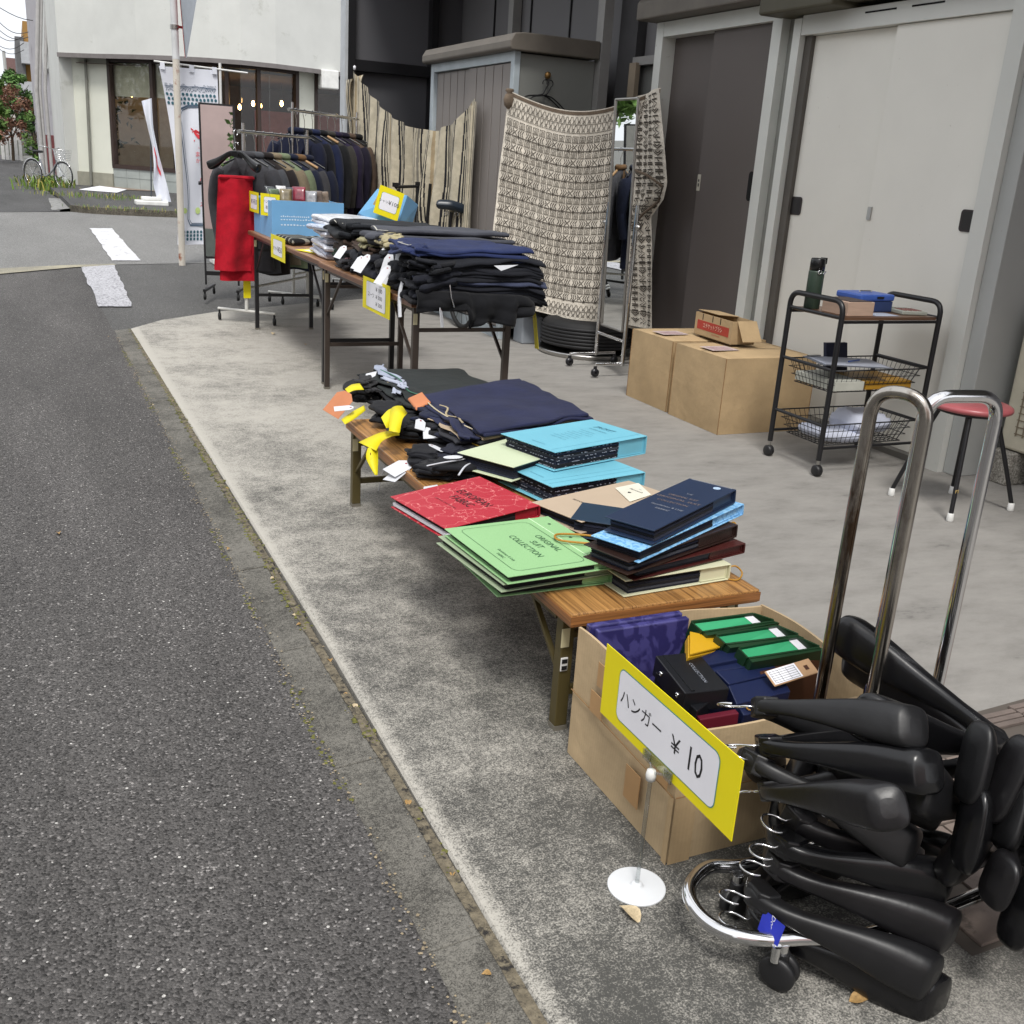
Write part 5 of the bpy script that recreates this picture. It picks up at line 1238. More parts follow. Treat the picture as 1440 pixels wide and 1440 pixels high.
# red trousers hanging
RED = cloth('red_cloth','#a80d22'); random.seed(4)
t = thing('red_trousers', 'bright red trousers hanging at the end of the near rack', 'trousers', (1.41,7.93,.33))
def rt(x0,x1,b0,b1,z1,z0,y,ph,fold=1.):
    def f(u,v):
        l = x0+(b0-x0)*v; r = x1+(b1-x1)*v; x = l+(r-l)*u; z = z1+(z0-z1)*v
        yy = y+.014*math.sin(u*8+ph+v*1.5)*(.4+v)*fold+.012*noise.noise(Vector((u*3,v*6,ph)))-.03*math.sin(PI*u)
        return V(x, yy, z-.012*math.sin(u*3)*(v<.05))
    return f
b = MB(); b.grid(26,40,rt(1.305,1.545,1.262,1.52,1.065,.40,7.925,0)); b.grid(26,40,lambda u,v: V(rt(1.305,1.545,1.262,1.52,1.065,.40,7.925,0)(1-u,v))+V(0,.035,0)); part('leg', b, RED, t)
b = MB(); b.grid(26,40,rt(1.33,1.548,1.30,1.566,1.055,.325,7.955,2)); b.grid(26,40,lambda u,v: V(rt(1.33,1.548,1.30,1.566,1.055,.325,7.955,2)(1-u,v))+V(0,.03,0)); part('leg', b, RED, t)
b = MB(); b.slab((1.30,7.90,1.045),(.25,0,0),(0,.07,0),(0,0,.03),14,8,amp=.006,seed=3); part('top_fold', b, RED, t)
b = MB(); b.box(1.475,8.0,.19,1.53,8.003,.33); solo('yellow_tag', b, YELLOW, 'plain yellow paper strip hanging below the red trousers', 'tag')

# ================================================================ PRICE CARDS
def price_card(label, o, u, v, w, h, lines, grp=None, inner=(.66,.68), th=.0016, frame=False):
    """o: centre; u right, v up; lines: (text,size,du,dv,squeeze)"""
    o, u, v = V(o), V(u).normalized(), V(v); v = (v-u*v.dot(u)).normalized(); n = u.cross(v)
    t = thing('price_card', label, 'price card', o-v*h/2, grp)
    b = MB(); b.par(o-u*w/2-v*h/2-n*th, u*w, v*h, n*th); part('yellow_backing', b, YELLOW, t)
    b = MB(); b.poly(rrect(o+n*.0006,u,v,w*inner[0]+.005,h*inner[1]+.003,.012)); part('printed_outline', b, PLINE, t)
    b = MB(); b.poly(rrect(o+n*.0010,u,v,w*inner[0],h*inner[1],.0115)); part('white_label', b, PAPER, t)
    for s_,sz,du,dv,sx in lines: text(t, s_, sz, o+u*du+v*dv+n*.0006, u, v, INK, sx=sx)
    return t
UY, UZ = V(0,-1,0), V(0,0,1)     # cards face the street: right is towards the viewer
price_card('yellow price card on the table edge under the blue sock box', (1.474,6.79,.672), UY, UZ, .41,.148, [('ネクタイ',.030,-.07,-.01,1.2),('¥50',.05,.06,-.01,1.6)], inner=(.62,.66))
price_card('large yellow price card with three prices at the near table edge', (1.448,4.61,.657), UY, UZ, .41,.147, [('スーツ',.026,-.07,0,1.3),('¥ 100',.026,.05,.033,1.6),('¥ 300',.026,.05,.0,1.6),('¥ 500',.026,.05,-.033,1.6)], inner=(.70,.78))
price_card('yellow price card on the far sock box beside the red trousers', (1.513,7.74,.905), UY, UZ, .33,.14, [('靴下',.032,-.05,0,1.3),('¥50',.05,.05,0,1.5)])
o = V(1.535,7.30,.91); price_card('yellow price card bent round the near corner of the sock box', o, (.45,-.89,0), UZ, .20,.145, [('ハンカチ ¥50',.026,0,.02,.9),('靴下 ¥50',.026,0,-.02,.9)], inner=(.62,.7))
# ================================================================ SOCK BOXES
SKY = mat('sky_blue_card','#6fa8d6',.55,var=.05); SKYP = mat('white_print','#c9dff0',.6)
random.seed(8)
for k,(y0,y1,lb) in enumerate(((7.20,7.585,'sky blue carton nearer the viewer holding packed socks'),(7.592,7.80,'sky blue carton behind the first beside the red trousers'))):
    t = thing('sock_carton', lb, 'carton', (1.77,(y0+y1)/2,.70)); z1 = .948; x0,x1 = 1.525,2.02
    for (a,c_,e,f,nm) in ((x0,y0,x1,y0+.005,'front_wall'),(x0,y1-.005,x1,y1,'rear_wall'),(x0,y0+.005,x0+.005,y1-.005,'side_wall'),(x1-.005,y0+.005,x1,y1-.005,'side_wall')):
        b = MB(); b.box(a,c_,.7015,e,f,z1-.006*(nm=='side_wall')); part(nm, b, [SKY], t)
    b = MB(); b.box(x0+.005,y0+.005,.7015,x1-.005,y1-.005,.706); part('floor_board', b, CARDIN, t)
    b = MB(); b.box(x0+.004,y0+.0052,z1-.03,x1-.004,y0+.009,z1+.001); part('inner_rim', b, CARD, t)
    if k == 0:
        for j,(zz,w_) in enumerate(((.845,.20),(.825,.26),(.79,.30))):
            b = MB(); 
            for q in range(14): 
                xx = x0+.06+q*w_/14; b.box(xx,y0-.0012,zz-.004,xx+w_/14*.6,y0-.0004,zz+random.uniform(.002,.007))
            part('white_print', b, SKYP, t, kind='stuff')
        b = MB(); b.poly(rrect((x1-.03,y0-.0008,.80),(1,0,0),(0,0,1),.022,.035,.003)); part('print_mark', b, mat('blue_print','#3d7cae',.6), t)
CELL = mat('cellophane_grey','#8b8e8c',.15,var=.4,vs=30,spec=.9)
PK = [('#5f6f58','sage green'),('#6f6346','khaki'),('#2a2c36','dark navy'),('#e0e0e4','white and blue'),('#7a1c30','wine red'),('#8d2a38','crimson patterned'),('#8d8f94','light grey'),('#6d615a','taupe'),('#7e7064','brown'),('#55595c','slate')]
for k,(c_,nm) in enumerate(PK):
    q = V(0,0,.018)+[V(1.57,7.29,.95),V(1.64,7.27,.95),V(1.70,7.34,.96),V(1.66,7.45,.965),V(1.73,7.26,.965),V(1.77,7.40,.96),V(1.80,7.25,.945),V(1.86,7.27,.95),V(1.92,7.33,.95),V(1.60,7.5,.955)][k]
    b = MB(); a = random.uniform(-.5,.5); u = V(math.cos(a),math.sin(a),0)*.085; w_ = V(-math.sin(a)*.3,math.cos(a)*.3,.9)*.105
    b.slab(q-u/2-V(0,0,.045), u, w_, V(0,.042,0), 12,12,amp=.014,seed=k*3); t = solo('sock_packet', b, mat('packet_'+c_[1:],c_,.22,var=.45,vs=25,spec=.9), nm+' cellophane packet of socks standing in the blue carton', 'packet', 'sock packets in the blue carton')
# tie packet and yellow card, shirts
b = MB(); b.slab((1.53,6.62,.704),(.19,.10,.0),(-.05,.30,0),(0,0,.045),20,14,amp=.008,seed=5); solo('tie_packet', b, cloth('tie_cloth','#1b1c1e',('#8b8a80','Y',5.5,.80)), 'plastic packet of black ties with silver diagonal stripes on the far table', 'tie packet')
b = MB(); b.slab((1.74,6.70,.704),(.12,.08,.0),(-.05,.30,0),(0,0,.035),16,12,amp=.008,seed=6); solo('tie_packet', b, cloth('tie_cloth2','#2d2f31',('#9c9a90','X',6,.72)), 'second plastic packet of dark striped ties beside the blue carton', 'tie packet')
price_card('yellow price card lying flat before the striped ties', (1.60,6.22,.709), (.3,-.95,0), (.95,.3,.04), .30,.16, [('シャツ ¥100',.034,0,0,1.2)])
random.seed(12); z = .702
for k in range(9):
    a = random.uniform(-.12,.12); c_ = V(1.67+random.uniform(-.03,.03), 5.98-.012*k+random.uniform(-.03,.03), z); th = .024+random.uniform(0,.008)
    u = V(math.cos(a),math.sin(a),.03*random.uniform(-1,1))*.30; w_ = V(-math.sin(a),math.cos(a),random.uniform(-.03,.05))*.40
    b = MB(); b.slab(c_-u/2-w_/2, u, w_, (0,0,th), 20,16,amp=.010,seed=k*2+30); z += th-.002
    lb = ['bottom','lowest but one','third lowest','fourth','fifth','sixth','seventh','topmost but one','topmost'][k]
    nm = ('white','pale blue striped','white','grey striped','white','white','pale blue','white','crumpled clear bagged')[k]
    solo('bagged_shirt', b, mat('shirt_'+nm.replace(' ','_'), {'white':'#c9ccd6','pale blue striped':'#b4c0d8','grey striped':'#a6abb6','pale blue':'#bcc8de','crumpled clear bagged':'#d3d6dc'}[nm], .25, var=.32, vs=26, spec=.8, bump=.8, bs=30, stretch=(1,1,6)), nm+' folded shirt in plastic, '+lb+' in the shirt stack', 'shirt', 'bagged shirts stacked on the far table')
# blue box with a card behind the trousers
t = thing('small_carton', 'tilted sky blue box carrying a yellow price card behind the trouser pile', 'carton', (2.05,6.2,.93))
q0 = V((2.007,6.05,0.931)); q1 = V((2.168,6.3,0.916)); q2 = V((2.258,6.35,0.997)); q3 = V((2.134,6.2,1.055)); 
b = MB(); b.prism([q0+V(-.10,.02,-.10), q0+V(.0,0,-.10), q1+V(0.02,0,-.10), q2, q3, q3+V(-.19,.0,.03), q0+V(-.22,.0,.02)], V(.03,.16,-.03)); part('body', b, SKY, t)
b = MB(); b.prism([V((1.843,6.1,0.934)),V((1.947,6.12,1.078)),V((1.964,6.12,1.075)),V((1.869,6.1,0.935))], (.02,.12,0)); part('side_flap', b, CARD, t)
b = MB(); b.par((1.88,6.12,.70),(.32,0,0),(0,.24,0),(0,0,.18)); part('lower_body', b, CARD, t)
c0 = (V((1.855,6.04,0.966))+V((2.07,6.04,1.06)))/2; uu = V((2.07,6.04,1.06))-V((1.934,6.04,1.101)); vv = V((1.934,6.04,1.101))-V((1.855,6.04,0.962))
price_card('tilted yellow price card propped on the sky blue box', c0+V(0,-.012,0), uu, vv+V(0,.02,0), .155,.165, [('シャツ',.020,-.035,0,1.0),('¥100',.034,.03,0,1.0)], inner=(.7,.6))

# ================================================================ FOLDED TROUSERS
TAGM = mat('paper_tag','#cbcdd2',.7,var=.05); YT = mat('yellow_tape','#d6c80a',.6,var=.06); SALM = mat('salmon_tag','#bd7850',.7)
def price_tag(root, p, d, l=.055, w=.028, tilt=.3, m=None, hole=True):
    d = V(d).normalized(); s_ = d.cross(V(0,0,1)); s_ = s_.normalized() if s_.length > .01 else V(1,0,0); p = V(p); n = s_.cross(d).normalized()
    s_ = (s_+n*tilt).normalized(); n = s_.cross(d).normalized()
    q = [p-s_*w*.2, p+d*l*.2-s_*w/2, p+d*l-s_*w/2, p+d*l+s_*w/2, p+d*l*.2+s_*w/2, p+s_*w*.2]
    b = MB(); b.prism(q, n*.0012); o = part('price_tag', b, m or TAGM, root)
    if hole: 
        c_ = p+d*l*.14+n*.0013; b = MB(); b.poly([c_+(d*math.cos(a)+s_*math.sin(a))*.004 for a in [2*PI*k/8 for k in range(8)]]); b.poly([c_-n*.003+(d*math.cos(a)+s_*math.sin(-a))*.004 for a in [2*PI*k/8 for k in range(8)]]); part('red_eyelet', b, mat('tag_eyelet','#8d2f33',.6), o)
    return o
def trousers(label, A, B, D, th, col, seed, amp=.010, n=3, waist=True, grp='folded trousers', stripe=None, droop=None, tags=(), mname=None):
    """A near-left, B near-right, D far-left corners of the underside; th total thickness"""
    A, B, D = V(A), V(B), V(D); u = B-A; v = D-A; m = cloth(mname or 'trouser_'+col.strip('#')+(stripe[0].strip('#') if stripe else ''), col, stripe)
    t = thing('folded_trousers', label, 'trousers', (A+B+D)/3, grp); random.seed(seed)
    up = u.cross(v).normalized(); up = up if up.z > 0 else -up
    for k in range(n):
        j = lambda s_: random.uniform(-s_, s_)
        b = MB(); o = A+up*(th*k/n)+u.normalized()*j(.018)+v.normalized()*j(.012)
        b.slab(o, u*(1+j(.02)), v*(1+j(.02)), up*(th/n*1.03), 30, 20, amp=amp, seed=seed+k*.37, sag=droop, wob=.02)
        part('leg', b, m, t)
    if waist:
        for k in range(2):
            b = MB(); o = A+up*(th*k*.5)-u.normalized()*(.05+random.uniform(0,.03)); b.slab(o+v*.1*random.random(), u.normalized()*.09+V(0,0,random.uniform(-.02,.01)), v*random.uniform(.6,.85), up*(th*.42), 14, 18, amp=amp*2.2, seed=seed+9+k, wob=.03)
            part('waistband', b, m, t)
        b = MB(); o = A+up*th*.9-u.normalized()*.03+v*.2; e = [o+v.normalized()*.05*i+u.normalized()*random.uniform(-.02,.03)+up*random.uniform(-.005,.012) for i in range(6)]
        b.tube(smooth(e,3), .004, 6, flat=.4); part('lining_tape', b, mat('lining_'+('a','b','c')[seed%3], ('#b9b7ae','#8c8f9a','#a89a7c')[seed%3], .7), t)
    for (p,d,kw) in tags: price_tag(t, p, d, **kw)
    return t
def stackrow(base, specs):
    """base: near-left corner, u, v and z; each spec: (label, colour, thickness, dx, dy, dl, dw, seed, kw)"""
    o, ux, vy, z = base
    for (lb, c_, th, dx, dy, dl, dw, sd_, kw) in specs:
        A = V(o)+V(dx,dy,0); A.z = z; U = V(ux)*(1+dl); W_ = V(vy)*(1+dw)
        trousers(lb, A, A+U, A+W_, th, c_, sd_, **kw); z += th*.93
    return z
ov = lambda p: -max(0, p.x-1.99)*.22-max(0, 4.17-p.y)*.4
# near pile on the high table
zt_ = stackrow(((1.52,4.11,.70),(.53,.02,0),(.06,.44,0),.702), [
 ('black trousers at the very bottom of the tall pile, one leg hanging off the table', '#121318', .046, .00,.00,.06,0,1,dict(droop=ov, amp=.012)),
 ('black trousers second from the bottom of the tall pile with a white pin', '#15171f', .042, .0,-.01,.02,.03,2,dict(droop=ov)),
 ('slate blue trousers in the middle of the tall pile showing a teal lining', '#3c4258', .028, .03,.01,.02,-.05,3,dict(droop=ov, n=2)),
 ('black pinstriped trousers under the navy ones of the tall pile', '#14161d', .040, .0,.0,.03,.0,4,dict(droop=ov)),
 ('ribbed black trousers second from the top of the tall pile', '#181a21', .044, -.01,-.005,.0,.02,5,dict(droop=ov, amp=.014)),
 ('navy blue trousers crowning the tall pile', '#1f2a50', .036, -.05,.02,.04,.02,6,dict(droop=ov, amp=.017))])
HEM = [(1.464,4.1,0.661),(1.542,4.1,0.672),(1.616,4.1,0.667),(1.684,4.1,0.67),(1.705,4.1,0.591),(1.734,4.1,0.606),(1.779,4.1,0.624),(1.84,4.1,0.615),(1.905,4.1,0.605),(1.92,4.1,0.643),(1.991,4.1,0.661),(2.025,4.1,0.708)]
def drape(u, v):
    k = u*(len(HEM)-1); i = min(int(k),len(HEM)-2); f = k-i; h0 = V(HEM[i]).lerp(V(HEM[i+1]),f); x = h0.x
    zt = .745-.02*u-max(0,u-.85)*.2; z = zt+(h0.z-zt)*v
    y = 4.115-.03*min(1,v*3)**.6+.014*math.sin(u*31+v*2)*v+.03*noise.noise(Vector((u*7,v*3,4)))*v+max(0,u-.88)*.5
    return V(x, y, z)
b = MB(); b.grid(90,14,drape); t = thing('draped_trouser_leg', 'black trouser cloth draped over the near end of the high table below the pile', 'trousers', (1.9,3.95,.6)); o = part('leg', b, cloth('trouser_0d0e12','#0d0e12'), t); o.modifiers.new('solid','SOLIDIFY').thickness = .010
# rear pile on the high table
zz = stackrow(((1.55,4.80,.70),(.58,.03,0),(.02,.46,0),.702), [
 ('dark navy trousers at the bottom of the rear pile', '#15171f', .066, .0,.0,.0,.0,11,{}),
 ('black trousers second from the bottom of the rear pile', '#16171c', .066, .0,.0,.02,.0,12,{}),
 ('brown trousers in the rear pile', '#3a2c24', .036, -.02,.02,-.05,.0,13,{}),
 ('ribbed beige trousers under the grey ones of the rear pile', '#a8987c', .024, .02,-.03,.0,-.1,14,dict(n=1, waist=False, stripe=('#4c4234','X',9,.5))),
 ('charcoal grey trousers folded loosely on top of the rear pile', '#44464e', .060, .02,-.06,.04,-.06,15,dict(amp=.016)),
])
stackrow(((1.56,5.24,.70),(.50,.02,0),(.02,.36,0),.702), [
 ('black trousers at the bottom of the hindmost pile', '#131419', .095, .0,.0,.0,.0,16,{}),
 ('brown black trousers in the middle of the hindmost pile', '#3d3029', .080, -.02,.0,.0,.0,17,{}),
 ('smooth black trousers topping the hindmost pile', '#1b1e23', .070, -.04,.0,.06,.0,18,dict(amp=.014))])
# waist ends, ties and tags heaped along the street edge of the high table
def scrap(name, label, cat, o, u, v, w, col, seed, amp=.02, grp=None, m=None, nu=18, nv=14, tags=()):
    """a crumpled end of cloth: three thin uneven folds"""
    o, u, v, w = V(o), V(u), V(v), V(w); t = thing(name, label, cat, o+u/2+v/2, grp); m = m or cloth('scrap_'+col.strip('#'), col); rs = random.Random(seed)
    for k in range(3):
        a = rs.uniform(-.35,.35); R_ = Matrix.Rotation(a,3,'Z'); sc_ = rs.uniform(.7,1.0)
        u2 = R_ @ u*sc_; v2 = R_ @ v*rs.uniform(.75,1.0); c_ = o+u/2+v/2+V(rs.uniform(-.015,.015),rs.uniform(-.02,.02),0)
        b = MB(); b.slab(c_-u2/2-v2/2+w*(k/3), u2, v2+V(0,0,rs.uniform(-.012,.012)), w*.36, nu, nv, amp=amp*.75, seed=seed+k*5.3, wob=.03); part('fold', b, m, t)
    for (p,d,kw) in tags: price_tag(t, p, d, **kw)
    return t
W1 = ('#17181d','#101116','#1e2026','#14161c','#191b24')
random.seed(31)
posL = [(1.52,5.30),(1.50,5.20),(1.46,5.05),(1.47,4.92),(1.46,4.75),(1.45,4.62),(1.47,4.48),(1.46,4.35),(1.47,4.22),(1.47,4.10)]
names = ['hindmost','second from the back','third from the back','fourth from the back','fifth from the back','middle','fifth from the near end','fourth from the near end','third from the near end','nearest']
for k,(x,y) in enumerate(posL):
    kw = []
    if k in (2,4,5,7): kw = [((x-.02,y+.05,.80+.02*(k%3)), (-.55,-.55,-.5), dict(l=.10+.03*(k%2), w=.035))]
    scrap('rolled_waistband', 'crumpled dark waistband on the street edge of the high table, '+names[k], 'trousers', (x,y,.703), (.16+.05*random.random(),.02,.03), (.02,.17,0), (0,0,.09+.03*random.random()), W1[k%5], 100+k, .026, 'crumpled waistbands on the high table edge', tags=kw)
    if k % 2: scrap('rolled_waistband', 'upper crumpled waistband on the high table edge, '+names[k], 'trousers', (x+.05,y-.01,.79), (.12,.02,.02), (.02,.14,.01), (0,0,.06), W1[(k+2)%5], 140+k, .024, 'crumpled waistbands on the high table edge')
scrap('rolled_waistband','cream and olive waistband loops among the dark trousers','trousers', (1.47,4.90,.83),(.10,.0,.02),(.0,.16,.0),(0,0,.045),'#8f8a6c',160,.03)
scrap('rolled_waistband','pale khaki waistband coil beside the white tags','trousers', (1.50,4.68,.86),(.10,.0,.02),(.02,.15,.0),(0,0,.04),'#a39a7a',161,.03)
scrap('green_belt','dark green fabric coil at the far left of the trouser piles','trousers', (1.50,5.45,.75),(.07,.0,.02),(.0,.10,.0),(0,0,.06),'#2c4034',162,.02)
scrap('dark_cloth','grey cloth lying loose on the table edge below the shirts','cloth', (1.475,5.20,.703),(.14,.04,.01),(.02,.34,0),(0,0,.045),'#2d2c30',163,.02)
b = MB(); b.tube(smooth([(1.50,5.30,.76),(1.53,5.22,.77),(1.50,5.15,.765),(1.54,5.06,.75)],4), .007, 6, flat=.4); solo('pink_ribbon', b, mat('pink_ribbon','#b98a92',.6), 'pink ribbon lying over the dark cloth on the high table', 'ribbon')
tg = thing('hanging_tag', 'long white price tag folded over the edge above the large price card', 'tag', (1.44,4.5,.72))
price_tag(tg, (1.50,4.56,.86), (-.35,-.25,-.85), l=.16, w=.045, tilt=.5); price_tag(tg, (1.53,4.50,.90), (-.25,-.4,-.75), l=.10, w=.05, tilt=-.4)
tg = thing('hanging_tag', 'narrow white cloth strip hanging beside the large price card', 'tag', (1.45,4.3,.6))
b = MB(); b.tube(smooth([(1.49,4.32,.80),(1.455,4.29,.72),(1.445,4.25,.62)],4), .010, 6, flat=.15); part('strip', b, TAGM, tg)
tg = thing('hanging_tag', 'white pointed tag with a red eyelet hanging at the near end of the tall pile', 'tag', (1.56,4.07,.62)); price_tag(tg, (1.56,4.07,.69), (.05,-.25,-1), l=.085, w=.034, tilt=.8)
tg = thing('hanging_tag', 'white paper triangle between the layers of the tall pile', 'tag', (1.9,4,.82)); b = MB(); b.prism([(1.80,4.085,.862),(1.91,4.08,.868),(1.83,4.075,.842)], (0,-.002,0)); part('paper', b, TAGM, tg)
b = MB(); b.tube([(1.60,4.075,.78),(1.605,4.065,.73),(1.62,4.065,.69)], .0035, 6); solo('metal_pin', b, CHROME, 'bright metal pin stuck in the lower black trousers', 'pin')
tg = thing('hanging_tag', 'long yellow tag hanging from the right end of the tall pile', 'tag', (2.09,4.2,.45)); q = V((2.09,4.261,0.644)); price_tag(tg, q, (.10,-.12,-1), l=.17, w=.055, tilt=.9, m=YT)
tg = thing('hanging_tag', 'white tag standing up beside the charcoal trousers', 'tag', (1.56,4.75,.9)); price_tag(tg, (1.60,4.78,.93), (-.5,-.35,-.5), l=.12, w=.036, tilt=.2)
tg = thing('hanging_tag', 'small white tag stitched to the dark cloth below the shirts', 'tag', (1.52,5.1,.78)); b = MB(); b.prism([(1.505,5.08,.79),(1.575,5.08,.80),(1.575,5.10,.86),(1.505,5.10,.85)], (0,-.002,0)); part('paper', b, TAGM, tg)
# ================================================================ SAMPLE BOOKS ON THE BENCH
SWD = [cloth('swatch_navy','#1c1f2e'), cloth('swatch_black','#121217'), cloth('swatch_grey','#3d3f47'), cloth('swatch_blue','#272c3f')]; SWW = mat('swatch_pinking','#8f929e',.8)
def book(label, A, B, D, t, m, swn=8, blk=.27, mi=None, seed=0, cat='sample book', fan=.0, cw=.003, spm=None, lm=None, ragged=.006, grp=None, fray=False):
    """closed swatch book. A near-left, B near-right (spine side), D far-left of the top cover"""
    random.seed(seed+500); A, B, D = V(A), V(B), V(D); u = B-A; L = u.length; u.normalize(); v = D-A; v = v-u*v.dot(u); Wd = v.length; v.normalize(); n = u.cross(v); n = n if n.z > 0 else -n
    root = thing('sample_book', label, cat, A+u*L/2+v*Wd/2-n*t, grp); mi = mi or m; spm = spm or m
    def P3(x,y,z): return A+u*x+v*y+n*z
    b = MB(); b.par(P3(0,0,-cw), u*L, v*Wd, n*cw); fc = part('front_cover', b, m, root, bevel=.0012)
    q = P3(0,0,-t)+u*(-fan)
    b = MB(); b.par(q, u*(L+fan), v*Wd, n*cw); part('back_cover', b, m, root, bevel=.0012)
    b = MB(); b.par(P3(L-.004,0,-t+cw+.0004), u*.004, v*Wd, n*(t-2*cw-.0008)); part('spine', b, spm, root)
    h = t-2*cw-.002; bl = L*blk
    b = MB(); b.par(P3(L-bl,.007,-t+cw+.001), u*(bl-.0046), v*(Wd-.014), n*h); bk = part('binding_block', b, spm, root, bevel=.001)
    b = MB(); x0 = L-bl+.001; x1 = L-.0085
    for (a0,a1,z0,z1) in ((x0,x1,-t+cw+.0015,-t+cw+.0035),(x0,x1,-cw-.004,-cw-.002),(x1-.002,x1,-t+cw+.0036,-cw-.0041)): b.par(P3(a0,.0045,z0), u*(a1-a0), v*.0024, n*(z1-z0))
    part('block_edge', b, spm, bk)
    for k in range(swn):
        z0 = -t+cw+.0012+h*k/swn; j = random.uniform(0,ragged); th = h/swn*.82; x_ = .012+random.uniform(0,ragged)-fan*(1-(k+.5)/swn)
        b = MB(); ex = .0; b.par(P3(x_,.006+j,z0), u*(L-bl-x_-.001), v*(Wd-.014-j-random.uniform(0,ragged)), n*th)
        o = part('swatch', b, random.choice(mi) if isinstance(mi,list) else mi, root)
        if fray and k % 2 == 0:
            b = MB(); N_ = 40
            for i in range(N_):
                xx = x_+(L-bl-x_)*i/N_; 
                if random.random() < .38: b.par(P3(xx,.0045+j-random.uniform(0,.003),z0+th*.2), u*((L-bl-x_)/N_*.7), v*.003, n*th*random.uniform(.15,.5))
            for i in range(N_):
                yy = .008+(Wd-.02)*i/N_
                if random.random() < .45: b.par(P3(x_-.003,yy,z0+th*.2), u*.004, v*((Wd-.02)/N_*.7), n*th*random.uniform(.15,.5))
            part('frayed_edge', b, SWW, o, kind='stuff')
    root_P = P3
    return root, P3, u, v, n, L, Wd, fc
CYAN = mat('cyan_cloth_cover','#72b8cc',.45,var=.05,bump=.2,bs=200); CYL = mat('cyan_print','#3f7f95',.6)
def lines(root, P3, u, v, pts, w, m, name='printed_line', z=.0009, closed=False):
    b = MB(); ribbon(b, [P3(x,y,z) for x,y in pts], w, u.cross(v) if u.cross(v).z > 0 else -u.cross(v), closed)
    for i in range(len(b.f)):
        f = b.f[i]; a,c,d = b.v[f[0]],b.v[f[1]],b.v[f[2]]
        if (c-a).cross(d-c).z < 0: b.f[i] = f[::-1]
    return part(name, b, m, root)
# lower then upper cyan books
r,P3,u,v,n,L,Wd,fc = book('cyan jacket sample book underneath the other cyan one', (1.33,2.512,0.398), (1.689,2.585,0.398), (1.382,2.795,0.398), .060, CYAN, 9, .30, SWD, 1, fray=True)
lines(fc,P3,u,v,[(.01,.03),(L-.01,.03)],.0012,CYL); lines(fc,P3,u,v,[(.01,.06),(L-.01,.06)],.001,CYL)
text(fc,'Gentleman & Lady',.010,P3(.035,Wd*.45,.0),-v,u,CYL,sx=.9,align='CENTER')
r,P3,u,v,n,L,Wd,fc = book('cyan jacket sample book on top with a block of small print', (1.4,2.643,0.462), (1.797,2.763,0.462), (1.447,2.921,0.462), .061, CYAN, 9, .30, SWD, 2, fray=True)
text(fc,'JACKET',.030,P3(L*.84,Wd*.50,.0),-v,u,mat('cyan_dark_print','#2b6379',.6),sx=.8); text(fc,'SAMPLE BOOK',.012,P3(L*.75,Wd*.50,0),-v,u,CYL)
for k in range(8): text(fc,'GARMENT FABRIC COLLECTION'[k%5:18+k%6],.0075,P3(L*(.32+.048*k),Wd*(.5+.03*math.sin(k*2)),0),-v,u,CYL,sx=.9)
text(fc,'Gentleman & Lady',.009,P3(.035,Wd*.45,.0),-v,u,CYL,sx=.9)
lines(fc,P3,u,v,[(.01,.028),(L-.01,.028)],.0010,CYL)
# flat blue folder and red folder under the cyan books
book('royal blue folder lying under the cyan books', (1.347,2.5,0.342), (1.567,2.529,0.342), (1.428,2.907,0.342), .012, mat('royal_blue','#1f3470',.4), 1, .2, SWD, 3, ragged=.0)
book('thin crimson folder peeping out beside the blue one', (1.3,2.417,0.352), (1.467,2.44,0.352), (1.307,2.512,0.352), .009, mat('crimson','#a32337',.4), 1, .2, SWD, 4, ragged=.0)
# pale green book at the back
pa,pd,pe = V((1.27,2.655,0.42)), V((1.3,2.919,0.42)), V((1.719,3.15,0.42))
book('pale sage sample book at the back beside the trousers', pa, pa+(pe-pd), pd, .046, mat('pale_sage','#c6d0b0',.5,var=.04), 6, .3, SWD, 5, fan=.006)
# beige book with a label
ba = V((1.257,2.26,0.398)); bd = V((1.291,2.426,0.398)); bf = V((1.671,2.545,0.398))
r,P3,u,v,n,L,Wd,fc = book('beige sample book with a white label between the cyan and navy ones', bd+(V((1.66,2.445,0.398))-bf)*2.1, bf+(V((1.66,2.445,0.398))-bf)*2.1, bd, .034, mat('beige_cover','#b8a58f',.5,var=.04), 5, .3, SWD, 6)
q = [V((1.505,2.455,0.4)),V((1.601,2.482,0.4)),V((1.577,2.372,0.4)),V((1.481,2.33,0.4))]; b = MB(); b.prism(q, (0,0,.0008)); lb_ = part('white_label', b, mat('cream_label','#d9d6c6',.6), fc)
c_ = sum(q,Vector())/4; text(lb_,'the',.008,c_+u*.03+V(0,0,.001),-v,u,CYL); text(lb_,'Microsuede',.013,c_+u*.012+V(0,0,.001),-v,u,INK,sx=.8); text(lb_,'♥',.010,c_-u*.02+V(0,0,.001),-v,u,INK)
text(fc,'BESPOKE',.011,P3(L*.30,Wd*.66,.0),-v,u,INK,sx=1.1)
# navy left book
NAVY = mat('navy_cover','#22304a',.38,var=.08,vs=4); 
book('navy sample book turned askew behind the pale blue one', (1.249,2.245,0.4), (1.356,2.154,0.4), (1.302,2.4,0.4), .050, mat('navy_slate_cover','#25384c',.35,var=.08), 6, .3, SWD, 7, fan=.010)
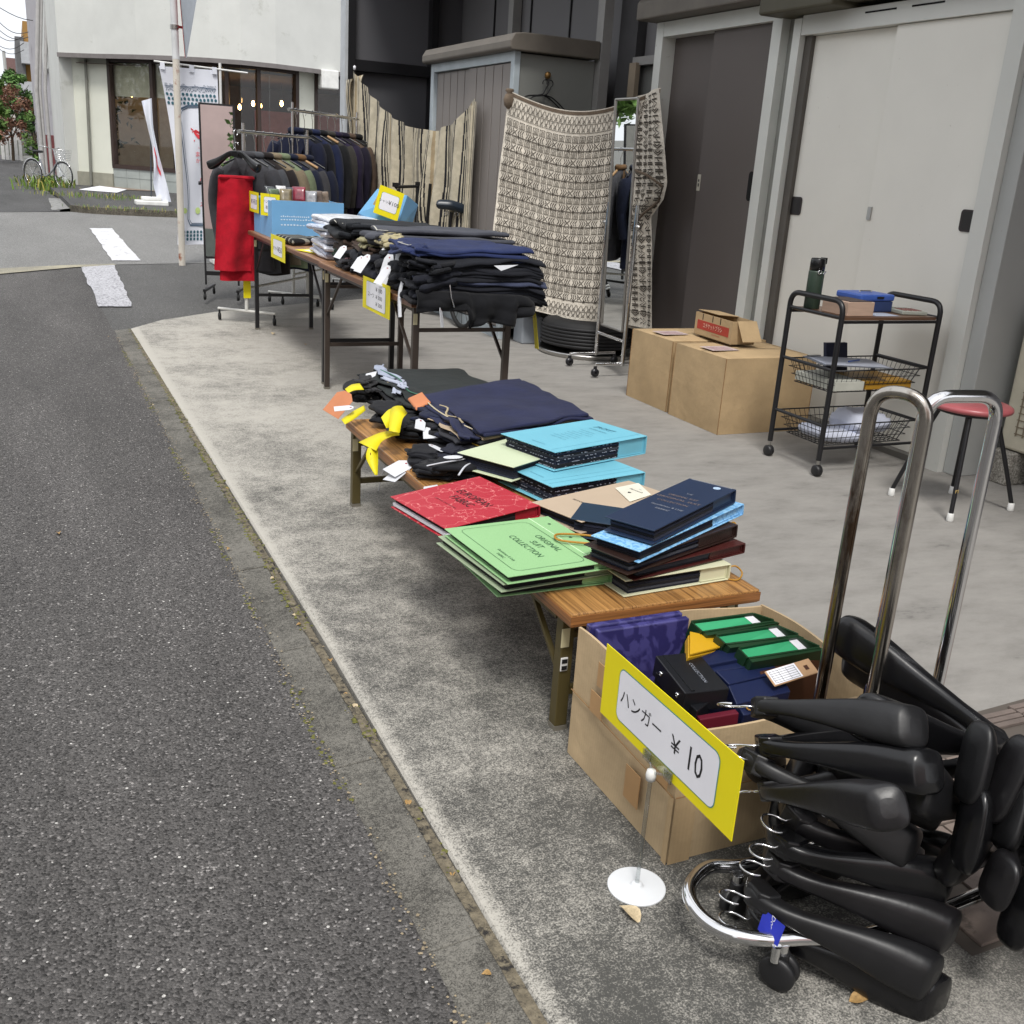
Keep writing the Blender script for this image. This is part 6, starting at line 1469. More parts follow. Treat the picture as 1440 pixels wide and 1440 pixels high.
# right hand stack, from the bottom
CREAM = mat('cream_cover','#cfcfb0',.5,var=.04)
r,P3,u,v,n,L,Wd,fc = book('cream sample book at the bottom of the right hand stack with a gold loop', (1.206,1.88,0.374), (1.521,1.902,0.374), (1.218,1.968,0.374), .042, CREAM, 7, .28, SWD, 8)
b = MB(); q = P3(L,.02,-.02); b.tube(smooth([q+V(-.002,0,0),q+V(.03,.0,.004),q+V(.042,-.015,-.010),q+V(.02,-.03,-.020),q+V(-.002,-.02,-.020)],5), .0022, 6); part('gold_loop', b, GOLD, r)
OX = mat('oxblood_cover','#431c1a',.35,var=.1,vs=8,bump=.3,bs=200); DB = mat('dark_brown_cover','#2e201c',.35,var=.1,vs=8,bump=.3,bs=200)
book('oxblood sample book above the cream one', (1.223,1.871,0.402), (1.588,1.941,0.408), (1.218,2.025,0.402), .027, OX, 4, .32, SWD, 9)
r,P3,u,v,n,L,Wd,fc = book('dark brown sample book under the pale blue patterned one', (1.186,1.845,0.437), (1.58,1.971,0.448), (1.202,1.999,0.437), .034, DB, 5, .36, SWD, 10)
b = MB(); q = P3(L,.03,-.01); b.tube(smooth([q,q+V(.018,0,.006),q+V(.022,-.01,-.012),q+V(.0,-.01,-.016)],5), .002, 6); part('gold_loop', b, GOLD, r)
PBL = m_mottle('pale_blue_pattern','#6fa8d8','#94c6ea',60,.4,.46,.52)
book('pale blue sample book with a white leaf pattern, second in the right hand stack', (1.209,1.84,0.462), (1.624,2.013,0.486), (1.203,1.991,0.462), .030, PBL, 3, .30, SWD, 11, ragged=.002)
r,P3,u,v,n,L,Wd,fc = book('large navy sample book on top of the right hand stack with a round white sticker', (1.249,1.85,0.505), (1.599,2.021,0.524), (1.239,1.998,0.505), .036, NAVY, 4, .27, SWD, 12, ragged=.002)
SILP = mat('grey_print','#8b8f98',.5)
text(fc,'ORIGINAL SUIT',.015,P3(L*.56,Wd*.50,0),-v,u,mat('copper_print','#7d6e68',.5),sx=1.2); text(fc,'ORIGINAL SUIT',.015,P3(L*.62,Wd*.50,0),-v,u,mat('copper_print','#7d6e68',.5),sx=.8); text(fc,'COLLECTION',.014,P3(L*.49,Wd*.50,0),-v,u,mat('copper_print','#7d6e68',.5),sx=1); text(fc,'Gentleman & Lady',.012,P3(L*.40,Wd*.45,0),-v,u,SILP); text(fc,'FABRIC',.012,P3(L*.34,Wd*.45,0),-v,u,SILP); text(fc,'THE',.010,P3(L*.70,Wd*.50,0),-v,u,SILP)
c_ = P3(L*.93,Wd*.30,.0006); b = MB(); b.poly([c_+(u*math.cos(a)+v*math.sin(a))*.010 for a in [2*PI*k/20 for k in range(20)]]); part('round_sticker', b, mat('sticker_blue_white','#a9bfd6',.5), fc)
b = MB(); b.par(P3(L-.006,.01,.0002), u*.0015, v*(Wd-.02), n*.0008); part('spine_line', b, SILP, fc)
# green books
GRN = mat('light_green_cover','#8fbb84',.5,var=.03,bump=.15,bs=150); GRNW = mat('green_white_fold','#cfe8c4',.5); GRL = mat('green_print','#2f5a3a',.6); TAUP = mat('grey_green_cover','#93a286',.5)
ga,gb,gd = V((0.921,1.916,0.402)), V((1.221,1.938,0.402)), V((0.932,2.252,0.402))
book('light green sample book at the bottom of the green stack', (0.92,1.965,0.353), (1.223,1.965,0.353), (0.935,2.255,0.353), .022, GRN, 3, .26, [mat('swatch_ink','#101014',.8)], 13, ragged=.001)
book('grey green sample book between the two light green ones', (0.917,1.93,0.378), (1.221,1.959,0.378), (0.94,2.269,0.378), .020, TAUP, 3, .26, [mat('swatch_ink','#101014',.8)], 14, fan=.004, ragged=.002)
r,P3,u,v,n,L,Wd,fc = book('light green original suit sample book on top with a gold loop', ga, gb, gd, .020, GRN, 3, .22, [mat('swatch_ink','#101014',.8)], 15, ragged=.001)
x1 = L*.80
b = MB(); b.par(P3(x1,.0,.0002), u*.0022, v*Wd, n*.0008); part('fold_line', b, GRNW, fc)
fx0,fx1,fy0,fy1,c_ = .030,x1-.018,.022,Wd-.022,.018
lines(fc,P3,u,v,[(fx0+c_,fy0),(fx1-c_,fy0),(fx1-c_*.3,fy0+c_*.3),(fx1,fy0+c_),(fx1,fy1-c_),(fx1-c_*.3,fy1-c_*.3),(fx1-c_,fy1),(fx0+c_,fy1),(fx0+c_*.3,fy1-c_*.3),(fx0,fy1-c_),(fx0,fy0+c_),(fx0+c_*.3,fy0+c_*.3)],.0012,GRL,closed=True)
text(fc,'ORIGINAL',.026,P3(L*.65,Wd*.47,0),-v,u,GRL,sx=.95); text(fc,'SUIT',.026,P3(L*.545,Wd*.47,0),-v,u,GRL,sx=.95); text(fc,'COLLECTION',.026,P3(L*.44,Wd*.47,0),-v,u,GRL,sx=.95)
text(fc,'Gentleman & Lady',.011,P3(L*.20,Wd*.36,0),-v,u,GRL); text(fc,'FABRIC',.011,P3(L*.15,Wd*.36,0),-v,u,GRL)
for f_ in (.2,.52,.83):
    c0 = P3(L*.90,Wd*f_,.0008); b = MB(); b.poly([c0+(u*math.cos(a)+v*math.sin(a))*.0045 for a in [2*PI*k/14 for k in range(14)]]); part('eyelet', b, mat('eyelet_dark','#35503a',.4), fc)
q = V((1.257,2.047,0.405)); e = V((1.144,2.098,0.407)); pz = V(0,0,.003)
b = MB(); d_ = (e-q).normalized(); s_ = V(-d_.y,d_.x,0)
b.tube(smooth([q+s_*-.012+pz, q.lerp(e,.5)+s_*-.028+pz, e+s_*-.022+pz, e+d_*.014+pz, e+s_*.024+pz, q.lerp(e,.5)+s_*.030+pz, q+s_*.018+pz+d_*.02],6), .0030, 8); part('gold_loop', b, GOLD, r)
# red book
REDB = m_crackle('red_map_cover','#ab1f30','#e08a86',17,.018)
ra,rb,rd = V((0.93,2.322,0.372)), V((1.221,2.369,0.398)), V((0.95,2.643,0.372))
r,P3,u,v,n,L,Wd,fc = book('red european fabric sample book with pale map lines', ra, rb, rd, .034, REDB, 3, .26, [mat('swatch_ink','#101014',.8)], 16, spm=mat('red_spine','#8f1a28',.45), ragged=.001)
text(fc,'EUROPEAN',.038,P3(L*.61,Wd*.50,0),-v,u,mat('dark_red_ink','#1d0d10',.5),sx=.85); text(fc,'FABRIC',.038,P3(L*.475,Wd*.50,0),-v,u,mat('dark_red_ink','#1d0d10',.5),sx=.85); text(fc,'SUPER WOOL COLLECTION FABRIC',.007,P3(L*.33,Wd*.55,0),-v,u,mat('dark_red_ink','#1d0d10',.5))
b = MB(); b.par(P3(.004,.004,-.026), u*(.10), v*(Wd-.01), n*.008); part('page_block', b, PAPER, r)

# ================================================================ TROUSERS ON THE BENCH
def quadT(label, pn, pr_, pf, z, th, col, seed, **kw):
    """near-left, near-right, far-left corners of the top side"""
    A, B, D = V(pn), V(pr_), V(pf); dz = V(0,0,th); return trousers(label, A-dz, B-dz, D-dz, th, col, seed, grp='folded trousers on the bench', **kw)
quadT('black trousers at the bottom of the rear bench pile', (1.261,3.495,0.36), (1.691,3.421,0.36), (1.282,4.192,0.36), 0, .026, '#101216', 201)
quadT('white lined black trousers in the middle of the rear bench pile', (1.292,3.544,0.385), (1.707,3.476,0.385), (1.289,4.174,0.385), 0, .024, '#14161a', 202)
quadT('charcoal green trousers spread flat on the rear bench pile', (1.325,3.561,0.415), (1.702,3.517,0.415), (1.299,4.191,0.415), 0, .026, '#232828', 203, amp=.010)
_A, _B, _D = V((1.29,2.938,0.458)), V((1.771,3.124,0.45)), V((1.294,3.543,0.458))
random.seed(44); z_ = .334
for lb,th_,c_,kw in (('black trousers at the bottom of the front bench pile',.026,'#14161c',{}),('dark navy trousers second from the bottom of the front bench pile',.024,'#181c2c',{}),('black pinstriped trousers in the middle of the front bench pile',.022,'#17181f',{}),('charcoal trousers third from the top of the front bench pile',.018,'#2a2b31',dict(n=2)),('beige trousers showing a pale edge under the navy ones on the bench',.012,'#a9977f',dict(n=1)),('navy trousers lying on top of the front bench pile',.024,'#1d2240',dict(amp=.013,n=2))):
    j_ = V(random.uniform(-.02,.015),random.uniform(-.012,.015),0); A = V(_A.x,_A.y,z_)+j_; B = V(_B.x,_B.y,z_)+j_+V(random.uniform(-.03,.02),0,0); D = V(_D.x,_D.y,z_)+j_; z_ += th_*.95
    trousers(lb, A, B, D, th_, c_, int(th_*1e4)+len(lb), grp='folded trousers on the bench', **kw)
# belts, linings, tapes and tags at the street side
random.seed(61)
def bscrap(label, px, size, col, seed, amp=.012, name='waistband_end', ang=-.4, h=.03, grp='waistbands on the bench edge', m=None):
    o = V(px); u = V(math.cos(ang),math.sin(ang),0)*size[0]; w_ = V(-math.sin(ang),math.cos(ang),0)*size[1]
    return scrap(name, label, 'trousers', o-u/2-w_/2, u, w_, (0,0,h), col, seed, amp, grp, m, 18, 12)
bscrap('black waistband at the far corner of the bench', (1.174,3.931,0.345), (.10,.20), '#15161a', 301, h=.05)
bscrap('black waistband with a gold stripe near the far bench corner', (1.2,3.874,0.4), (.07,.16), '#2a2a2c', 302, h=.03)
bscrap('white waistband lining running over the far trousers', (1.335,4.066,0.4), (.05,.30), '#9aa2b4', 303, h=.02, ang=-.1)
bscrap('second white waistband lining beside the salmon label', (1.298,3.815,0.41), (.04,.26), '#aab0c0', 304, h=.02, ang=-.15)
bscrap('black rolled waistband under the yellow tape', (1.17,3.552,0.35), (.12,.16), '#14151a', 305, h=.05)
bscrap('black crumpled waistband on the wooden edge in the middle of the bench', (1.187,3.358,0.345), (.12,.20), '#131519', 306, h=.045)
bscrap('black folded waistband below the printed paper tag', (1.24,3.146,0.36), (.12,.14), '#101116', 307, h=.05)
bscrap('navy waistband with loose loops in front of the sage book', (1.211,2.927,0.385), (.14,.12), '#171a28', 308, h=.02)
bscrap('black waistband nearest the red book', (1.172,2.871,0.345), (.20,.12), '#121318', 309, h=.04)
bscrap('cream cotton lining folded beside the navy trousers', (1.325,3.269,0.4), (.05,.20), '#a89c84', 310, h=.03, ang=.25)
bscrap('black waistband with yellow piping in the middle of the bench', (1.3,3.124,0.395), (.05,.20), '#1b1a18', 311, h=.022, ang=.25)
bscrap('grey lining strip crossing the front bench pile', (1.286,2.963,0.385), (.12,.02), '#9ea2ac', 312, h=.01, ang=.2)
for lb,px_,sz_,c_,sd_,am_,an_ in (
 ('black pleated waistband between the white tags and the sage book',(1.256,3.19,0.385),(.16,.14),'#15171f',321,.012,-.2),('dark navy waistband with folded loops left of the sage book',(1.286,3.07,0.395),(.14,.16),'#191d2e',322,.012,.1),
 ('black belt end lying on the bench wood behind the red book',(1.126,2.875,0.34),(.16,.10),'#111218',323,.010,-.5),('black waistband corner beside the double white tags',(1.139,3.042,0.345),(.13,.14),'#14151b',324,.014,-.3),
 ('charcoal waistband just in front of the navy trousers',(1.34,3.097,0.4),(.14,.12),'#26272d',325,.010,.2),('black waistband tucked under the front of the sage book',(1.252,2.877,0.345),(.16,.12),'#0f1015',326,.010,-.1),
 ('navy waistband with a pale seam next to the pink leather label',(1.249,3.293,0.405),(.10,.14),'#1b2036',327,.012,.3)):
    bscrap(lb, px_, sz_, c_, sd_, am_, ang=an_, h=.034)
for lb,pts,m_ in (('thin cream piping along the navy trouser edge on the bench',[(1.259,3.445,0.462),(1.247,3.265,0.455),(1.268,3.127,0.445),(1.296,3.007,0.44)],mat('piping_cream','#b7ad94',.7)),
 ('green lining piping at the edge of the charcoal trousers',[(1.313,4.094,0.425),(1.327,3.903,0.428),(1.296,3.681,0.425),(1.341,3.622,0.42)],mat('piping_green','#3c6a58',.7)),
 ('gold zip edge lying over the middle of the bench waistbands',[(1.252,3.151,0.42),(1.243,3.03,0.415),(1.262,2.982,0.41),(1.286,2.943,0.405)],mat('piping_gold','#a8893a',.4,.4)),
 ('white pocket lining edge near the red book',[(1.051,2.804,0.395),(1.112,2.813,0.4),(1.177,2.831,0.4),(1.244,2.866,0.4)],mat('piping_white','#c3c5cc',.7)),
 ('second white lining edge near the sage book',[(1.124,2.724,0.385),(1.175,2.795,0.39),(1.229,2.839,0.39),(1.281,2.895,0.39)],mat('piping_white','#c3c5cc',.7))):
    b = MB(); b.tube(smooth(pts,5), .0035, 6, flat=.6); solo('lining_edge', b, m_, lb, 'lining')
b = MB(); b.slab(V((1.23,3.374,0.43))-V(.03,.05,0),(.06,.02,.02),(.0,.09,.02),(0,0,.012),12,10,amp=.008,seed=5); solo('salmon_label', b, SALM, 'salmon coloured leather label at the corner of the navy trousers', 'label')
bt = thing('paper_tags', 'white paper tag with a red eyelet at the far bench corner', 'tag', (1.139,3.814,0.33)); price_tag(bt, V((1.041,3.555,0.4)), (-.9,.2,-.1), l=.07, w=.04, tilt=.2)
bt = thing('orange_tag', 'orange handwritten tag hanging at the far bench corner', 'tag', (1.121,4.005,0.33)); price_tag(bt, V((1.066,3.711,0.42)), (-.55,-.2,-.55), l=.11, w=.075, tilt=.5, m=SALM, hole=False)
bt = thing('paper_tags', 'white tag beside the yellow loop in the middle of the bench', 'tag', (1.206,3.377,0.36)); price_tag(bt, V((1.181,3.224,0.43)), (-.3,-.7,-.3), l=.06, w=.035, tilt=.3)
bt = thing('paper_tags', 'large white printed tag lying over the middle of the bench', 'tag', (1.127,3.082,0.4)); price_tag(bt, V((1.209,3.199,0.41)), (-.3,-.9,-.15), l=.10, w=.055, tilt=-.1)
bt = thing('paper_tags', 'pair of white tags hanging over the bench edge before the red book', 'tag', (1.002,2.92,0.33)); price_tag(bt, V((1.069,3.015,0.345)), (-.8,-.3,-.25), l=.085, w=.06, tilt=.2); price_tag(bt, V((1.062,3.01,0.335)), (-.75,-.4,-.35), l=.09, w=.055, tilt=-.1)
bt = thing('paper_tags', 'white tag resting on the black waistbands left of the sage book', 'tag', (1.132,2.994,0.39)); price_tag(bt, V((1.125,2.982,0.41)), (.5,-.8,-.2), l=.06, w=.035, tilt=.2)
bt = thing('paper_tags', 'oval white tag in front of the sage book', 'tag', (1.182,2.915,0.39)); c_ = V((1.147,2.833,0.408)); b = MB(); b.prism([c_+V(math.cos(a)*.032,math.sin(a)*.018,0) for a in [2*PI*k/18 for k in range(18)]], (0,0,.001)); part('tag_card', b, TAGM, bt)
bt = thing('paper_tags', 'small white tag among the belts by the far end', 'tag', (1.269,4.002,0.4)); price_tag(bt, V((1.209,3.908,0.43)), (.3,.7,.1), l=.07, w=.045, tilt=.3)
def tape(label, pairs):
    L_ = smooth([p[0] for p in pairs],5); R_ = smooth([p[1] for p in pairs],5); n_ = len(L_); b = MB()
    b.add(L_+R_, [(i,n_+i,n_+i+1,i+1) for i in range(n_-1)], 0, True)
    t = thing('paper_tape', label, 'paper tape', sum(L_,Vector())/n_, 'yellow paper tapes on the bench trousers'); o_ = part('strip', b, YT, t); md = o_.modifiers.new('solid','SOLIDIFY'); md.thickness = .001; md.offset = 0
    return t
tape('yellow paper tape arching over the middle waistbands of the bench', [((1.162,3.364,0.445),(1.166,3.32,0.43)),((1.103,3.266,0.47),(1.12,3.202,0.455)),((1.077,3.24,0.46),(1.092,3.157,0.45)),((1.032,3.114,0.425),(1.064,3.1,0.42))])
tape('yellow paper tape wing folded left of the arching one', [((1.111,3.319,0.45),(1.07,3.184,0.42)),((1.084,3.291,0.45),(1.057,3.177,0.42)),((1.044,3.237,0.44),(1.041,3.17,0.42))])
tape('yellow paper tape running down over the bench edge', [((1.099,3.219,0.4),(1.092,3.183,0.39)),((1.064,3.226,0.395),(1.065,3.188,0.385)),((1.025,3.229,0.385),(1.032,3.186,0.37)),((0.964,3.228,0.36),(1.001,3.149,0.35))])
tt = tape('yellow triangular tape end with a red hole hanging below the bench edge', [((0.979,3.171,0.355),(1.019,3.19,0.355)),((0.968,3.15,0.325),(1.004,3.134,0.32)),((0.98,3.092,0.285),(0.989,3.09,0.285))])
c_ = V((0.983,3.144,0.345)); b = MB(); b.poly([c_+V(-.006,-.010,0)+V(0,math.cos(a)*.005,math.sin(a)*.005) for a in [2*PI*k/10 for k in range(10)]]); part('red_hole', b, mat('tag_eyelet','#8d2f33',.6), tt)
tape('yellow paper tape sticking out at the far bench corner', [((1.101,3.622,0.39),(1.096,3.585,0.38)),((1.044,3.576,0.38),(1.043,3.534,0.365)),((0.992,3.542,0.36),(0.996,3.507,0.35))])
tape('short yellow paper tape lying on the far waistbands', [((1.07,3.773,0.42),(1.075,3.743,0.41)),((1.103,3.8,0.43),(1.098,3.744,0.42)),((1.143,3.821,0.43),(1.139,3.751,0.42))])
b = MB(); b.tube(smooth([(1.077,3.26,0.3),(1.185,3.624,0.15),(1.185,3.688,0.03)],4), .002, 5); solo('loose_thread', b, PAPER, 'loose pale string hanging below the bench edge', 'string')
b = MB(); b.prism([V((1.005,2.702,0.347)),V((1.062,2.717,0.347)),V((1.07,2.759,0.347)),V((1.023,2.748,0.347))], (0,0,.001)); solo('edge_label', b, TAGM, 'white label on the bench edge behind the red book', 'label')

# ================================================================ CARDBOARD BOX OF BINDERS
t = thing('open_carton', 'open cardboard carton full of old sample binders behind the hanger sign', 'carton', (1.29,1.58,0))
bx0,bx1,by0,by1,bh = 1.043,1.545,1.375,1.795,.312
def wallq(name, a, c_, th_, z1, seed, m=CARD2):
    a, c_ = V(a), V(c_); d = (c_-a); n_ = V(-d.y,d.x,0).normalized()*th_
    def f(u_, v_): return a+d*u_+V(0,0,.001+(z1-.001+.006*math.sin(u_*7+seed))*v_)+n_.normalized()*.010*math.sin(PI*u_)*v_*math.sin(seed)
    b = MB(); b.grid(18,8,f); k_ = len(b.f); b.grid(18,8,lambda u_,v_: f(1-u_,v_)+n_)
    b.grid(18,2,lambda u_,v_: f(u_,1)+n_*v_)
    return part(name, b, m, t)
wallq('street_side', (bx0,by1,0),(bx0,by0,0), .006, bh, 1); wallq('near_side', (bx0,by0,0),(bx1,by0,0), .006, bh-.03, 2.2); wallq('right_side', (bx1,by0,0),(bx1,by1,0), .006, bh, 3); wallq('far_side', (bx1,by1,0),(bx0,by1,0), .006, bh, 4.5)
b = MB(); b.box(bx0+.006,by0+.006,.002,bx1-.006,by1-.006,.008); part('bottom', b, CARDIN, t)
b = MB()
for (yy,zz) in ((1.60,.252),(1.60,.17),(1.505,.09)): pass
for k,(y_,z_,w_,h_) in enumerate(((1.68,.235,.045,.055),(1.70,.165,.05,.05),(1.535,.055,.055,.075),(1.44,.16,.05,.06))):
    b = MB(); b.par((bx0-.0035-.006*math.sin(PI*.4),y_,z_), (0,-w_,0), (0,0,h_), (-.0012,0,0)); part('tape_patch', b, TAPE, t)
for (a_,c_) in (((bx0-.0042,by1,.165),(bx0-.0042,by0,.150)),((bx0,by0-.0042,.150),(bx1-.1,by0-.0042,.155))):
    b = MB(); b.tube([a_,c_], .0016, 4); part('crease', b, mat('crease_brown','#8a6a45',.8), t)
b = MB(); b.par((bx0-.0045,by0+.012,.0),(0,-.016,0),(.0,0,.15),(-.001,0,0)); b.par((bx0-.001,by0-.0042,.0),(.05,0,0),(0,0,.15),(0,-.001,0)); part('corner_flap', b, CARD, t, kind='stuff')
def block(name, label, A, B, D, t_, m, cat='binder', bevel=.002, parts=None):
    A, B, D = V(A), V(B), V(D); u = B-A; v = D-A; n_ = u.cross(v).normalized(); n_ = n_ if n_.z > 0 else -n_
    root = thing(name, label, cat, (A+B+D)/3-n_*t_, 'binders in the carton'); b = MB(); b.par(A-n_*t_, u, v, n_*t_); body = part('cover', b, m, root, bevel=bevel)
    return root, body, u, v, n_, A
PUR = m_mottle('purple_marble','#2f2c5e','#45427a',14,.3,.47,.55,2.5)
q0,q1 = V(1.062,1.742,.327), V((1.283,1.722,0.338)); 
for k,(dy,lb) in enumerate(((0,'marbled purple blue binder standing foremost at the far side of the carton'),(.022,'marbled purple blue binder standing behind its twin against the far carton wall'))):
    root = thing('binder', lb, 'binder', (q0+q1)/2-V(0,0,.30), 'binders in the carton'); b = MB(); e = q1-q0; nn = V(-e.y,e.x,0).normalized()
    b.par(q0+nn*dy+V(-.012*k,0,-.28+.0), e+V(.006*k,0,0), nn*.018, V(0,0,.28+.004*k)); part('cover', b, PUR, root, bevel=.003)
DG = mat('dark_green_cover','#17351d',.35); BG = mat('bright_green_lining','#3aa873',.5,var=.04); BRD = mat('brown_board','#4a2c1e',.5)
def tray(label, c):
    """open lidded tray leaning: c = px corners of the lining: near-left, near-right, far-right, far-left"""
    A,B,Cc,D = [V(q) for q in c]; root = thing('green_tray', label, 'binder', (A+B+Cc+D)/4-V(0,0,.10), 'green trays in the carton')
    n_ = (B-A).cross(D-A).normalized(); n_ = n_ if n_.z > 0 else -n_
    b = MB(); b.prism([A-n_*.03,B-n_*.03,Cc-n_*.03,D-n_*.03], n_*-.10); b.prism([A+(A-D).normalized()*.014,B+(B-Cc).normalized()*.014,B,A], n_*-.12); 
    part('outer', b, DG, root)
    for nm_,p_,q_ in (('rim',A,B),('rim',B,Cc),('rim',Cc,D),('rim',D,A)):
        d_ = (q_-p_); s_ = n_.cross(d_).normalized(); b = MB(); b.par(p_-n_*.04, d_, s_*-.004, n_*.042); part(nm_, b, DG, root)
    b = MB(); m_ = A+(D-A)*.02; b.poly([A-n_*.028, B-n_*.028, Cc-n_*.006, D-n_*.006]); b.v = b.v; part('lining', b, BG, root)
    b = MB(); b.poly([B-n_*.0275+(A-B)*.12, B-n_*.0275, Cc-n_*.0055, Cc-n_*.0055+(D-Cc)*.14]); b.v = [q+n_*.0006 for q in b.v]; part('white_end', b, PAPER, root)
    return root
tray('open green lined tray farthest back in the carton', [(1.276,1.661,0.335),(1.468,1.661,0.335),(1.43,1.686,0.345),(1.267,1.691,0.345)])
tray('open green lined tray in the middle of the three', [(1.303,1.612,0.325),(1.489,1.6,0.325),(1.457,1.633,0.335),(1.294,1.634,0.335)])
tray('open green lined tray nearest of the three', [(1.323,1.557,0.315),(1.51,1.552,0.315),(1.479,1.588,0.325),(1.318,1.583,0.325)])
b_r,_,_,_,_,_ = block('binder','brown binder wedged below the nearest green tray', (1.343,1.533,0.285), (1.525,1.555,0.285), (1.356,1.57,0.285), .12, BRD)
b_r,_,_,_,_,_ = block('folder','mustard yellow folder leaning between the purple and green binders', (1.198,1.596,0.315), (1.325,1.633,0.3), (1.248,1.673,0.325), .02, mat('mustard','#c79a1e',.4,var=.05))
b = MB(); b.prism([V((1.202,1.597,0.319)),V((1.354,1.637,0.306)),V((1.352,1.645,0.306)),V((1.25,1.671,0.331))], (0,0,.003)); part('flap', b, mat('mustard','#c79a1e',.4), b_r)
BLKB = mat('black_binder','#15161a',.35)
r_,bd_,u,v,n_,A = block('binder','long black binder with two metal rivets lying in the carton', (1.116,1.481,0.305), (1.221,1.478,0.3), (1.142,1.634,0.31), .045, BLKB)
for k_ in (.25,.80):
    c_ = A+(v*(1-k_))-n_*.022; o_ = c_-u.normalized()*.002; b = MB(); b.lathe(o_, [(.0,-.004),(.005,-.003),(.006,0),(.004,.001)], 12, ax=tuple(-u.normalized())); part('rivet', b, CHROME, bd_)
b = MB(); b.par(A+u*.15+v*.03+n_*.0002, u*.08, v*.94, n_*.002); part('spine_ridge', b, BLKB, bd_)
text(bd_,'COLLECTION',.012,A+u*.6+v*.45+n_*.0006,-v,u,SILP,sx=1.1)
r_,bd_,u,v,n_,A = block('binder','second black binder lying lower beside the price card', (1.132,1.458,0.275), (1.185,1.485,0.275), (1.136,1.619,0.28), .03, BLKB)
DN = mat('deep_navy','#1a2242',.32,var=.08,vs=4)
block('binder','deep navy binder behind the black one in the carton', (1.219,1.579,0.3), (1.342,1.582,0.3), (1.211,1.626,0.305), .12, DN)
block('binder','deep navy binder tucked between its twins', (1.245,1.567,0.29), (1.341,1.561,0.29), (1.246,1.59,0.292), .10, DN)
block('binder','wide deep navy binder in the middle of the carton', (1.252,1.52,0.283), (1.395,1.531,0.283), (1.253,1.578,0.29), .13, DN)
block('binder','deep navy binder nearest the hangers in the carton', (1.23,1.461,0.272), (1.374,1.47,0.272), (1.251,1.52,0.28), .13, DN)
r_,bd_,u,v,n_,A = block('binder','deep navy binder with a gold crest at the near side of the carton', (1.237,1.443,0.255), (1.318,1.446,0.255), (1.243,1.476,0.262), .06, DN)
b = MB(); c_ = V((1.26,1.452,0.262)); b.tube(arc(c_,(1,0,0),(0,1,0),.008,0,2*PI,14)[:-1], .0016, 5, closed=True); b.tube(arc(c_+V(.014,0,0),(1,0,0),(0,1,0),.007,0,2*PI,14)[:-1], .0014, 5, closed=True); part('gold_crest', b, GOLD, bd_)
block('folder','maroon folder along the near wall of the carton', (1.134,1.446,0.262), (1.225,1.443,0.262), (1.137,1.463,0.262), .10, mat('maroon','#5d1526',.4))
r_,bd_,u,v,n_,A = block('folder','kraft folder with a printed white table form in the carton', (1.332,1.472,0.29), (1.466,1.494,0.29), (1.332,1.51,0.305), .004, mat('kraft_tan','#b6926e',.6))
b = MB(); b.par(A+u*.02+v*.05+n_*.0004, u*.62, v*.9, n_*.0008); ft = part('printed_form', b, PAPER, bd_)
for k_ in range(6):
    b = MB(); ribbon(b, [A+u*.05+v*(.12+.14*k_)+n_*.0016, A+u*.6+v*(.12+.14*k_)+n_*.0016], .0008, n_); part('form_line', b, INK, ft)
for k_ in range(4):
    b = MB(); ribbon(b, [A+u*(.05+.18*k_)+v*.12+n_*.0017, A+u*(.05+.18*k_)+v*.82+n_*.0017], .0008, n_); part('form_line', b, INK, ft)
b = MB(); b.par(A+u*.78+v*.35+n_*.0004, u*.08, v*.28, n_*.0006); part('brown_stamp', b, BRD, bd_)

# ================================================================ HANGER PRICE SIGN
t = thing('price_sign', 'yellow hanger price sign at ten yen clipped to a clear rod on a white disc', 'price sign', (.951,1.334,0))
yc = (1.5515+1.113)/2; zc = .327; w_, h_ = .4385,.150; o = V(.968,yc,zc); u, v = V(0,-1,0), V(0,0,1); n_ = V(-1,0,0)
b = MB(); b.par(o-u*w_/2-v*h_/2, u*w_, v*h_, (.0016,0,0)); cd = part('yellow_backing', b, YELLOW, t)
b = MB(); b.poly(rrect(o+n_*.0006+u*.002-v*.0,u,v,w_*.735+.004,h_*.70+.004,.017)); part('printed_outline', b, PLINE, cd)
b = MB(); b.poly(rrect(o+n_*.0010+u*.002,u,v,w_*.735,h_*.70,.0155)); part('white_label', b, PAPER, cd)
text(cd,'ハンガー',.0365,o+u*-.077+n_*.0006-v*.002,u,v,INK,sx=1.02); text(cd,'¥',.046,o+u*.040+n_*.0006-v*.003,u,v,INK,sx=1.1); text(cd,'10',.066,o+u*.098+n_*.0006-v*.002,u,v,INK,sx=.80)
CLEAR = m_glass('clear_acrylic', (.82,.84,.84), .16)
b = MB(); b.tube([(.951,1.334,.008),(.953,1.334,.232)], .0042, 10); part('rod', b, CLEAR, t)
b = MB(); b.lathe((.953,1.334,.232), [(0,0),(.0085,.002),(.010,.012),(.008,.022),(0,.024)], 16); part('ball_cap', b, WHITEP, t)
for k_ in (-1,1):
    b = MB(); b.par((.961,yc+.0-k_*.035-.012,.252),(0,.024,0),(.0035,0,0),(0,0,.020)); b2_ = part('clip', b, CLEAR, t)
    b = MB(); b.tube([V(.953,1.334,.25), V(.962,yc-k_*.02,.256)], .0028, 6); part('clip_arm', b, CLEAR, t)
b = MB(); b.par((.9635,yc-.045,.2545),(0,.09,0),(.003,0,0),(0,0,.018)); part('clip_strip', b, CLEAR, t)
b = MB(); b.lathe((.951,1.334,0), [(0,.0),(.0545,.0),(.055,.001),(.055,.0032),(.0545,.0040),(.0535,.0043),(.052,.0044),(.015,.0046),(.012,.0055),(.010,.010),(.008,.012),(0,.0125)], 48); part('base_disc', b, mat('white_disc','#d3d6d9',.35,var=.03), t)

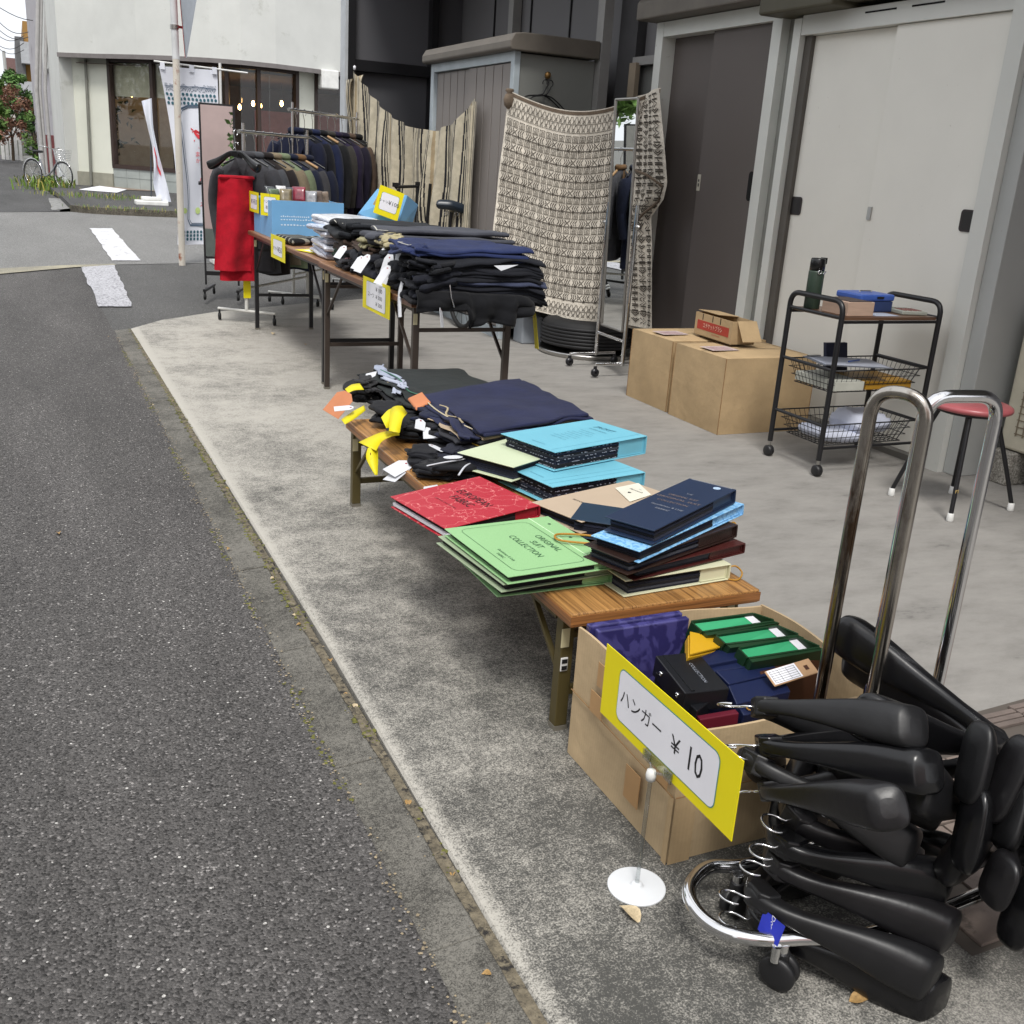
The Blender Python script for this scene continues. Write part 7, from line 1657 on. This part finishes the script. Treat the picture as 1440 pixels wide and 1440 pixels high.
# ================================================================ CHROME HANGER STAND
t = thing('hanger_stand', 'chrome wheeled hanger stand with two tall hoops buried in black hangers', 'hanger stand', (1.4,1.3,0))
RUSTC = mat('aged_chrome', (.46,.43,.39), .22, 1., var=.22, vs=7, obj=False, grime=('#5d4c3e', 5, .54), stretch=(1,1,.25))
def hoop(a, c, z, m, r=.0122):
    a, c = V(a), V(c); pts = fillet([V(a.x,a.y,.09),V(a.x,a.y,z+.035),V(c.x,c.y,z+.035),V(c.x,c.y,.09)], .05, 8); b = MB(); b.tube(pts, r, 16); return part('hoop', b, m, t)
hoop((1.354,1.366,0.9), (1.397,1.278,0.9), .90, RUSTC); hoop((1.446,1.331,0.885), (1.604,1.309,0.885), .89, CHROME)
rg = [(1.313,1.23,0.09),(1.118,1.222,0.09),(1.042,1.241,0.09),(0.987,1.219,0.09),(0.957,1.183,0.09),(0.949,1.133,0.09),(0.966,1.091,0.09),(1.015,1.055,0.09),(1.072,1.037,0.09),(1.219,0.999,0.09),(1.542,1.016,0.09)]
b = MB(); b.tube(smooth(rg,6), .0125, 14); part('base_ring', b, CHROME, t)
def castor(q, ang=0, r=.026):
    q = V(q); ax = V(math.cos(ang),math.sin(ang),0); b = MB(); b.cyl(q+V(0,0,.068), q+V(0,0,.085), .010, 12); o_ = part('castor_stem', b, CHROME, t)
    for k_ in (-1,1):
        b = MB(); c_ = V(q.x,q.y,r)+ax*.0105*k_; b.lathe(c_-ax*.0095, [(0,0),(r*.5,0),(r*.78,.0015),(r*.95,.004),(r,.0065),(r,.0125),(r*.95,.015),(r*.78,.0175),(r*.5,.019),(0,.019)], 28, ax=tuple(ax)); part('wheel', b, mat('castor_black','#1b1b1d',.45), o_)
    b = MB(); b.cyl(V(q.x,q.y,r+.012),V(q.x,q.y,.069),.013,12); part('socket', b, mat('castor_black','#1b1b1d',.45), o_)
castor((1.047,1.039,0)[:2]+(0,), .5, r=.031); castor((1.082,1.211,0)[:2]+(0,), 1.9); castor((1.60,1.05,0), .8); castor((1.62,1.42,0), .3)
b = MB(); b.tube([V((1.028,1.034,0.09))+V(0,0,-.03), V((1.028,1.034,0.09))], .008, 8); part('castor_socket', b, CHROME, t)
# ---- black suit hangers heaped round it
BH = [BLACKPL, mat('black_plastic_matt','#121214',.45,var=.3,vs=20,bump=.2,bs=30), mat('black_plastic_worn','#161517',.38,var=.3,vs=18,bump=.2,bs=40,grime=('#3a3835',45,.68))]
def suit_hanger(label, NE, side=1, seed=0, roll=0., W=.155, drop=.20, fat=1.03, m=None, dip=0., grp='black suit hangers heaped on the chrome stand', blue=False, flip=False, fy=1.):
    """NE: neck and shoulder-end points of the visible arm"""
    N, E = V(NE[0]), V(NE[1]); a = (E-N).normalized(); up = V(0,0,1); n_ = (up-a*up.dot(a)).normalized()
    n_ = Matrix.Rotation(roll,3,a) @ n_
    if flip: n_ = -n_
    Bq = math.atan2(drop, W); Lr = (E-N).length; sc_ = Lr/math.hypot(W,drop); W *= sc_; drop *= sc_
    # X' = arm dir rotated so that arm = W X' - drop Z'; thickness Y' = +-n_
    Yv = n_*(-side)
    for sg in (1,-1):
        Xv = Matrix.Rotation(sg*Bq,3,n_) @ (a*side); Zv = Xv.cross(Yv)
        if (N+Xv*W*side-Zv*drop-E).length < .01: break
    if dip:
        best = None
        for sg in (1,-1):
            q_ = Matrix.Rotation(sg*dip,3,a); e2 = q_ @ (-Xv*W*side-Zv*drop)
            if best is None or e2.z < best[0]: best = (e2.z, q_)
        Xv, Yv, Zv = best[1] @ Xv, best[1] @ Yv, best[1] @ Zv
    R_ = Matrix((Xv,Yv,Zv)).transposed().to_4x4()
    t_ = thing('suit_hanger', label, 'hanger', N, grp); m = m or BH[seed%3]
    contour_hanger(t_, R_, W, drop, m, fat=fat, fy=fy)
    if blue:
        b = MB(); c0_ = V(-side*-.055,0,-.012); q = [Vector((side*.030,-.022,.012)),Vector((side*.078,-.022,.004)),Vector((side*.078,.014,.0)),Vector((side*.030,.014,.010))]
        b.prism([R_ @ p_ + n_*.018 for p_ in q], n_*.0015); l_ = part('blue_label', b, mat('blue_label','#2733a8',.35), t_, local=True)
        c_ = R_ @ ((q[0]+q[2])/2)+n_*.0196; text(l_, 'Domani', .014, c_, R_.to_3x3() @ Vector((0,-1,0)), R_.to_3x3() @ Vector((side,0,0)), PAPER, local=True)
    return t_
FL, FR = True, True
HL = [
 ('bottom black hanger of the left heap with its broad end nearest the viewer', ((1.07,1.125,0.06),(1.257,0.903,0.05)), 0, -.1),
 ('black hanger with a blue label, second from the bottom of the left heap', ((1.044,1.108,0.125),(1.241,0.909,0.1)), 1, -.1),
 ('black hanger third from the bottom of the left heap', ((1.082,1.116,0.175),(1.298,0.935,0.15)), 2, .0),
 ('wide shouldered black hanger fourth from the bottom of the left heap', ((1.078,1.107,0.225),(1.321,0.977,0.205)), 0, .1),
 ('black hanger with a long pale crease in the middle of the left heap', ((1.059,1.191,0.335),(1.268,1.015,0.265)), 1, -.1),
 ('black hanger tucked behind the middle of the left heap', ((1.075,1.156,0.3),(1.071,0.9307,0.4487)), 2, .2),
 ('glossy black hanger second from the top of the left heap', ((1.08,1.189,0.365),(1.199,0.9755,0.4537)), 0, .15),
 ('topmost black hanger of the left heap with a smooth rounded end', ((1.091,1.227,0.415),(1.204,1.023,0.5051)), 1, .1)]
for k_,(lb,NE,sd_,rl) in enumerate(HL): suit_hanger(lb, NE, 1, sd_, rl, blue=(k_ == 1), flip=FL, dip=(0,.1,.1,.15,.3,.2,.45,.6)[k_], fat=(1.3,1.15,1.12,1.12,1.08,1.0,1.03,1.0)[k_])
HR = [
 ('black hanger reaching up behind the chrome hoops with its hook to the right', ((1.493,1.078,0.36),(1.418,1.394,0.4)), 0, .2, 1.2),
 ('black hanger leaning behind the hoops just below the highest one', ((1.488,1.094,0.33),(1.449,1.374,0.345)), 2, -.2, 1.1),
 ('black hanger of the right heap with an upright oval end between the hoops', ((1.486,1.023,0.33),(1.288,0.9541,0.397)), 1, .1, 1.9),
 ('broad black hanger at the top right corner of the heap', ((1.512,1,0.31),(1.334,0.9336,0.3737)), 2, -.1, 2.1),
 ('black hanger in the middle of the right heap with an upright oval end', ((1.482,0.986,0.24),(1.27,0.9208,0.3)), 0, .1, 2.0),
 ('black hanger with white scuffs low in the right heap', ((1.514,0.973,0.19),(1.298,0.876,0.2317)), 2, -.1, 1.3),
 ('black hanger near the right edge half way down the heap', ((1.513,0.972,0.22),(1.345,0.9153,0.3119)), 1, .1, 1.5),
 ('lowest black hanger of the right heap with an upright oval end', ((1.534,0.948,0.09),(1.347,0.8604,0.1668)), 0, -.1, 1.7),
 ('black hanger buried in the middle behind the left heap', ((1.426,0.993,0.27),(1.205,0.9731,0.3616)), 1, .2, 1.3),
 ('black hanger buried low between the left and right heaps', ((1.505,1,0.15),(1.282,0.9548,0.2274)), 2, -.2, 1.4)]
for k_,(lb,NE,sd_,rl,fy_) in enumerate(HR): suit_hanger(lb, NE, -1, sd_, rl, flip=FR, fy=fy_)
HI = [('black hanger lying across the base behind the lower left heap', ((1.33,1.221,0.14),(1.459,1.084,0.14))), ('black hanger between the two hoops under the glossy ones', ((1.255,1.204,0.26),(1.434,1.103,0.24))), ('black hanger hidden under the longest creased one', ((1.117,1.132,0.25),(1.298,1.026,0.2)))]
for k_,(lb,NE) in enumerate(HI): suit_hanger(lb, NE, 1, k_, .1, flip=FL, fy=1.2)

# ================================================================ CARTONS BY THE DOOR
def carton(label, x0,y0,x1,y1,z0,h,seed,grp='big cartons by the door'):
    random.seed(seed); t = thing('closed_carton', label, 'carton', ((x0+x1)/2,(y0+y1)/2,z0), grp)
    def side(a, c_, nm_):
        a, c_ = V(a), V(c_); d = c_-a; nn = V(d.y,-d.x,0).normalized()
        b = MB(); b.grid(10,10,lambda u_,v_: a+d*u_+V(0,0,h*v_)+nn*.008*math.sin(PI*u_)*math.sin(PI*v_)*random.uniform(.9,1.1)); part(nm_, b, CARD, t)
    side((x0,y0,z0+.001),(x1,y0,z0+.001),'near_wall'); side((x0,y1,z0+.001),(x0,y0,z0+.001),'street_wall'); side((x1,y0,z0+.001),(x1,y1,z0+.001),'wall_side'); side((x1,y1,z0+.001),(x0,y1,z0+.001),'far_wall')
    z = z0+h; ym = (y0+y1)/2
    for (ya,yb_,s_) in ((y0,ym-.003,1),(y1,ym+.003,-1)):
        b = MB(); f = lambda u_,v_: V(x0+(x1-x0)*u_, ya+(yb_-ya)*v_, z+.002+.010*math.sin(PI*u_)*v_*(1 if s_>0 else .6)); g = b.grid(12,6,f)
        if s_ < 0: b.f = [q[::-1] for q in b.f]
        o = part('top_flap', b, CARD, t); o.modifiers.new('solid','SOLIDIFY').thickness = .004
    b = MB(); b.box(x0+.03,ym-.07,z+.013,x0+.20,ym+.06,z+.0135); o = part('shipping_label', b, mat('label_pinkish','#b9a8a4',.6,var=.15,vs=30), t)
    for k in range(4): 
        b = MB(); b.box(x0+.05,ym-.05+.022*k,z+.0138,x0+.17,ym-.044+.022*k,z+.0142); part('label_print', b, mat('pink_print','#a07a86',.6), o)
    for (p,q) in (((x0,y0),(x0,y0)),((x0,y1),(x0,y1)),((x1,y0),(x1,y0))):
        b = MB(); b.tube([(p[0],p[1],z0+.002),(p[0],p[1],z0+h)], .0022, 5); part('corner_crease', b, mat('crease_brown','#8a6a45',.8), t)
    return t
carton('large closed cardboard carton nearest the wheeled trolley', 3.215,4.285,3.80,4.755,0,.40,1)
carton('large closed cardboard carton under the small brush box', 3.225,4.80,3.86,5.235,0,.40,2)
t = thing('small_carton', 'small open carton with a red japanese label standing on the far large carton', 'carton', (3.55,5.0,.415))
qa,qb,qc = V((3.458,4.949,0.42)), V((3.438,4.571,0.42)), V((3.592,4.583,0.42)); e1 = qb-qa; e2 = qc-qb; n1 = V(e1.y,-e1.x,0).normalized(); hh = .125
e2 = e2-e1*(e2.dot(e1)/e1.length_squared)*.9
for (a,d,nm_) in ((qa,e1,'front_wall'),(qb,e2,'end_wall'),(qb+e2,-e1,'rear_wall'),(qa+e2,-e2,'end_wall')):
    nn = V(d.y,-d.x,0).normalized(); b = MB(); b.par(a, d, nn*-.004, (0,0,hh)); fw2 = part(nm_, b, CARD, t)
    if nm_ == 'front_wall': frontw = fw2
    if nm_ == 'end_wall' and a is qb: endw = fw2
b = MB(); b.par(qa,e1,e2,(0,0,.004)); part('bottom', b, CARDIN, t)
n1 = V(e1.y,-e1.x,0).normalized(); n2 = V(e2.y,-e2.x,0).normalized()
b = MB(); b.par(qa+e1*.07+V(0,0,.035)+n1*.0003, e1*.86, n1*.0008, (0,0,.050)); rl_ = part('red_label', b, mat('label_red','#a83a2c',.6), frontw)
text(rl_,'エチケットブラシ',.031,qa+e1*.5+V(0,0,.060)+n1*.0013,e1,V(0,0,1),mat('label_cream','#e4c8b4',.6),sx=.80)
text(frontw,'ETIQUETTE BRUSH',.010,qa+e1*.6+V(0,0,.022)+n1*.0003,e1,V(0,0,1),mat('label_red','#a83a2c',.6)); text(endw,'ETIQUETTE',.012,qb+e2*.5+V(0,0,.085)+n2*.0003,e2,V(0,0,1),mat('label_red','#a83a2c',.6)); text(endw,'10',.022,qb+e2*.5+V(0,0,.055)+n2*.0003,e2,V(0,0,1),INK)
b = MB(); b.par(qa+e2+V(0,0,hh), e1*.55, -e2*.9+V(0,0,.01), (0,0,.003)); part('top_flap', b, CARD, t)
b = MB(); b.par(qb+e2*.2+V(0,0,hh)+n2*.0, e2*.8, n2*.07+V(0,0,-.10), (0,0,.003)); part('hanging_flap', b, CARD, t)
for k in (.2,.47,.68): 
    b = MB(); b.par(qa+e1*k+n1*.0004+V(0,0,hh-.035), e1*.02, n1*.0004, (0,0,.034)); part('dark_slit', b, DARKIN, frontw)
b = MB(); b.tube([qa+e1*.62+e2*.4+V(0,0,.10), qa+e1*.90+e2*.5+V(0,0,.085)], .012, 10); solo('white_brush', b, PAPER, 'white stick poking out of the small open carton', 'brush')

# ================================================================ WHEELED TROLLEY
t = thing('utility_trolley', 'black tubular trolley with a wooden top and two wire baskets', 'trolley', (3.52,3.7,0))
cx0,cx1,cy0,cy1 = 3.235,3.815,3.53,3.885
for x in (cx0,cx1):
    b = MB(); b.tube(fillet([(x,cy0,.075),(x,cy0,.795),(x,cy1,.795),(x,cy1,.075)],.06,8), .0125, 12); part('side_frame', b, BLACKP, t)
    for z in (.725,.49,.235): b = MB(); b.tube([(x,cy0,z),(x,cy1,z)], .008, 8); part('side_rail', b, BLACKP, t)
for y in (cy0,cy1):
    b = MB(); b.tube([(cx0,y,.13),(cx1,y,.13)], .007, 8); part('bottom_rail', b, BLACKP, t)
    b = MB(); b.box(cx0+.012,y-.006,.700,cx1-.012,y+.006,.712); part('shelf_rail', b, BLACKP, t)
for x in (cx0,cx1):
    for y in (cy0,cy1):
        b = MB(); b.cyl((x,y,.055),(x,y,.078),.007,8); st_ = part('castor_stem', b, STEEL, t)
        b = MB(); b.lathe((x-.016,y,.027), [(0,0),(.022,0),(.0265,.004),(.0265,.028),(.022,.032),(0,.032)], 22, ax=(1,0,0)); part('castor_wheel', b, mat('castor_black','#1b1b1d',.45), st_)
b = MB(); b.box(cx0+.012,cy0+.006,.7125,cx1-.012,cy1-.006,.7275); part('wooden_top', b, m_wood('trolley_wood',(.06,.03,.018),(.16,.085,.05),'X'), t, bevel=.002)
def basket(z1, h, name, root):
    def rect(z, ins): return [V(cx0+.015+ins,cy0+.015+ins,z),V(cx1-.015-ins,cy0+.015+ins,z),V(cx1-.015-ins,cy1-.015-ins,z),V(cx0+.015+ins,cy1-.015-ins,z)]
    bt_ = thing(name[0], name[1], 'wire basket', (3.52,3.7,z1-h)); 
    for (z,ins,r_) in ((z1,0,.0035),(z1-h*.33,.010,.0018),(z1-h*.66,.022,.0018),(z1-h,.036,.0025)):
        b = MB(); P_ = rect(z,ins); b.tube(P_, r_, 5, closed=True); part('rim' if ins == 0 else 'ring_wire', b, BLACKP, bt_)
    top_, bot = rect(z1,0), rect(z1-h,.036)
    for i in range(4):
        N_ = 18 if i % 2 == 0 else 11
        for k in range(1,N_):
            a = top_[i].lerp(top_[(i+1)%4],k/N_); c_ = bot[i].lerp(bot[(i+1)%4],k/N_); b = MB(); b.tube([a,c_], .0016, 4); part('wire', b, BLACKP, bt_)
    for k in range(1,18):
        b = MB(); b.tube([bot[0].lerp(bot[1],k/18), bot[3].lerp(bot[2],k/18)], .0015, 4); part('wire', b, BLACKP, bt_)
    for k in range(1,8):
        b = MB(); b.tube([bot[0].lerp(bot[3],k/8), bot[1].lerp(bot[2],k/8)], .0015, 4); part('wire', b, BLACKP, bt_)
basket(.485,.105,('wire_basket','upper black wire basket of the trolley holding papers and a yellow box'),t); basket(.235,.105,('wire_basket','lower black wire basket of the trolley holding white cloth'),t)
# things on the trolley
t = thing('drink_flask', 'dark green steel flask with a black lid on the trolley corner', 'flask', (3.29,3.80,.728))
b = MB(); b.lathe((3.29,3.80,.728), [(0,0),(.034,0),(.036,.004),(.036,.165),(.034,.172),(0,.172)], 28); part('body', b, mat('flask_green','#2c3b30',.45), t)
b = MB(); b.lathe((3.29,3.80,.901), [(0,0),(.0345,0),(.0345,.03),(.033,.05),(.030,.054),(0,.056)], 28); b.box(3.315,3.79,.93,3.333,3.815,.958); part('lid', b, BLACKPL, t)
b = MB(); b.tube(arc((3.278,3.764,.895),(1,0,0),(0,0,1),.009,0,2*PI,12)[:-1], .0028, 5, closed=True); b.tube([(3.295,3.762,.887),(3.31,3.764,.90)], .004, 5); part('metal_clasp', b, CHROME, t)
qa = V((3.638,4.138,0.728)); b = MB(); 
t = thing('wooden_box', 'pale wooden box with a dark top strip on the trolley', 'box', (3.36,3.65,.7285)); b.box(3.285,3.555,.7285,3.435,3.725,.79); part('body', b, mat('pale_wood','#b49a88',.6,var=.08,vs=12,stretch=(1,1,6)), t, bevel=.002)
b = MB(); b.box(3.30,3.56,.7905,3.42,3.72,.793); part('top_strip', b, mat('dark_strip','#3c302c',.6), t)
t = thing('cash_box', 'blue metal cash box with a folding handle on the trolley', 'cash box', (3.55,3.77,.7285)); 
a_ = V(.93,-.05,0); c0 = V(3.46,3.70,.7285)
b = MB(); b.box(3.47,3.68,.7285,3.665,3.845,.778); part('body', b, mat('cash_dark_blue','#2b3c66',.4), t, bevel=.004)
b = MB(); b.prism([(3.466,3.676,.779),(3.669,3.676,.779),(3.669,3.849,.779),(3.466,3.849,.779)], (0,0,.030)); part('lid', b, mat('cash_blue','#3a5aa8',.38), t, bevel=.008)
b = MB(); b.tube(fillet([(3.53,3.76,.811),(3.53,3.765,.816),(3.60,3.765,.816),(3.60,3.76,.811)],.004,3), .003, 6); part('handle', b, STEEL, t)
b = MB(); b.box(3.56,3.6735,.79,3.60,3.6755,.80); part('latch', b, BLACKP, t)
t = thing('calculator', 'pale grey desk calculator lying on the right of the trolley top', 'calculator', (3.72,3.64,.7285))
b = MB(); b.par((3.655,3.60,.7285),(.125,-.03,0),(.02,.14,.0),(0,0,.018)); part('case', b, mat('calc_grey','#a6aaa0',.5), t, bevel=.004)
b = MB(); b.par((3.670,3.69,.7468),(.10,-.024,0),(.005,.035,0),(0,0,.001)); part('display', b, mat('calc_display','#5d6a5c',.2), t)
for i in range(4):
    for j in range(5):
        b = MB(); p = V(3.668+.024*i+.003*j, 3.606+.017*j-.0058*i, .7468); b.par(p,(.015,-.0035,0),(.0015,.010,0),(0,0,.003)); part('key', b, mat('calc_key','#55584f' if j else '#8a5f5a',.5), t)
b = MB(); b.box(3.46,3.56,.7285,3.60,3.66,.7292); solo('paper_sheet', b, mat('paper_bluish','#a9b0c0',.6), 'sheet of paper flat on the trolley before the cash box', 'paper')
b = MB(); b.box(3.29,3.56,.388,3.46,3.84,.43); b_ = solo('white_carton', b, mat('white_card','#b9bab0',.6), 'white carton in the street end of the upper basket', 'carton', bevel=.002)
b = MB(); b.box(3.48,3.57,.388,3.76,3.80,.425); solo('yellow_box', b, mat('ochre_box','#a97d22',.5), 'ochre yellow box in the upper basket', 'box', bevel=.002)
t = thing('clipboard', 'papers on a clipboard resting across the upper basket', 'clipboard', (3.40,3.70,.44))
b = MB(); b.par((3.24,3.60,.500),(.36,-.06,-.012),(.06,.22,.0),(0,0,.003)); part('board', b, mat('clip_grey','#6c7078',.5), t)
b = MB(); b.par((3.25,3.60,.5045),(.33,-.055,-.011),(.058,.21,.0),(0,0,.002)); part('paper', b, mat('paper_grey','#a4a9b6',.6,var=.1,vs=30), t)
b = MB(); b.tube([(3.40,3.62,.512),(3.50,3.66,.510)], .004, 6); part('blue_pen', b, mat('pen_blue','#23407d',.4), t)
b = MB(); b.box(3.30,3.775,.508,3.37,3.79,.514); part('clip', b, STEEL, t)
b = MB(); b.par((3.44,3.80,.43),(.13,0,0),(0,.02,.0),(0,.03,.13)); solo('navy_booklet', b, mat('booklet_navy','#161d38',.5), 'dark navy booklet standing up in the upper basket', 'booklet')
random.seed(77)
for k,(q,sz,lb) in enumerate((((3.32,3.60,.140),(.22,.20),'flat white cloth at the street end of the lower basket'),((3.50,3.60,.150),(.22,.20),'crumpled white cloth heaped in the lower basket'))):
    b = MB(); b.slab(q,(sz[0],0,.0),(0,sz[1],0),(0,0,.05+.05*k),26,20,amp=.020+.016*k,seed=k*5+2); solo('white_cloth', b, mat('white_cloth','#bfc4d4',.8,var=.1,vs=8,bump=.6,bs=20), lb, 'cloth', 'white cloths in the lower basket')
# ================================================================ STOOL
t = thing('round_stool', 'round stool with a dull red vinyl seat and black legs with white feet', 'stool', (3.51,3.0,0))
b = MB(); b.lathe((3.51,2.995,.432), [(0,0),(.150,0),(.162,.004),(.166,.012),(.163,.022),(.150,.029),(.10,.032),(0,.033)], 44); part('seat', b, mat('stool_red','#a5565a',.35,var=.06,vs=3), t)
b = MB(); b.lathe((3.51,2.995,.420), [(.0,0),(.135,0),(.14,.011),(0,.0115)], 32); part('seat_ring', b, BLACKP, t)
for (q,k) in (((3.358,2.853,0),0),((3.373,3.198,0),1),((3.755,2.894,0),2),((3.689,3.154,0),3)):
    q = V(q); c_ = V(3.51,2.995,0); d = (c_-q).normalized(); tp = c_-d*.125+V(0,0,.425)
    b = MB(); b.tube(smooth([V(q.x,q.y,.03), V(q.x,q.y,0)*.6+tp*.4+V(0,0,.012), tp-V(0,0,.03), tp+d*.02],5), .0095, 10); l_ = part('leg', b, BLACKP, t)
    b = MB(); b.lathe((q.x,q.y,0), [(0,0),(.013,0),(.0145,.004),(.0125,.034),(.010,.036)], 14); part('white_foot', b, WHITEP, l_)
    if k == 0: b = MB(); p_ = V(q.x,q.y,0)*.72+tp*.28; b.box(p_.x-.010,p_.y-.0105,p_.z-.010+.008,p_.x+.006,p_.y-.0085,p_.z+.012); part('torn_sticker', b, mat('sticker_tan','#b39a62',.6), l_)
print('tris', sum(len(o.data.polygons) for o in C.objects if o.type == 'MESH'))
